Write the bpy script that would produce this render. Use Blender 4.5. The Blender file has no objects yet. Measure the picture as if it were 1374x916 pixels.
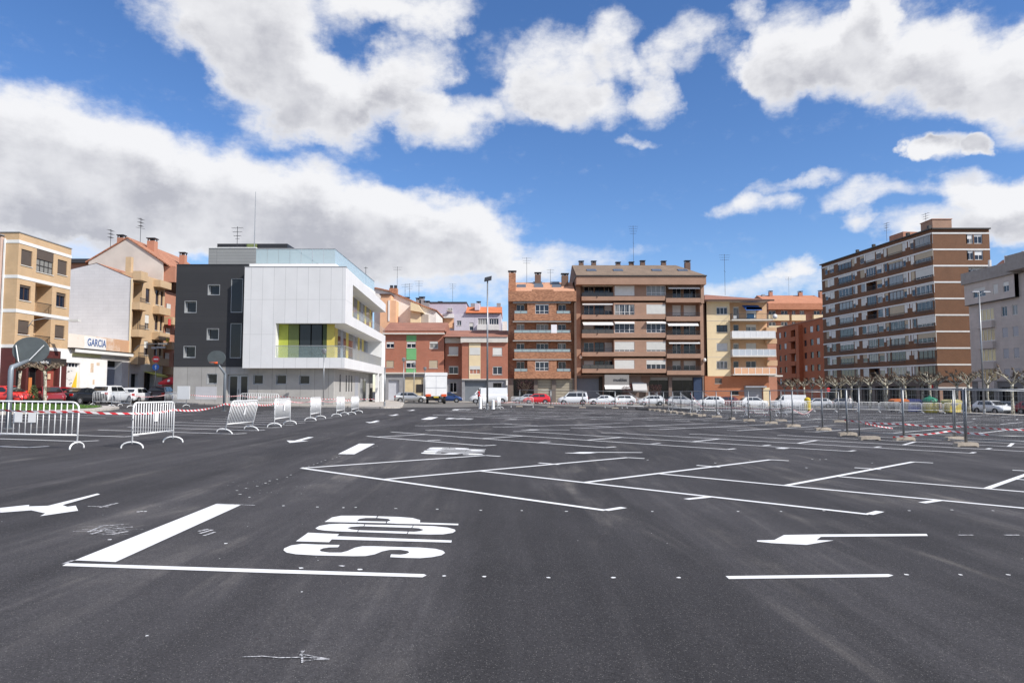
import bpy, math, random
from mathutils import Vector, Matrix
from mathutils.geometry import tessellate_polygon
R = math.radians
random.seed(7)
SC = bpy.context.scene
COL = SC.collection

# ---------------- camera ----------------
EYE = 1.5
FPX = 954.0
PITCH = math.atan(63/954)
cam_d = bpy.data.cameras.new('camera'); cam = bpy.data.objects.new('camera', cam_d); COL.objects.link(cam)
cam.location = (0, 0, EYE); cam.rotation_euler = (R(90)+PITCH, 0, 0)
cam_d.sensor_width = 36; cam_d.lens = FPX/1374*36; cam_d.clip_end = 4000; cam_d.clip_start = .05
SC.camera = cam

# ---------------- sun ----------------
SUN = Vector((.66, -.385, .65)).normalized()          # direction towards the sun
sd = bpy.data.lights.new('sun', 'SUN'); sd.energy = 5.0; sd.angle = R(.53); sd.color = (1, .955, .89)
so = bpy.data.objects.new('sun', sd); COL.objects.link(so)
so.rotation_euler = (-SUN).to_track_quat('-Z', 'Y').to_euler(); so.location = (60, -40, 80)

# ---------------- view ----------------
SC.view_settings.view_transform = 'Standard'; SC.view_settings.look = 'None'
SC.view_settings.exposure = 0.12; SC.view_settings.gamma = 1; SC.view_settings.use_curve_mapping = False

# ---------------- pixel helpers: a photo pixel gives a sight line, which is cut with the ground or a wall ----
_c, _s = math.cos(PITCH), math.sin(PITCH)
def ray(px, py):
    X = (px-687)/FPX; Z = -(py-458)/FPX
    return Vector((X, _c-_s*Z, _s+_c*Z))
GB, GC = -.015, -.0065                                # the lot falls gently to the right and away
def gz(x, y): return GB*x+GC*y
def G(px, py):
    d = ray(px, py); t = -EYE/(d.z-GB*d.x-GC*d.y)
    return Vector((t*d.x, t*d.y, gz(t*d.x, t*d.y)))
def AT(px, py, Y):
    d = ray(px, py); t = Y/d.y
    return Vector((t*d.x, Y, EYE+t*d.z))
def XP(px, Y): return (px-687)*Y/FPX*1.0             # x of an upright at pixel column px (near the eye level)

# ---------------- world: sky with clouds ----------------
W = bpy.data.worlds.new('World'); SC.world = W; W.use_nodes = True
nt = W.node_tree; nt.nodes.clear()
def N(t, ty, **kw):
    n = t.nodes.new(ty)
    for k, v in kw.items():
        if k.startswith('i_'):
            n.inputs[int(k[2:])].default_value = v
        else: setattr(n, k, v)
    return n
def math_(t, op, a, b=None, clamp=False):
    n = t.nodes.new('ShaderNodeMath'); n.operation = op; n.use_clamp = clamp
    for i, v in enumerate((a, b)):
        if v is None: continue
        if isinstance(v, (int, float)): n.inputs[i].default_value = v
        else: t.links.new(v, n.inputs[i])
    return n.outputs[0]
# cloud blobs: centre and half-size, written as photo pixels, turned into azimuth and elevation
BL = [(-40,200,190,110,1),(110,215,200,85,1),(260,250,190,78,1),(400,280,170,66,1),(530,300,130,50,1),(640,312,80,36,.9),(30,280,200,62,.9),(260,300,220,44,.9),(470,335,200,40,.8),(700,350,130,28,.75),(560,375,220,30,.8),(180,345,130,18,.3),
 (350,55,130,62,1),(250,40,90,42,.8),(400,115,120,66,1),(560,5,120,28,1),(450,165,90,40,.9),(330,-30,260,55,1),(560,100,62,62,1),(610,165,62,42,1),(505,120,60,45,.7),(665,65,50,26,.4),
 (745,100,80,52,1),(830,55,62,42,.9),(790,140,90,30,.9),(690,130,60,40,.8),(885,110,36,44,.9),(925,55,46,34,.8),(975,15,26,26,.6),(1000,60,30,26,.35),
 (1055,65,100,62,1),(1040,115,56,46,1),(1180,60,110,72,1),(1290,85,110,62,1),(1374,115,90,56,1),(1240,125,90,36,.9),(1130,105,60,40,.7),(1190,0,60,34,.9),(1390,60,60,40,.8),
 (1275,193,60,17,1),(1240,200,26,10,.8),(1318,186,26,14,.9),(1012,275,44,18,.85),(1075,248,60,8,.6),(1165,262,84,18,.8),(1320,248,74,30,1),(1300,300,130,34,1),(1390,290,70,60,1),(1150,298,36,16,.8),
 (868,182,34,8,.6),(1068,365,40,13,.75),(1010,385,150,15,.7),(850,345,30,12,.4),(640,270,60,14,.5),(560,215,40,10,.0)]
gt = bpy.data.node_groups.new('cloud_field', 'ShaderNodeTree')
gt.interface.new_socket('Vector', in_out='INPUT', socket_type='NodeSocketVector')
gt.interface.new_socket('Density', in_out='OUTPUT', socket_type='NodeSocketFloat')
gi = gt.nodes.new('NodeGroupInput'); go = gt.nodes.new('NodeGroupOutput')
acc = None
# domain warp so that the blobs lose their round outline
wn = N(gt, 'ShaderNodeTexNoise'); wn.inputs['Scale'].default_value = 7; wn.inputs['Detail'].default_value = 6; wn.inputs['Roughness'].default_value = .58
gt.links.new(gi.outputs[0], wn.inputs['Vector'])
ws = N(gt, 'ShaderNodeVectorMath', operation='SUBTRACT'); gt.links.new(wn.outputs['Color'], ws.inputs[0]); ws.inputs[1].default_value = (.5, .5, .5)
wm = N(gt, 'ShaderNodeVectorMath', operation='MULTIPLY'); gt.links.new(ws.outputs[0], wm.inputs[0]); wm.inputs[1].default_value = (.20, .10, 0)
wa = N(gt, 'ShaderNodeVectorMath', operation='ADD'); gt.links.new(gi.outputs[0], wa.inputs[0]); gt.links.new(wm.outputs[0], wa.inputs[1])
for (cx, cy, rx, ry, st) in BL:
    if st == 0: continue
    d = ray(cx, cy).normalized(); az = math.atan2(d.x, d.y); el = math.asin(d.z)
    k = 1/(ray(cx, cy).length); 
    sx = rx*1.22/FPX*k*k*ray(cx, cy).y*1.0; sy = ry*1.22/FPX*k
    sx = max(sx, .004)
    v1 = N(gt, 'ShaderNodeVectorMath', operation='SUBTRACT'); gt.links.new(wa.outputs[0], v1.inputs[0]); v1.inputs[1].default_value = (az, el, 0)
    v2 = N(gt, 'ShaderNodeVectorMath', operation='MULTIPLY'); gt.links.new(v1.outputs[0], v2.inputs[0]); v2.inputs[1].default_value = (1/sx, 1/sy, 0)
    v3 = N(gt, 'ShaderNodeVectorMath', operation='DOT_PRODUCT'); gt.links.new(v2.outputs[0], v3.inputs[0]); gt.links.new(v2.outputs[0], v3.inputs[1])
    q = math_(gt, 'SUBTRACT', 1.0, v3.outputs['Value'], True)
    q = math_(gt, 'MULTIPLY', q, st)
    acc = q if acc is None else math_(gt, 'ADD', acc, q)
acc = math_(gt, 'MINIMUM', acc, 1.3)
fn = N(gt, 'ShaderNodeTexNoise'); fn.inputs['Scale'].default_value = 17; fn.inputs['Detail'].default_value = 9; fn.inputs['Roughness'].default_value = .6
mp = N(gt, 'ShaderNodeVectorMath', operation='MULTIPLY'); gt.links.new(gi.outputs[0], mp.inputs[0]); mp.inputs[1].default_value = (1, 1.7, 1)
gt.links.new(mp.outputs[0], fn.inputs['Vector'])
f2 = math_(gt, 'SUBTRACT', fn.outputs['Fac'], .5); f2 = math_(gt, 'MULTIPLY', f2, 1.05)
fn2 = N(gt, 'ShaderNodeTexNoise'); fn2.inputs['Scale'].default_value = 46; fn2.inputs['Detail'].default_value = 8; fn2.inputs['Roughness'].default_value = .65; gt.links.new(mp.outputs[0], fn2.inputs['Vector'])
f2 = math_(gt, 'ADD', f2, math_(gt, 'MULTIPLY', math_(gt, 'SUBTRACT', fn2.outputs['Fac'], .5), .55))
# broken cloud added over the unseen sky to make the ambient light less blue
sv_ = N(gt, 'ShaderNodeSeparateXYZ'); gt.links.new(gi.outputs[0], sv_.inputs[0])
def mr_(v, a, b):
    n = gt.nodes.new('ShaderNodeMapRange'); n.interpolation_type = 'SMOOTHSTEP'; gt.links.new(v, n.inputs[0])
    for i, x in enumerate((a, b, 0, 1)): n.inputs[i+1].default_value = x
    return n.outputs[0]
outm = math_(gt, 'MAXIMUM', mr_(sv_.outputs[1], .60, .8), mr_(math_(gt, 'ABSOLUTE', sv_.outputs[0]), .74, .95))
acc = math_(gt, 'ADD', acc, math_(gt, 'MULTIPLY', outm, .46))
dn = math_(gt, 'ADD', acc, f2)
gt.links.new(dn, go.inputs[0])

tc = N(nt, 'ShaderNodeTexCoord'); sep = N(nt, 'ShaderNodeSeparateXYZ'); nt.links.new(tc.outputs['Generated'], sep.inputs[0])
az = math_(nt, 'ARCTAN2', sep.outputs[0], sep.outputs[1]); el = math_(nt, 'ARCSINE', sep.outputs[2])
cv = N(nt, 'ShaderNodeCombineXYZ'); nt.links.new(az, cv.inputs[0]); nt.links.new(el, cv.inputs[1])
g1 = N(nt, 'ShaderNodeGroup'); g1.node_tree = gt; nt.links.new(cv.outputs[0], g1.inputs[0])
up = N(nt, 'ShaderNodeVectorMath', operation='ADD'); nt.links.new(cv.outputs[0], up.inputs[0]); up.inputs[1].default_value = (.014, .034, 0)
g2 = N(nt, 'ShaderNodeGroup'); g2.node_tree = gt; nt.links.new(up.outputs[0], g2.inputs[0])
def mrange(t, v, a, b, c, d, sm=True):
    n = t.nodes.new('ShaderNodeMapRange'); n.interpolation_type = 'SMOOTHSTEP' if sm else 'LINEAR'
    t.links.new(v, n.inputs[0])
    for i, x in enumerate((a, b, c, d)): n.inputs[i+1].default_value = x
    return n.outputs[0]
cover = mrange(nt, g1.outputs[0], .06, 1.02, 0, .97)
thick = mrange(nt, g1.outputs[0], .40, 1.45, 0, 1)
above = mrange(nt, g2.outputs[0], .35, 1.40, 0, 1)
sh = math_(nt, 'MULTIPLY', thick, above)
bil = N(nt, 'ShaderNodeTexNoise'); bil.inputs['Scale'].default_value = 9; bil.inputs['Detail'].default_value = 7; bil.inputs['Roughness'].default_value = .55
nt.links.new(mp_in := cv.outputs[0], bil.inputs['Vector'])
bl2 = mrange(nt, bil.outputs['Fac'], .32, .68, .35, 1.15)
sh = math_(nt, 'MULTIPLY', sh, bl2, True)
cc = N(nt, 'ShaderNodeMix', data_type='RGBA'); nt.links.new(sh, cc.inputs[0])
CS = 1/.105
cc.inputs[6].default_value = (.86*CS, .86*CS, .875*CS, 1); cc.inputs[7].default_value = (.47*CS, .475*CS, .52*CS, 1)
sky = N(nt, 'ShaderNodeTexSky', sky_type='NISHITA'); sky.sun_disc = False
sky.sun_elevation = math.asin(SUN.z); sky.sun_rotation = math.atan2(SUN.x, SUN.y); sky.altitude = 400; sky.air_density = 1.0; sky.dust_density = .2; sky.ozone_density = 2.0
mx = N(nt, 'ShaderNodeMix', data_type='RGBA'); nt.links.new(cover, mx.inputs[0]); hsv = N(nt, 'ShaderNodeHueSaturation'); hsv.inputs['Saturation'].default_value = 1.18; hsv.inputs['Value'].default_value = 1.0; nt.links.new(sky.outputs[0], hsv.inputs['Color']); tn = N(nt, 'ShaderNodeMix', data_type='RGBA', blend_type='MULTIPLY'); tn.inputs[0].default_value = 1; nt.links.new(hsv.outputs[0], tn.inputs[6]); tn.inputs[7].default_value = (1.10, 1.15, 1.36, 1); nt.links.new(tn.outputs[2], mx.inputs[6]); nt.links.new(cc.outputs[2], mx.inputs[7])
bg = N(nt, 'ShaderNodeBackground'); bg.inputs[1].default_value = .105; nt.links.new(mx.outputs[2], bg.inputs[0])
wo = N(nt, 'ShaderNodeOutputWorld'); nt.links.new(bg.outputs[0], wo.inputs[0])

# ---------------- materials ----------------
MATS = {}
def mat(name, col, rough=.8, var=.12, vscale=1.5, metal=0, spec=.5, bump=0, rnd=0, coat=0):
    if name in MATS: return MATS[name]
    m = bpy.data.materials.new(name); m.use_nodes = True; t = m.node_tree; b = t.nodes['Principled BSDF']
    b.inputs['Roughness'].default_value = rough; b.inputs['Metallic'].default_value = metal; b.inputs['Specular IOR Level'].default_value = spec
    if coat: b.inputs['Coat Weight'].default_value = coat; b.inputs['Coat Roughness'].default_value = .05
    tcn = N(t, 'ShaderNodeTexCoord'); n = N(t, 'ShaderNodeTexNoise'); n.inputs['Scale'].default_value = vscale; n.inputs['Detail'].default_value = 5; n.inputs['Roughness'].default_value = .6
    t.links.new(tcn.outputs['Object'], n.inputs['Vector'])
    mr = mrange(t, n.outputs['Fac'], .3, .7, 1-var, 1+var, False)
    hs = N(t, 'ShaderNodeHueSaturation'); hs.inputs['Color'].default_value = (*col, 1); t.links.new(mr, hs.inputs['Value'])
    out = hs.outputs[0]
    if rnd:
        oi = N(t, 'ShaderNodeObjectInfo'); r2 = mrange(t, oi.outputs['Random'], 0, 1, 1-rnd, 1+rnd, False)
        h2 = N(t, 'ShaderNodeHueSaturation'); t.links.new(out, h2.inputs['Color']); t.links.new(r2, h2.inputs['Value']); out = h2.outputs[0]
    t.links.new(out, b.inputs['Base Color'])
    if bump:
        bp = N(t, 'ShaderNodeBump'); bp.inputs['Strength'].default_value = bump; bp.inputs['Distance'].default_value = .02
        n2 = N(t, 'ShaderNodeTexNoise'); n2.inputs['Scale'].default_value = vscale*12; n2.inputs['Detail'].default_value = 3
        t.links.new(tcn.outputs['Object'], n2.inputs['Vector']); t.links.new(n2.outputs['Fac'], bp.inputs['Height']); t.links.new(bp.outputs[0], b.inputs['Normal'])
    MATS[name] = m; return m
def brick(name, c1, c2, mortar, bw=.25, bh=.075, ms=.012, off=.5, rough=.85, var=.1, bump=.3):
    """courses laid in metres on the wall (object space: along the wall and up)"""
    if name in MATS: return MATS[name]
    m = bpy.data.materials.new(name); m.use_nodes = True; t = m.node_tree; b = t.nodes['Principled BSDF']; b.inputs['Roughness'].default_value = rough
    tcn = N(t, 'ShaderNodeTexCoord'); sp = N(t, 'ShaderNodeSeparateXYZ'); t.links.new(tcn.outputs['Object'], sp.inputs[0])
    ad = math_(t, 'ADD', sp.outputs[0], sp.outputs[1]); cb = N(t, 'ShaderNodeCombineXYZ'); t.links.new(ad, cb.inputs[0]); t.links.new(sp.outputs[2], cb.inputs[1])
    br = N(t, 'ShaderNodeTexBrick'); br.offset = off; br.inputs['Scale'].default_value = 1; br.inputs['Brick Width'].default_value = bw; br.inputs['Row Height'].default_value = bh
    br.inputs['Mortar Size'].default_value = ms; br.inputs['Mortar Smooth'].default_value = .2
    br.inputs['Color1'].default_value = (*c1, 1); br.inputs['Color2'].default_value = (*c2, 1); br.inputs['Mortar'].default_value = (*mortar, 1)
    t.links.new(cb.outputs[0], br.inputs['Vector'])
    n = N(t, 'ShaderNodeTexNoise'); n.inputs['Scale'].default_value = .6; n.inputs['Detail'].default_value = 7; n.inputs['Roughness'].default_value = .65
    t.links.new(tcn.outputs['Object'], n.inputs['Vector'])
    hs = N(t, 'ShaderNodeHueSaturation'); t.links.new(br.outputs['Color'], hs.inputs['Color']); t.links.new(mrange(t, n.outputs['Fac'], .3, .7, 1-var, 1+var, False), hs.inputs['Value'])
    t.links.new(hs.outputs[0], b.inputs['Base Color'])
    MATS[name] = m; return m
def glass(name, dark, light, frac, rough=.06):
    """window panes seen by day: dark room, some with curtains, always a little sky in them"""
    m = bpy.data.materials.new(name); m.use_nodes = True; t = m.node_tree; b = t.nodes['Principled BSDF']; b.inputs['Roughness'].default_value = rough
    b.inputs['Specular IOR Level'].default_value = .5
    tcn = N(t, 'ShaderNodeTexCoord'); oi = N(t, 'ShaderNodeObjectInfo')
    n = N(t, 'ShaderNodeTexNoise'); n.inputs['Scale'].default_value = 1.3; n.inputs['Detail'].default_value = 2
    mpn = N(t, 'ShaderNodeMapping'); mpn.inputs['Scale'].default_value = (2.2, 2.2, .35); t.links.new(tcn.outputs['Object'], mpn.inputs[0]); t.links.new(mpn.outputs[0], n.inputs['Vector'])
    a = math_(t, 'ADD', oi.outputs['Random'], math_(t, 'MULTIPLY', n.outputs['Fac'], .55))
    f = mrange(t, a, 1.27-frac, 1.42-frac, 0, 1)
    mxn = N(t, 'ShaderNodeMix', data_type='RGBA'); t.links.new(f, mxn.inputs[0]); mxn.inputs[6].default_value = (*dark, 1); mxn.inputs[7].default_value = (*light, 1)
    t.links.new(mxn.outputs[2], b.inputs['Base Color']); MATS[name] = m; return m

M_GLASS = glass('window_glass', (.016, .024, .042), (.25, .245, .23), .30)  # blue tint in the dark colour stands in for reflected sky
M_GLASST = glass('loggia_glass', (.05, .055, .06), (.27, .265, .25), .48)
M_SHOP = glass('shop_glass', (.007, .008, .010), (.03, .03, .03), .2, .1); M_SHOP.node_tree.nodes['Principled BSDF'].inputs['Specular IOR Level'].default_value = .3
M_WHITE = mat('white_frame', (.72, .72, .71), .45, .05)
M_BLIND = mat('roller_blind', (.66, .65, .61), .6, .06, rnd=.12)
M_BLINDB = mat('beige_blind', (.45, .37, .26), .6, .06, rnd=.12)
M_BLINDD = mat('brown_blind', (.10, .075, .06), .6, .1, rnd=.1)
M_DFRAME = mat('dark_frame', (.035, .03, .028), .5, .05)
M_BFRAME = mat('brown_frame', (.09, .045, .03), .5, .05)
M_METAL = mat('galvanised_steel', (.29, .30, .31), .42, .12, 4, metal=.65)
M_DMETAL = mat('dark_metal', (.06, .06, .065), .45, .08, metal=.4)
M_CONC = mat('concrete', (.36, .34, .31), .9, .16, 1.2, bump=.2)
M_WPAINT = mat('white_enamel', (.86, .86, .85), .35, .06, 3)
M_SLAB = mat('slab_render', (.62, .58, .52), .85, .1)
M_SKYL = mat('skylight_glass', (.10, .12, .15), .15, .05)

# ---------------- mesh helpers ----------------
class MB:
    def __init__(s): s.v = []; s.f = []; s.m = []; s.k = 0; s.uv = None
    def add(s, vs, fs):
        b = len(s.v); s.v += [tuple(v) for v in vs]; s.f += [tuple(b+i for i in f) for f in fs]; s.m += [s.k]*len(fs); return s
    def quad(s, a, b, c, d): return s.add([a, b, c, d], [(0, 1, 2, 3)])
    def box(s, x0, x1, y0, y1, z0, z1):
        if x1 < x0: x0, x1 = x1, x0
        if y1 < y0: y0, y1 = y1, y0
        if z1 < z0: z0, z1 = z1, z0
        return s.add([(x0,y0,z0),(x1,y0,z0),(x1,y1,z0),(x0,y1,z0),(x0,y0,z1),(x1,y0,z1),(x1,y1,z1),(x0,y1,z1)],
            [(0,3,2,1),(4,5,6,7),(0,1,5,4),(1,2,6,5),(2,3,7,6),(3,0,4,7)])
    def prism(s, poly, y0, y1):
        """polygon (x,z) extruded along y"""
        n = len(poly); vs = [(p[0], y0, p[1]) for p in poly]+[(p[0], y1, p[1]) for p in poly]
        tri = tessellate_polygon([[Vector((p[0], p[1], 0)) for p in poly]])
        fs = [tuple(t) for t in tri]+[tuple(n+i for i in reversed(t)) for t in tri]+[(i, (i+1) % n, n+(i+1) % n, n+i) for i in range(n)]
        return s.add(vs, fs)
    def flat(s, loops, z=0, zf=None, thick=0):
        """polygon with holes (x,y) lying on the ground at gz + z"""
        pts = [p for l in loops for p in l]
        tri = tessellate_polygon([[Vector((p[0], p[1], 0)) for p in l] for l in loops])
        zz = zf or gz
        vs = [(p[0], p[1], zz(p[0], p[1])+z) for p in pts]
        fs = []
        for t in tri:
            a, b, c = (Vector(pts[i][:2]) for i in t)
            cr = (b-a).cross(c-a)
            fs.append(tuple(t) if cr > 0 else tuple(reversed(t)))
        s.add(vs, fs)
        if thick:
            for l in loops:
                n = len(l); vs = [(p[0], p[1], zz(*p[:2])+z) for p in l]+[(p[0], p[1], zz(*p[:2])+z-thick) for p in l]
                s.add(vs, [(i, n+i, n+(i+1) % n, (i+1) % n) for i in range(n)])
        return s
    def tube(s, pts, r, n=8, cap=True, r1=None):
        pts = [Vector(p) for p in pts]; m = len(pts); rings = []
        prev = None
        for i, p in enumerate(pts):
            t = (pts[min(i+1, m-1)]-pts[max(i-1, 0)]).normalized()
            if prev is None:
                a = Vector((0, 0, 1)) if abs(t.z) < .9 else Vector((1, 0, 0)); u = t.cross(a).normalized()
            else:
                u = (prev-t*prev.dot(t)).normalized()
            prev = u; w = t.cross(u)
            rr = r[i] if isinstance(r, (list, tuple)) else (r if r1 is None else r+(r1-r)*i/(m-1))
            rings.append([p+(u*math.cos(2*math.pi*k/n)+w*math.sin(2*math.pi*k/n))*rr for k in range(n)])
        vs = [v for rg in rings for v in rg]; fs = []
        for i in range(m-1):
            for k in range(n): fs.append((i*n+k, i*n+(k+1) % n, (i+1)*n+(k+1) % n, (i+1)*n+k))
        if cap: fs.append(tuple(reversed(range(n)))); fs.append(tuple((m-1)*n+k for k in range(n)))
        return s.add(vs, fs)
    def lathe(s, prof, c=(0, 0, 0), n=16):
        vs = []; fs = []
        for (r, z) in prof:
            for k in range(n): vs.append((c[0]+r*math.cos(2*math.pi*k/n), c[1]+r*math.sin(2*math.pi*k/n), c[2]+z))
        for i in range(len(prof)-1):
            for k in range(n): fs.append((i*n+k, i*n+(k+1) % n, (i+1)*n+(k+1) % n, (i+1)*n+k))
        fs.append(tuple(reversed(range(n)))); fs.append(tuple((len(prof)-1)*n+k for k in range(n)))
        return s.add(vs, fs)
    def build(s, name, m, parent=None, smooth=False, loc=None):
        me = bpy.data.meshes.new(name); me.from_pydata(s.v, [], s.f)
        for x in (m if isinstance(m, (list, tuple)) else [m]): me.materials.append(x)
        if any(s.m): me.polygons.foreach_set('material_index', s.m)
        if smooth: me.polygons.foreach_set('use_smooth', [True]*len(me.polygons))
        me.update()
        o = bpy.data.objects.new(name, me); COL.objects.link(o)
        if parent: o.parent = parent
        if loc: o.location = loc
        return o
def tag(o, label=None, cat=None, group=None, kind=None):
    if label: o['label'] = label
    if cat: o['category'] = cat
    if group: o['group'] = group
    if kind: o['kind'] = kind
    return o
def thing(name, label, cat, loc=(0, 0, 0), rz=0, group=None):
    o = bpy.data.objects.new(name, None); COL.objects.link(o); o.empty_display_size = .3
    o.location = loc; o.rotation_euler = (0, 0, rz); return tag(o, label, cat, group)
def dup(root, loc=None, rz=None, label=None, group=None, scale=None):
    def cp(o, par):
        c = o.copy(); COL.objects.link(c)
        if par: c.parent = par
        for ch in list(o.children): cp(ch, c)
        return c
    r = cp(root, None)
    if loc is not None: r.location = loc
    if rz is not None: r.rotation_euler = (0, 0, rz)
    if scale is not None: r.scale = scale
    if label: r['label'] = label
    if group: r['group'] = group
    return r
def on(x, y, dz=0): return (x, y, gz(x, y)+dz)
def text_mesh(body, size, name, m, parent, loc, rot=(R(90), 0, 0), ext=.01, off=0, xs=1, align='LEFT'):
    cu = bpy.data.curves.new(name, 'FONT'); cu.body = body; cu.size = size; cu.extrude = ext; cu.offset = off; cu.align_x = align
    to = bpy.data.objects.new(name, cu); COL.objects.link(to)
    dg = bpy.context.evaluated_depsgraph_get(); me = bpy.data.meshes.new_from_object(to.evaluated_get(dg))
    bpy.data.objects.remove(to); me.materials.clear(); me.materials.append(m)
    o = bpy.data.objects.new(name, me); COL.objects.link(o); o.parent = parent; o.location = loc; o.rotation_euler = rot; o.scale = (xs, 1, 1); return o

# ================= THE SETTING =================
def asphalt_mat():
    m = bpy.data.materials.new('asphalt'); m.use_nodes = True; t = m.node_tree; b = t.nodes['Principled BSDF']
    tcn = N(t, 'ShaderNodeTexCoord'); P = tcn.outputs['Object']
    def noise(sc, det=4, rg=.6, vec=P, dist=0):
        n = N(t, 'ShaderNodeTexNoise'); n.inputs['Scale'].default_value = sc; n.inputs['Detail'].default_value = det; n.inputs['Roughness'].default_value = rg; n.inputs['Distortion'].default_value = dist
        t.links.new(vec, n.inputs['Vector']); return n.outputs['Fac']
    big = noise(.09, 6, .6, dist=.6); mid = noise(.7, 7, .68); grit = noise(70, 4, .85); grit2 = noise(34, 3, .75)
    # dusty tyre sweeps and paver passes: noise stretched along the lanes and along the turns
    def streak(rot, sc, s, d):
        mpn = N(t, 'ShaderNodeMapping'); mpn.inputs['Rotation'].default_value = (0, 0, R(rot)); mpn.inputs['Scale'].default_value = sc
        t.links.new(P, mpn.inputs[0]); return noise(s, 5, .62, mpn.outputs[0], d)
    s1 = streak(0, (.55, .045, 1), 1.0, .7); s2 = streak(-52, (1.2, .13, 1), .8, 1.4); s3 = streak(24, (.9, .10, 1), .9, 1.0); fine = streak(3, (5, .25, 1), 1.0, .4)
    v = mrange(t, big, .3, .7, .84, 1.16, False)
    v = math_(t, 'MULTIPLY', v, mrange(t, mid, .3, .7, .88, 1.13, False))
    v = math_(t, 'MULTIPLY', v, mrange(t, s1, .38, .66, .86, 1.36))
    v = math_(t, 'MULTIPLY', v, mrange(t, s2, .48, .72, .97, 1.32))
    v = math_(t, 'MULTIPLY', v, mrange(t, s3, .5, .74, .98, 1.26))
    v = math_(t, 'MULTIPLY', v, mrange(t, fine, .35, .7, .95, 1.08))
    v = math_(t, 'MULTIPLY', v, mrange(t, grit, .25, .75, .35, 1.75, False))
    v = math_(t, 'MULTIPLY', v, mrange(t, grit2, .3, .7, .84, 1.18, False))
    dust = math_(t, 'MULTIPLY', mrange(t, s2, .52, .74, 0, .8), mrange(t, mid, .40, .62, .1, 1))
    dust = math_(t, 'MAXIMUM', dust, math_(t, 'MULTIPLY', mrange(t, s3, .54, .76, 0, .6), mrange(t, mid, .36, .6, 0, 1)))
    cm = N(t, 'ShaderNodeMix', data_type='RGBA'); t.links.new(dust, cm.inputs[0]); cm.inputs[6].default_value = (.0435, .0412, .0432, 1); cm.inputs[7].default_value = (.090, .082, .074, 1)
    hs = N(t, 'ShaderNodeHueSaturation'); t.links.new(cm.outputs[2], hs.inputs['Color']); t.links.new(v, hs.inputs['Value'])
    # pale and dark stones in the mix
    vo = N(t, 'ShaderNodeTexVoronoi'); vo.inputs['Scale'].default_value = 120; t.links.new(P, vo.inputs['Vector'])
    sc_ = N(t, 'ShaderNodeSeparateColor'); t.links.new(vo.outputs['Color'], sc_.inputs[0])
    stone = math_(t, 'MULTIPLY', math_(t, 'LESS_THAN', vo.outputs['Distance'], .34), mrange(t, sc_.outputs[0], .80, 1.0, 0, .75))
    c2 = N(t, 'ShaderNodeMix', data_type='RGBA'); t.links.new(stone, c2.inputs[0]); t.links.new(hs.outputs[0], c2.inputs[6]); c2.inputs[7].default_value = (.30, .29, .27, 1)
    t.links.new(c2.outputs[2], b.inputs['Base Color']); b.inputs['Roughness'].default_value = .82; b.inputs['Specular IOR Level'].default_value = .2
    bp = N(t, 'ShaderNodeBump'); bp.inputs['Strength'].default_value = .9; bp.inputs['Distance'].default_value = .006
    t.links.new(grit, bp.inputs['Height']); t.links.new(bp.outputs[0], b.inputs['Normal'])
    return m
M_ASPH = asphalt_mat()
def paint_mat(name, col, wear):
    m = bpy.data.materials.new(name); m.use_nodes = True; t = m.node_tree; b = t.nodes['Principled BSDF']; b.inputs['Roughness'].default_value = .6
    tcn = N(t, 'ShaderNodeTexCoord')
    n = N(t, 'ShaderNodeTexNoise'); n.inputs['Scale'].default_value = 40; n.inputs['Detail'].default_value = 5; n.inputs['Roughness'].default_value = .7; t.links.new(tcn.outputs['Object'], n.inputs['Vector'])
    n2 = N(t, 'ShaderNodeTexNoise'); n2.inputs['Scale'].default_value = 1.6; n2.inputs['Detail'].default_value = 4; t.links.new(tcn.outputs['Object'], n2.inputs['Vector'])
    f = math_(t, 'ADD', n.outputs['Fac'], math_(t, 'MULTIPLY', n2.outputs['Fac'], .4))
    fr = mrange(t, f, .96-wear, 1.06-wear, 0, .85)
    mxn = N(t, 'ShaderNodeMix', data_type='RGBA'); t.links.new(fr, mxn.inputs[0]); mxn.inputs[6].default_value = (*col, 1); mxn.inputs[7].default_value = (.09, .09, .09, 1)
    t.links.new(mxn.outputs[2], b.inputs['Base Color'])
    bp = N(t, 'ShaderNodeBump'); bp.inputs['Strength'].default_value = .3; bp.inputs['Distance'].default_value = .004; t.links.new(n.outputs['Fac'], bp.inputs['Height']); t.links.new(bp.outputs[0], b.inputs['Normal'])
    return m
M_PAINT = paint_mat('road_paint', (.78, .78, .775), .05)
M_CHALK = paint_mat('chalk', (.60, .59, .6), .30)

def setting(name, mb, m): return tag(mb.build(name, m), kind='structure')
g = MB()
xs = [-900, -300, -120, -60, -30, 0, 30, 60, 120, 300, 900]; ys = [-60, -5, 20, 45, 70, 100, 140, 250, 600, 1500]
for i in range(len(xs)-1):
    for j in range(len(ys)-1):
        q = [(xs[i], ys[j]), (xs[i+1], ys[j]), (xs[i+1], ys[j+1]), (xs[i], ys[j+1])]
        g.quad(*[(x, y, gz(x, y)) for x, y in q])
setting('ground', g, M_ASPH)

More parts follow.
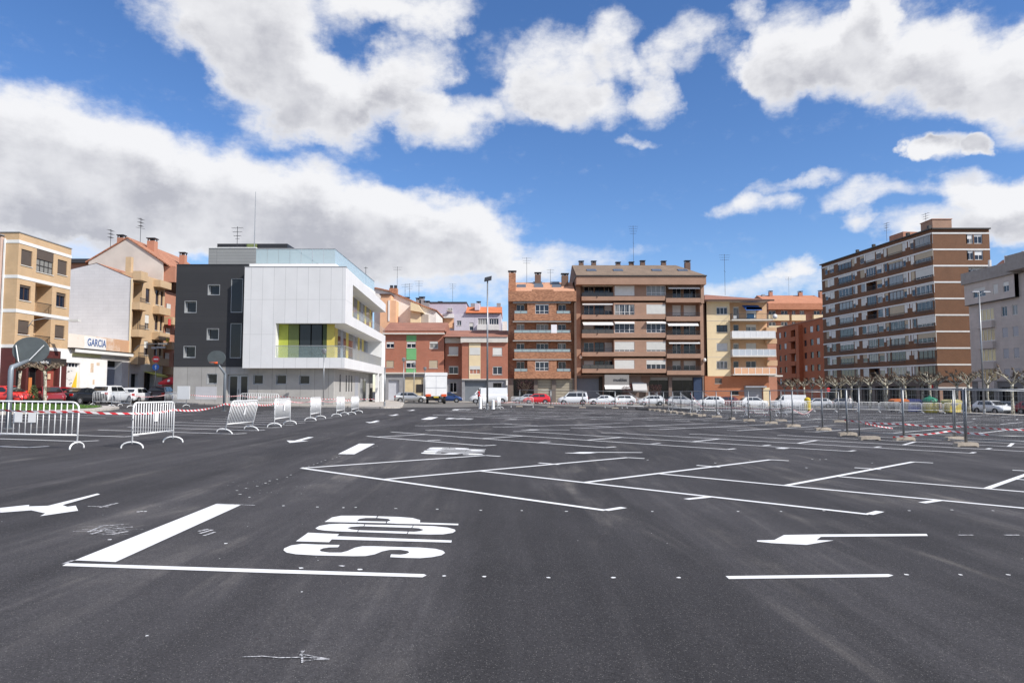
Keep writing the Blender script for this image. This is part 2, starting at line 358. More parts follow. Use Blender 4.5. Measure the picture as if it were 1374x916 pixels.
# pavements
def pave_mat():
    return brick('paving', (.40, .36, .32), (.44, .40, .35), (.30, .27, .24), .4, .4, .01, 0, .9, .12)
def flatbrick(name, c1, c2, mo, w, h):
    m = bpy.data.materials.new(name); m.use_nodes = True; t = m.node_tree; b = t.nodes['Principled BSDF']; b.inputs['Roughness'].default_value = .9
    tcn = N(t, 'ShaderNodeTexCoord'); br = N(t, 'ShaderNodeTexBrick'); br.inputs['Scale'].default_value = 1; br.inputs['Brick Width'].default_value = w; br.inputs['Row Height'].default_value = h; br.inputs['Mortar Size'].default_value = .012
    br.inputs['Color1'].default_value = (*c1, 1); br.inputs['Color2'].default_value = (*c2, 1); br.inputs['Mortar'].default_value = (*mo, 1); t.links.new(tcn.outputs['Object'], br.inputs['Vector'])
    n = N(t, 'ShaderNodeTexNoise'); n.inputs['Scale'].default_value = .5; n.inputs['Detail'].default_value = 7; t.links.new(tcn.outputs['Object'], n.inputs['Vector'])
    hs = N(t, 'ShaderNodeHueSaturation'); t.links.new(br.outputs['Color'], hs.inputs['Color']); t.links.new(mrange(t, n.outputs['Fac'], .3, .7, .85, 1.12, False), hs.inputs['Value']); t.links.new(hs.outputs[0], b.inputs['Base Color'])
    return m
M_PAVE = flatbrick('paving_slabs', (.42, .38, .34), (.47, .43, .38), (.28, .26, .24), .6, .4)
M_KERB = flatbrick('kerb_stone', (.46, .42, .37), (.50, .46, .41), (.22, .20, .18), 1.0, .5)
M_PINK = flatbrick('pink_paving', (.36, .20, .15), (.40, .23, .17), (.25, .17, .14), .3, .2)
PL = [(-75, 71), (-40, 71), (-34.2, 69.5), (-29, 66.3), (-20.6, 64.2), (-11.2, 62.6), (-10.2, 63.6), (-10.6, 68), (-15.2, 100), (-18, 126), (-24, 150), (-75, 150)]
setting('pavement', MB().flat([PL], .13, thick=.2), M_PAVE)
def offset_strip(poly, w):
    out = []
    for i, p in enumerate(poly):
        a = Vector(poly[max(i-1, 0)][:2]); b = Vector(poly[min(i+1, len(poly)-1)][:2]); d = (b-a).normalized(); n = Vector((d.y, -d.x)); q = Vector(p[:2])+n*w; out.append((q.x, q.y))
    return out
kl = PL[1:10]; setting('kerb', MB().flat([kl+list(reversed(offset_strip(kl, .16)))], .145, thick=.2), M_KERB)
# far pavement before the central blocks, right pavement under the trees
PF = [(-14.5, 108.6), (62, 108.6), (62, 150), (-14.5, 150)]
setting('pavement', MB().flat([PF], .13, thick=.2), M_PAVE)
kf = [(-14.5, 108.6), (62, 108.6)]; setting('kerb', MB().flat([kf+list(reversed(offset_strip(kf, .16)))], .145, thick=.2), M_KERB)
PR = [(63.5, 60), (100, 60), (100, 240), (63.5, 240)]
setting('pavement', MB().flat([PR], .12, thick=.2), M_PAVE)
PT = [(48.6, 66), (51.6, 66), (51.6, 107), (48.6, 107)]
setting('pavement', MB().flat([PT], .12, thick=.2), M_PAVE)
OLD = flatbrick('worn_asphalt', (.15, .142, .132), (.16, .15, .14), (.15, .14, .13), 5, 5)
setting('road', MB().flat([[(-14.3, 84), (-10.3, 67.5), (-5.5, 71), (-3.4, 78), (-1.5, 88), (20, 93), (62, 94), (62, 108.5), (-14.4, 108.5)]], .006), OLD)
# grass island at the left
gi_near = [(-26.6, 34), (-25.9, 38), (-25.4, 42), (-25.9, 46), (-27.4, 49.8)]
gi_far = [(-29.4, 52.2), (-32, 53.2), (-36, 53.6), (-44, 52), (-60, 48), (-60, 30), (-27.4, 30)]
isl = gi_near+gi_far
setting('kerb', MB().flat([isl], .14, thick=.2), M_KERB)
cx_ = sum(p[0] for p in isl)/len(isl)
ins = [(-27.9, 30.5), (-27.2, 34), (-26.7, 38), (-26.3, 42), (-26.8, 45.8), (-28.2, 49.2), (-29.9, 51.3), (-32.2, 52.3), (-36, 52.7), (-44, 51.2), (-59, 47), (-59, 30.5)]
M_SOIL = mat('lawn', (.055, .10, .018), .95, .35, 1.2)
setting('lawn', MB().flat([ins], .16), M_SOIL)
rg = random.Random(3); gr = MB(); poly_in = [Vector(p) for p in ins]
def inside(x, y, P):
    c = False; n = len(P)
    for i in range(n):
        x1, y1 = P[i][:2]; x2, y2 = P[(i+1) % n][:2]
        if (y1 > y) != (y2 > y) and x < (x2-x1)*(y-y1)/(y2-y1)+x1: c = not c
    return c
k = 0
while k < 9000:
    x = rg.uniform(-46, -26); y = rg.uniform(32, 53)
    if not inside(x, y, ins): continue
    k += 1; h = rg.uniform(.04, .11); a = rg.uniform(0, 6.3); w = .035; dx = math.cos(a)*w; dy = math.sin(a)*w; z = gz(x, y)+.158
    lx = rg.uniform(-.03, .03); ly = rg.uniform(-.03, .03)
    gr.add([(x-dx, y-dy, z), (x+dx, y+dy, z), (x+lx, y+ly, z+h)], [(0, 1, 2)])
tag(gr.build('grass', mat('grass_blade', (.075, .15, .02), .8, .4, 2)), 'short green grass on the island behind the leftmost barrier', 'grass', kind='stuff')

# ---- painted markings (4 mm above the asphalt) ----
ZP = .004
def strip(mb, a, b, w=.1, z=ZP):
    a = Vector(a[:2]); b = Vector(b[:2]); d = (b-a).normalized(); n = Vector((-d.y, d.x))*w/2
    mb.flat([[tuple(a-n), tuple(b-n), tuple(b+n), tuple(a+n)]], z)
bay = MB()
LW = .11
def herring(y0, x0, x1, first=True):
    """interlocking 45 degree bays; y0 = front edge of the row (8 m deep)"""
    k = 0; x = x0
    while x < x1:
        P = (x, y0+4.45)
        strip(bay, P, (x+5.25, y0), LW); strip(bay, (x+5.25, y0), (x+5.25+.28, y0+.26), LW, ZP+.001)
        a = (x-1.55, y0+2.9) if k else P
        strip(bay, a, (x+3.4, y0+4.45+3.4), LW, ZP+.001); strip(bay, (x+3.4, y0+7.85), (x+3.4+.36, y0+7.85-.2), LW)
        if k:
            strip(bay, (x+3.15, y0+1.1), (x+3.62, y0+1.42), LW, ZP+.001); strip(bay, (x+1.2, y0+6.2), (x+1.62, y0+5.9), LW)
        x += 3.42; k += 1
def parallel_bays(y0, x0, x1, mirror=False):
    """two rows of 45 degree bays sharing their dividing lines"""
    x = x0; k = 0
    while x < x1:
        top = 7.9 if k > 1 else (3.5, 6.2)[k]
        if not mirror:
            strip(bay, (x+7.6-top*1.15, y0+top), (x+7.6, y0), LW); strip(bay, (x+7.6, y0), (x+7.93, y0+.34), LW, ZP+.001)
            strip(bay, (x+7.6-3.6, y0+3.2), (x+7.6-2.2, y0+5.0), LW, ZP+.001)
            strip(bay, (x+5.8, y0+1.8), (x+6.15, y0+2.15), LW, ZP+.001)
            if top > 7: strip(bay, (x-1.48, y0+7.9), (x-1.9, y0+7.75), LW, ZP+.001)
        else:
            strip(bay, (x, y0), (x+top, y0+top), LW); strip(bay, (x, y0), (x-.4, y0+.15), LW, ZP+.001)
            strip(bay, (x+3.4, y0+3.5), (x+5.1, y0+1.9), LW, ZP+.001)
            strip(bay, (x+top, y0+top), (x+top+.4, y0+top-.15), LW, ZP+.001)
        x += 3.45; k += 1
herring(9.35, -4.04, 30)
parallel_bays(20.3, -8.4, 44)
parallel_bays(31.5, -3.9, 50, True)
herring(42.3, -5.2, 46)
parallel_bays(53.4, -8.9, 44)
parallel_bays(64.2, -4.4, 44, True)
# bays along the left kerb line, ticked at their mouth
for i in range(14):
    y = 17.5+2.14*i
    xt = -11.8 if i < 3 else -9.25-.12*(i-3)
    strip(bay, (xt-5.2, y+1.05), (xt, y), LW); strip(bay, (xt, y), (xt+.22, y+.42), LW, ZP+.001)
for i in range(9):
    y = 46+2.6*i; strip(bay, (-17.0-.1*i, y+.5), (-11.9-.12*i, y-.4), LW)
for i in range(9):
    y = 24+2.7*i; strip(bay, (-26, y+.8), (-19.8, y), LW)
setting('parking_bay_line', bay, M_PAINT)
C8 = lambda x, y: G(960+x/3.319, 640+y/3.319)[:2]
C7 = lambda x, y: G(x/3.817, 640+y/3.817)[:2]
C6_ = lambda x, y: G(360+x/4.907, 670+y/4.907)[:2]
# stop lines and lane edge lines
st = MB(); st.flat([[G(100,751.8)[:2], G(155,754)[:2], G(323,677.5)[:2], G(290,676)[:2]]], ZP)
st.flat([[G(453.5,609)[:2], G(475.5,609.3)[:2], G(503,595.2)[:2], G(482,595)[:2]]], ZP)
st.flat([[(-4.95,38.8), (-4.4,38.8), (-4.4,42.6), (-4.95,42.6)]], ZP)
st.flat([[(-5.1,60.2), (-4.6,60.2), (-4.6,63.6), (-5.1,63.6)]], ZP)
setting('stop_line', st, M_PAINT)
ed = MB()
def pstrip(mb, a, b, w=.12): strip(mb, G(*a), G(*b), w)
ed.flat([[C7(318,455), C7(345,441), C6_(1025,492), C6_(1042,500), C6_(1015,513), C6_(0,484)]], ZP)
ed.flat([[C8(45,441), C8(770,432), C8(793,438), C8(770,445), C8(60,454)]], ZP)
ed.flat([[G(1040,601.5)[:2], G(1048,600.5)[:2], G(1060,601.2)[:2], G(1052,602)[:2]]], ZP)
setting('lane_edge_line', ed, M_PAINT)
# lettering STOP, read by a driver leaving the aisle
S_ = [(470,300),(330,297),(220,293),(150,303),(105,322),(100,335),(120,350),(180,361),(300,368),(420,371),(560,374),(640,373),(700,362),(750,342),(800,332),(870,332),(920,340),(928,350),(905,360),(870,364),(808,362),(802,380),(900,385),(1000,387),(1080,380),(1140,368),(1164,352),(1150,338),(1100,325),(1000,317),(850,313),(700,308),(620,308),(570,318),(520,340),(480,350),(400,350),(345,342),(338,332),(360,322),(400,316),(460,315)]
T_ = [(262,219),(466,228),(452,242),(1208,270),(1205,284),(418,263),(400,282),(182,276)]
O1 = [(310,190),(335,175),(400,163),(480,160),(632,164),(628,176),(600,177),(545,181),(520,188),(545,197),(592,203),(584,214),(450,210),(370,205),(325,198)]
O2 = [(638,165),(952,172),(942,187),(632,177)]
O3 = [(596,203),(918,212),(912,226),(590,214)]
O4 = [(958,172),(1090,176),(1180,185),(1228,198),(1233,208),(1215,220),(1150,230),(1060,231),(918,227),(925,212),(960,213),(1000,209),(1023,200),(990,190),(948,187)]
P1 = [(370,148),(420,118),(480,107),(620,107),(716,110),(710,122),(640,122),(600,128),(585,139),(590,142),(582,152),(480,150)]
P2 = [(724,111),(860,115),(950,122),(1000,136),(998,152),(1252,160),(1250,170),(1000,163),(850,160),(780,156),(784,146),(805,138),(790,128),(716,122)]
P3 = [(590,142),(776,146),(772,156),(585,152)]
letters = [[C6_(*p) for p in L] for L in (S_, T_, O1, O2, O3, O4, P1, P2, P3)]
sl = MB()
for off in ((0, 0), (-.08, 10.75), (-1.6, 33.2), (-3.0, 55.3)):
    for L in letters: sl.flat([[(x+off[0], y+off[1]) for x, y in L]], ZP)
setting('stop_lettering', sl, M_PAINT)
ar = MB()
A1 = [C8(*p) for p in [(305,258),(475,255),(940,253),(946,262),(470,266),(450,281),(527,282),(405,302),(250,294),(185,287),(185,282),(262,280)]]
for off in ((0, 0), (-1.2, 10.75), (-2.2, 21.9), (-3, 33.2)): ar.flat([[(x+off[0], y+off[1]) for x, y in A1]], ZP)
ar.flat([[C7(*p) for p in [(0,158),(150,142),(148,150),(245,147),(498,84),(513,88),(320,143),(345,152),(388,146),(400,172),(205,200),(232,186),(160,170),(0,182)]]], ZP)
def lane_arrow(x, y, s=1):
    q = [(-.33,.9),(0,0),(.33,.9),(.09,.9),(.09,2.6),(-.09,2.6),(-.09,.9)]
    ar.flat([[(x+a*s-.05*b, y+b*s) for a, b in q]], ZP)
lane_arrow(-6.3, 20.3); lane_arrow(-6.7, 33.6, 1.1); lane_arrow(-7.4, 44, 1.1); lane_arrow(-8, 56, 1.2)
setting('direction_arrow', ar, M_PAINT)
# pre-marking dots and chalk
dt = MB()
def dot(x, y, r=.02):
    a0 = rg.uniform(0, 6.3); dt.flat([[(x+r*rg.uniform(.6, 1.3)*math.cos(a0+k*1.05), y+r*rg.uniform(.6, 1.3)*math.sin(a0+k*1.05)) for k in range(6)]], ZP)
for p in [(596,772.5),(650,773.5),(736,775),(823,775),(911,775),(1216,771),(1289,771),(1353,771),(380,678.5),(426,680),(461,681),(477,680.6),(531,682),(587,683),(645,684.5),(700,685),(760,686),(875,686),(990,686),(1048,686),(1105,685),(1220,685),(1277,684),(1332,685),(318,658),(330,655),(345,652),(356,648),(362,645),(372,643),(385,640),(390,637),(322,663),(335,667),(195,686),(190,686),(186,686.5),(147,724),(303,729),(405,794),(483,764),(404,762),(197,853)]:
    q = G(*p); dot(q.x, q.y, .010 if q.y < 5.5 else .022)
for p in [(1006,617.5),(869,617),(1082,627.5),(1170,621),(960,621),(1090,616),(1100,616.5),(1108,616)]:
    q = G(*p); dot(q.x, q.y, .03)
for i in range(16):
    t_ = i/15; q = G(405+(505-405)*t_, 627+(598-627)*t_); dot(q.x+rg.uniform(-.05, .05), q.y, .022)
for k in range(30):
    q = G(rg.uniform(300, 420), rg.uniform(640, 664)); dot(q.x, q.y, .007)
for k in range(40):
    q = G(rg.uniform(-100, 1400), rg.uniform(610, 760)); dot(q.x, q.y, .006)
setting('marking_dot', dt, M_PAINT)
ch = MB()
def chalk(pts, w=.012):
    for a, b in zip(pts[:-1], pts[1:]): strip(ch, G(*a), G(*b), w, ZP+.002)
chalk([(325,882),(352,881),(375,883),(405,882.5)]); chalk([(405,874),(405.5,890)]); chalk([(404,882),(442,885)]); chalk([(406,878.5),(441,885)]); chalk([(404,888),(424,885.5),(441,886)], .008); chalk([(409,873),(402,880)], .007)
for (a, b) in [((118,714),(140,705)),((122,717),(138,712)),((140,709),(158,706)),((150,717),(172,713)),((132,706),(166,704)),((126,712),(178,707)),((118,679.5),(146,680)),((134,681),(158,675)),((137,680),(152,676)),((268,716),(285,711)),((266,713),(280,710)),((290,676),(342,678)),((273,719),(288,714)),((455,759),(462,760)),((1286,718),(1306,718)),((1348,718),(1368,718)),((98,752),(85,757))]: chalk([a, b], .035)
for k in range(34):      # rubbed out chalk beside the left arrow
    q = G(148+rg.gauss(0, 15), 711.5+rg.gauss(0, 4)); strip(ch, (q.x-rg.uniform(.02, .12), q.y), (q.x+rg.uniform(.02, .12), q.y+rg.uniform(-.03, .05)), rg.uniform(.005, .012), ZP+.002)
setting('chalk_mark', ch, M_CHALK)

# ================= BUILDINGS =================
class Fac:
    """one wall plane of a building: u along the wall (left to right as seen), y inward, z up, all in metres from p0"""
    def __init__(s, p0, p1, crop, root=None, name=None, label=None, cat='building', group=None, zb=None):
        s.p0 = Vector((p0[0], p0[1], gz(*p0[:2]) if zb is None else zb)); d = Vector((p1[0]-p0[0], p1[1]-p0[1])); s.L = d.length; s.d = Vector((d.x, d.y, 0)).normalized()
        s.n = Vector((s.d.y, -s.d.x, 0)); s.crop = crop; s.rz = math.atan2(s.d.y, s.d.x)
        s.root = root or thing(name, label, cat, s.p0, s.rz, group)
    def uv(s, cx, cy, w=0):
        x0, y0, k = s.crop; d = ray(x0+cx/k, y0+cy/k); o = Vector((0, 0, EYE)); p = s.p0+s.n*w
        t = (p-o).dot(s.n)/d.dot(s.n); P = o+d*t
        return (P-s.p0).dot(s.d), P.z-s.p0.z
    def rect(s, x0, y0, x1, y1, w=0):
        u0, za = s.uv(x0, y0, w); _, zb = s.uv(x0, y1, w); u1 = s.uv(x1, y0, w)[0]
        return min(u0, u1), max(u0, u1), min(za, zb), max(za, zb)
    def U(s, cx, w=0): return s.uv(cx, 500, w)[0]
    def Z(s, cy, cx, w=0): return s.uv(cx, cy, w)[1]

def wall(root, u0, u1, z0, z1, ops, m, name='wall', y=0, lab=None, back=True):
    """a wall with real openings: ops = (u0,u1,z0,z1,depth)"""
    us = sorted({round(v, 4) for v in [u0, u1]+[o[0] for o in ops]+[o[1] for o in ops] if u0 <= v <= u1})
    zs = sorted({round(v, 4) for v in [z0, z1]+[o[2] for o in ops]+[o[3] for o in ops] if z0 <= v <= z1})
    mb = MB()
    for i in range(len(us)-1):
        for j in range(len(zs)-1):
            cu, cz = (us[i]+us[i+1])/2, (zs[j]+zs[j+1])/2
            if any(o[0] < cu < o[1] and o[2] < cz < o[3] for o in ops): continue
            mb.quad((us[i], y, zs[j]), (us[i+1], y, zs[j]), (us[i+1], y, zs[j+1]), (us[i], y, zs[j+1]))
    for o in ops:
        a, b, c, d, dp = o[:5]; a = max(a, u0); b = min(b, u1)
        Y = y+dp
        mb.quad((a, y, c), (a, Y, c), (a, Y, d), (a, y, d)); mb.quad((b, Y, c), (b, y, c), (b, y, d), (b, Y, d))
        mb.quad((a, y, c), (b, y, c), (b, Y, c), (a, Y, c)); mb.quad((a, Y, d), (b, Y, d), (b, y, d), (a, y, d))
        mb.quad((a, Y, c), (b, Y, c), (b, Y, d), (a, Y, d))
    o = mb.build(name, m, root)
    if lab: o['label'] = lab
    return o
def body(root, u0, u1, z0, z1, y0, y1, m, name='wall', back=True):
    """the other sides of a building's block (the front stays open where `wall` closes it)"""
    mb = MB(); mb.quad((u0, y1, z0), (u0, y0, z0), (u0, y0, z1), (u0, y1, z1)); mb.quad((u1, y0, z0), (u1, y1, z0), (u1, y1, z1), (u1, y0, z1))
    mb.quad((u1, y1, z0), (u0, y1, z0), (u0, y1, z1), (u1, y1, z1)); mb.quad((u0, y0, z1), (u1, y0, z1), (u1, y1, z1), (u0, y1, z1))
    return mb.build(name, m, root)
def part(root, name, m, u0, u1, y0, y1, z0, z1): return MB().box(u0, u1, y0, y1, z0, z1).build(name, m, root)

def window(root, u0, u1, z0, z1, y=.16, mull=2, blind=0, fm=None, bm=None, gm=None, trans=False, sill=True, fr=.06, name='window'):
    fm = fm or M_WHITE; bm = bm or M_BLIND; gm = gm or M_GLASS
    mb = MB(); ya, yb = y-.05, y
    mb.box(u0, u0+fr, ya, yb, z0, z1); mb.box(u1-fr, u1, ya, yb, z0, z1); mb.box(u0+fr, u1-fr, ya, yb, z0, z0+fr); mb.box(u0+fr, u1-fr, ya, yb, z1-fr, z1)
    for k in range(1, mull):
        u = u0+(u1-u0)*k/mull; mb.box(u-fr*.6, u+fr*.6, ya, yb, z0+fr, z1-fr)
    if trans:
        z = z0+(z1-z0)*.3; mb.box(u0+fr, u1-fr, ya-.004, yb-.004, z-fr*.5, z+fr*.5)
    w = mb.build(name, fm, root)
    MB().quad((u0+fr, y-.015, z0+fr), (u1-fr, y-.015, z0+fr), (u1-fr, y-.015, z1-fr), (u0+fr, y-.015, z1-fr)).build('pane', gm, w)
    if blind:
        zb = z1-(z1-z0)*blind; MB().box(u0+.01, u1-.01, ya-.05, ya-.01, zb, z1-.002).build('blind', bm, w)
    if sill: MB().box(u0-.05, u1+.05, -.06, ya-.003, z0-.07, z0-.003).build('sill', M_SLAB, w)
    return w
def railing(root, u0, u1, y, z0, z1, m=None, bars=.13, name='railing', side=None, th=.022):
    m = m or M_DMETAL; mb = MB(); mb.box(u0, u1, y-.025, y+.025, z1-.05, z1); mb.box(u0, u1, y-.02, y+.02, z0+.04, z0+.08)
    n = max(2, int((u1-u0)/bars))
    for k in range(n+1):
        u = u0+(u1-u0)*k/n; mb.box(u-th/2, u+th/2, y-.01, y+.01, z0+.08, z1-.05)
    if side:
        for uu in (u0, u1):
            mb.box(uu-.02, uu+.02, y+.025, y+side, z1-.05, z1)
            for k in range(int(side/bars)): mb.box(uu-.01, uu+.01, y+.03+k*bars, y+.05+k*bars, z0, z1-.05)
    return mb.build(name, m, root)
def panelrail(root, u0, u1, y, z0, z1, m, pw=1.0, fm=None, side=1.0, name='railing'):
    """solid or glass balcony panels in a frame"""
    r = MB(); r.box(u0, u1, y-.03, y+.03, z1-.05, z1); r.box(u0, u1, y-.03, y+.03, z0, z0+.05)
    n = max(1, round((u1-u0)/pw))
    for k in range(n+1):
        u = u0+(u1-u0)*k/n; r.box(u-.035, u+.035, y-.035, y+.035, z0+.05, z1-.05)
    o = r.build(name, fm or M_METAL, root)
    p = MB(); p.box(u0+.02, u1-.02, y-.012, y+.012, z0+.06, z1-.06)
    if side: p.box(u0-.012, u0+.012, y+.04, y+side, z0+.04, z1-.02); p.box(u1-.012, u1+.012, y+.04, y+side, z0+.04, z1-.02)
    p.build('panel', m, o); return o
def chimney(root, x, y, z0, z1, w=.9, m=None, cap=True):
    o = MB().box(x-w/2, x+w/2, y-w/2, y+w/2, z0, z1).build('chimney', m, root)
    if cap:
        c = MB().box(x-w*.6, x+w*.6, y-w*.6, y+w*.6, z1+.28, z1+.38)
        for a in (-1, 1):
            for b in (-1, 1): c.box(x+a*w*.4-.05, x+a*w*.4+.05, y+b*w*.4-.05, y+b*w*.4+.05, z1, z1+.28)
        c.box(x-w*.22, x+w*.22, y-w*.22, y+w*.22, z1, z1+.28)
        c.build('cowl', M_DMETAL, o)
    return o
def antenna(root, x, y, z0, h, arms=3, w=1.0):
    mb = MB().tube([(x, y, z0), (x, y, z0+h)], .03, 5)
    for k in range(arms):
        z = z0+h-.15-k*.42
        mb.tube([(x-w/2+.1*k, y, z), (x+w/2-.1*k, y, z)], .016, 4)
        for j in range(5):
            q = x-w/2+.1*k+(w-.2*k)*j/4; mb.tube([(q, y-.25, z), (q, y+.25, z)], .014, 4)
    mb.tube([(x, y-.5, z0+h*.55), (x, y+.6, z0+h*.62)], .02, 4)
    return mb.build('antenna', M_DMETAL, root)
def awning(root, u0, u1, z, drop, out, m, y=0):
    return MB().add([(u0, y, z), (u1, y, z), (u1, y-out, z-drop), (u0, y-out, z-drop), (u0, y-out, z-drop-.18), (u1, y-out, z-drop-.18),
        (u0, y-.02, z-.05), (u1, y-.02, z-.05), (u1, y-out+.03, z-drop-.05), (u0, y-out+.03, z-drop-.05)], [(0, 3, 2, 1), (3, 4, 5, 2), (6, 7, 8, 9)]).build('awning', m, root)

B_BEIGE = brick('beige_brick', (.50, .305, .15), (.55, .34, .175), (.50, .42, .30))
B_BEIGE2 = brick('tan_brick', (.52, .33, .17), (.56, .365, .20), (.5, .42, .3))
B_RED = brick('red_brick', (.40, .115, .06), (.45, .14, .075), (.32, .2, .15))
B_RED2 = brick('dull_red_brick', (.44, .16, .085), (.49, .19, .105), (.38, .26, .2))
B_ORANGE = brick('mottled_orange_brick', (.27, .115, .06), (.47, .22, .12), (.34, .2, .13), .3, .15, .01)
B_BROWN = brick('rose_brown_brick', (.36, .205, .135), (.40, .235, .155), (.32, .22, .17))
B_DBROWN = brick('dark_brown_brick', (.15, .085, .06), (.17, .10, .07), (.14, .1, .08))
B_TOWER = brick('tower_brick', (.155, .064, .028), (.195, .082, .036), (.16, .10, .065))
B_DRED = brick('deep_red_brick', (.46, .11, .035), (.52, .13, .04), (.36, .14, .08))
B_GREY = brick('grey_wall', (.52, .455, .41), (.55, .485, .44), (.46, .41, .375), 1.2, .6, .012)
M_BLINDW = brick('grey_blockwork', (.57, .555, .56), (.60, .585, .59), (.52, .505, .51), 1.1, .33, .02, .5, .9, .06)
M_BAND = mat('white_band', (.70, .69, .67), .8, .06)
M_CREAM = mat('cream_render', (.74, .60, .38), .85, .07, .5)
M_PINKC = mat('pale_stucco', (.58, .53, .475), .9, .14, .35)
M_PEACH = mat('peach_render', (.72, .42, .25), .85, .06)
M_OFFW = mat('off_white_render', (.74, .70, .65), .85, .08, .5)
M_LILAC = mat('lilac_render', (.47, .43, .50), .85, .06)
M_LILAC2 = mat('pale_lilac_render', (.56, .53, .60), .85, .06)
M_TILE = brick('roof_tile', (.40, .17, .10), (.47, .22, .13), (.22, .10, .06), .35, .4, .03, 0, .9, .18)
M_TILEO = brick('orange_roof_tile', (.60, .17, .06), (.66, .22, .09), (.4, .12, .05), .35, .4, .03, 0, .9, .12)
M_TILED = brick('terracotta_roof_tile', (.46, .19, .10), (.52, .23, .13), (.36, .15, .09), .35, .4, .03, 0, .9, .1)
M_TILEP = brick('peach_roof_tile', (.55, .28, .17), (.60, .33, .20), (.42, .22, .14), .35, .4, .03, 0, .9, .1)
M_TILEB = brick('brown_roof_tile', (.20, .145, .10), (.25, .18, .125), (.14, .1, .08), .35, .4, .03, 0, .9, .2)
M_TILER = brick('dull_roof_tile', (.30, .13, .09), (.35, .16, .11), (.2, .1, .07), .35, .4, .03, 0, .9, .15)
M_WINE = mat('wine_panel', (.09, .022, .02), .6, .12)
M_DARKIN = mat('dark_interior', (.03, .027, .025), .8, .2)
M_GREEN = mat('green_panel', (.16, .42, .17), .7, .05)
M_GDOOR = mat('grey_garage_door', (.30, .31, .34), .6, .06)
M_GDOORL = mat('pale_garage_door', (.52, .53, .57), .6, .06)
M_CDOOR = mat('cream_garage_door', (.36, .32, .24), .7, .08)
M_STONE = mat('grey_stone', (.27, .27, .28), .8, .14, 1)
M_GLASSRAIL = mat('frosted_glass', (.33, .41, .41), .18, .04)
M_AWN = mat('white_awning', (.75, .74, .72), .7, .05)
M_BLUE = mat('blue_canvas', (.03, .12, .42), .8, .08)
TB = (0, 300, 7.633); T1 = (0, 290, 2.8615); T90 = (90, 300, 7.044); T0 = (0, 400, 5.7235); T160 = (160, 440, 7.633)
T2 = (220, 300, 3.522); T3 = (490, 340, 4.162); T4 = (670, 330, 3.983); T5 = (930, 370, 4.821); T6 = (1090, 280, 3.158); TX = (1240, 350, 5.388)

XL = -41.7       # street front of the left row
# ---- 1 beige brick block, far left ----
F = Fac((XL, 59.45), (XL, 66.6), TB, name='brick_apartment_block', label='beige brick block with white bands above a wine red shop front at far left'); r = F.root
base = F.p0.z; H = 14.65-base; L = 7.15; ops = []; wins = []
def rel(z): return z-base
fl = [(13.35, 12.0), (10.3, 9.0), (7.3, 6.1)]
W1 = (.35, 1.75); W3 = (5.2, 6.6); WC = (2.3, 4.6)
for i, (t_, b_) in enumerate(fl):
    for w_ in (W1, W3): ops.append((w_[0], w_[1], rel(b_), rel(t_), .18)); wins.append((w_, rel(b_), rel(t_), i))
    if i == 0: ops.append((WC[0], WC[1], rel(11.75), rel(13.72), .2))
    else: ops.append((WC[0], WC[1], rel((0, 8.12, 5.2)[i]), rel((0, 10.72, 7.85)[i]), 1.4))
wall(r, 0, L, rel(4.9), H, ops, B_BEIGE); body(r, 0, L, rel(4.9), H, 0, 11, B_BEIGE)
for w_, b_, t_, i in wins: window(r, *w_, b_, t_, .17, 2, (.96, .15, .9)[i] if w_ == W1 else (.95, .2, .88)[i], M_BFRAME, M_BLINDD)
gb = window(r, *WC, rel(11.75), rel(13.72), .12, 4, .42, M_DFRAME, M_BLINDD, trans=True, name='glazed_balcony')
for i in (1, 2):
    z0 = rel((0, 8.12, 5.2)[i]); railing(r, *WC, .02, z0, z0+.95, M_DFRAME)
    window(r, WC[0]+.25, WC[0]+1.1, z0+.02, z0+2.1, 1.38, 1, 0, M_BFRAME, sill=False, name='balcony_door')
for zz in (13.9, 10.92, 8.03, 5.05): MB().box(-.03, L+.02, -.04, 11, rel(zz)-.14, rel(zz)+.14).build('white_band', M_BAND, r)
part(r, 'parapet_cap', M_STONE, -.06, L+.04, -.06, 11.05, H, H+.08)
# set back left wing
part(r, 'wing', mat('pink_render', (.52, .38, .32), .85, .1), -.3, 0, 1.3, 10, 0, H-.35); part(r, 'downpipe', M_WHITE, -.12, -.02, 1.08, 1.2, 0, H-.5)
part(r, 'parapet_cap', M_STONE, -.5, 0, 1.2, 10, H-.3, H-.22)
# ground floor shops
sh = [(.35, 1.6, .25, 3.2, .5), (1.9, 3.6, .1, 3.3, .6), (4.4, 5.9, .1, 3.2, .4)]
wall(r, 0, L, 0, rel(4.9), sh, M_WINE, 'shop_front'); body(r, 0, L, 0, rel(4.88), 0, 11, M_WINE, 'shop_front')
window(r, .35, 1.6, .25, 3.2, .45, 2, 0, M_DFRAME, gm=M_SHOP, sill=False, name='shop_window'); window(r, 1.9, 3.6, .1, 3.3, .55, 2, 0, M_DFRAME, gm=M_SHOP, sill=False, name='shop_door')
window(r, 4.4, 5.9, .1, 3.2, .38, 1, 0, M_BFRAME, M_WINE, gm=mat('brick_red_shutter', (.30, .07, .05), .6, .1), sill=False, name='shutter')
part(r, 'fascia', M_DFRAME, .2, L-.2, -.08, 0, 3.4, 4.0)
sg = part(r, 'shop_sign', mat('dark_sign', (.03, .035, .045), .5, .05), 2.3, 4.6, -.16, -.08, 3.38, 3.85)
for k in range(9): MB().box(2.5+k*.2, 2.5+k*.2+.13, -.175, -.16, 3.5, 3.5+(.2, .14, .2, .15, .13, .2, .14, .2, .15)[k]).build('sign_letter', M_WHITE, sg)
part(r, 'orange_panel', mat('orange_panel', (.55, .18, .05), .6, .1), 1.95, 2.35, -.03, 0, .3, 2.2)
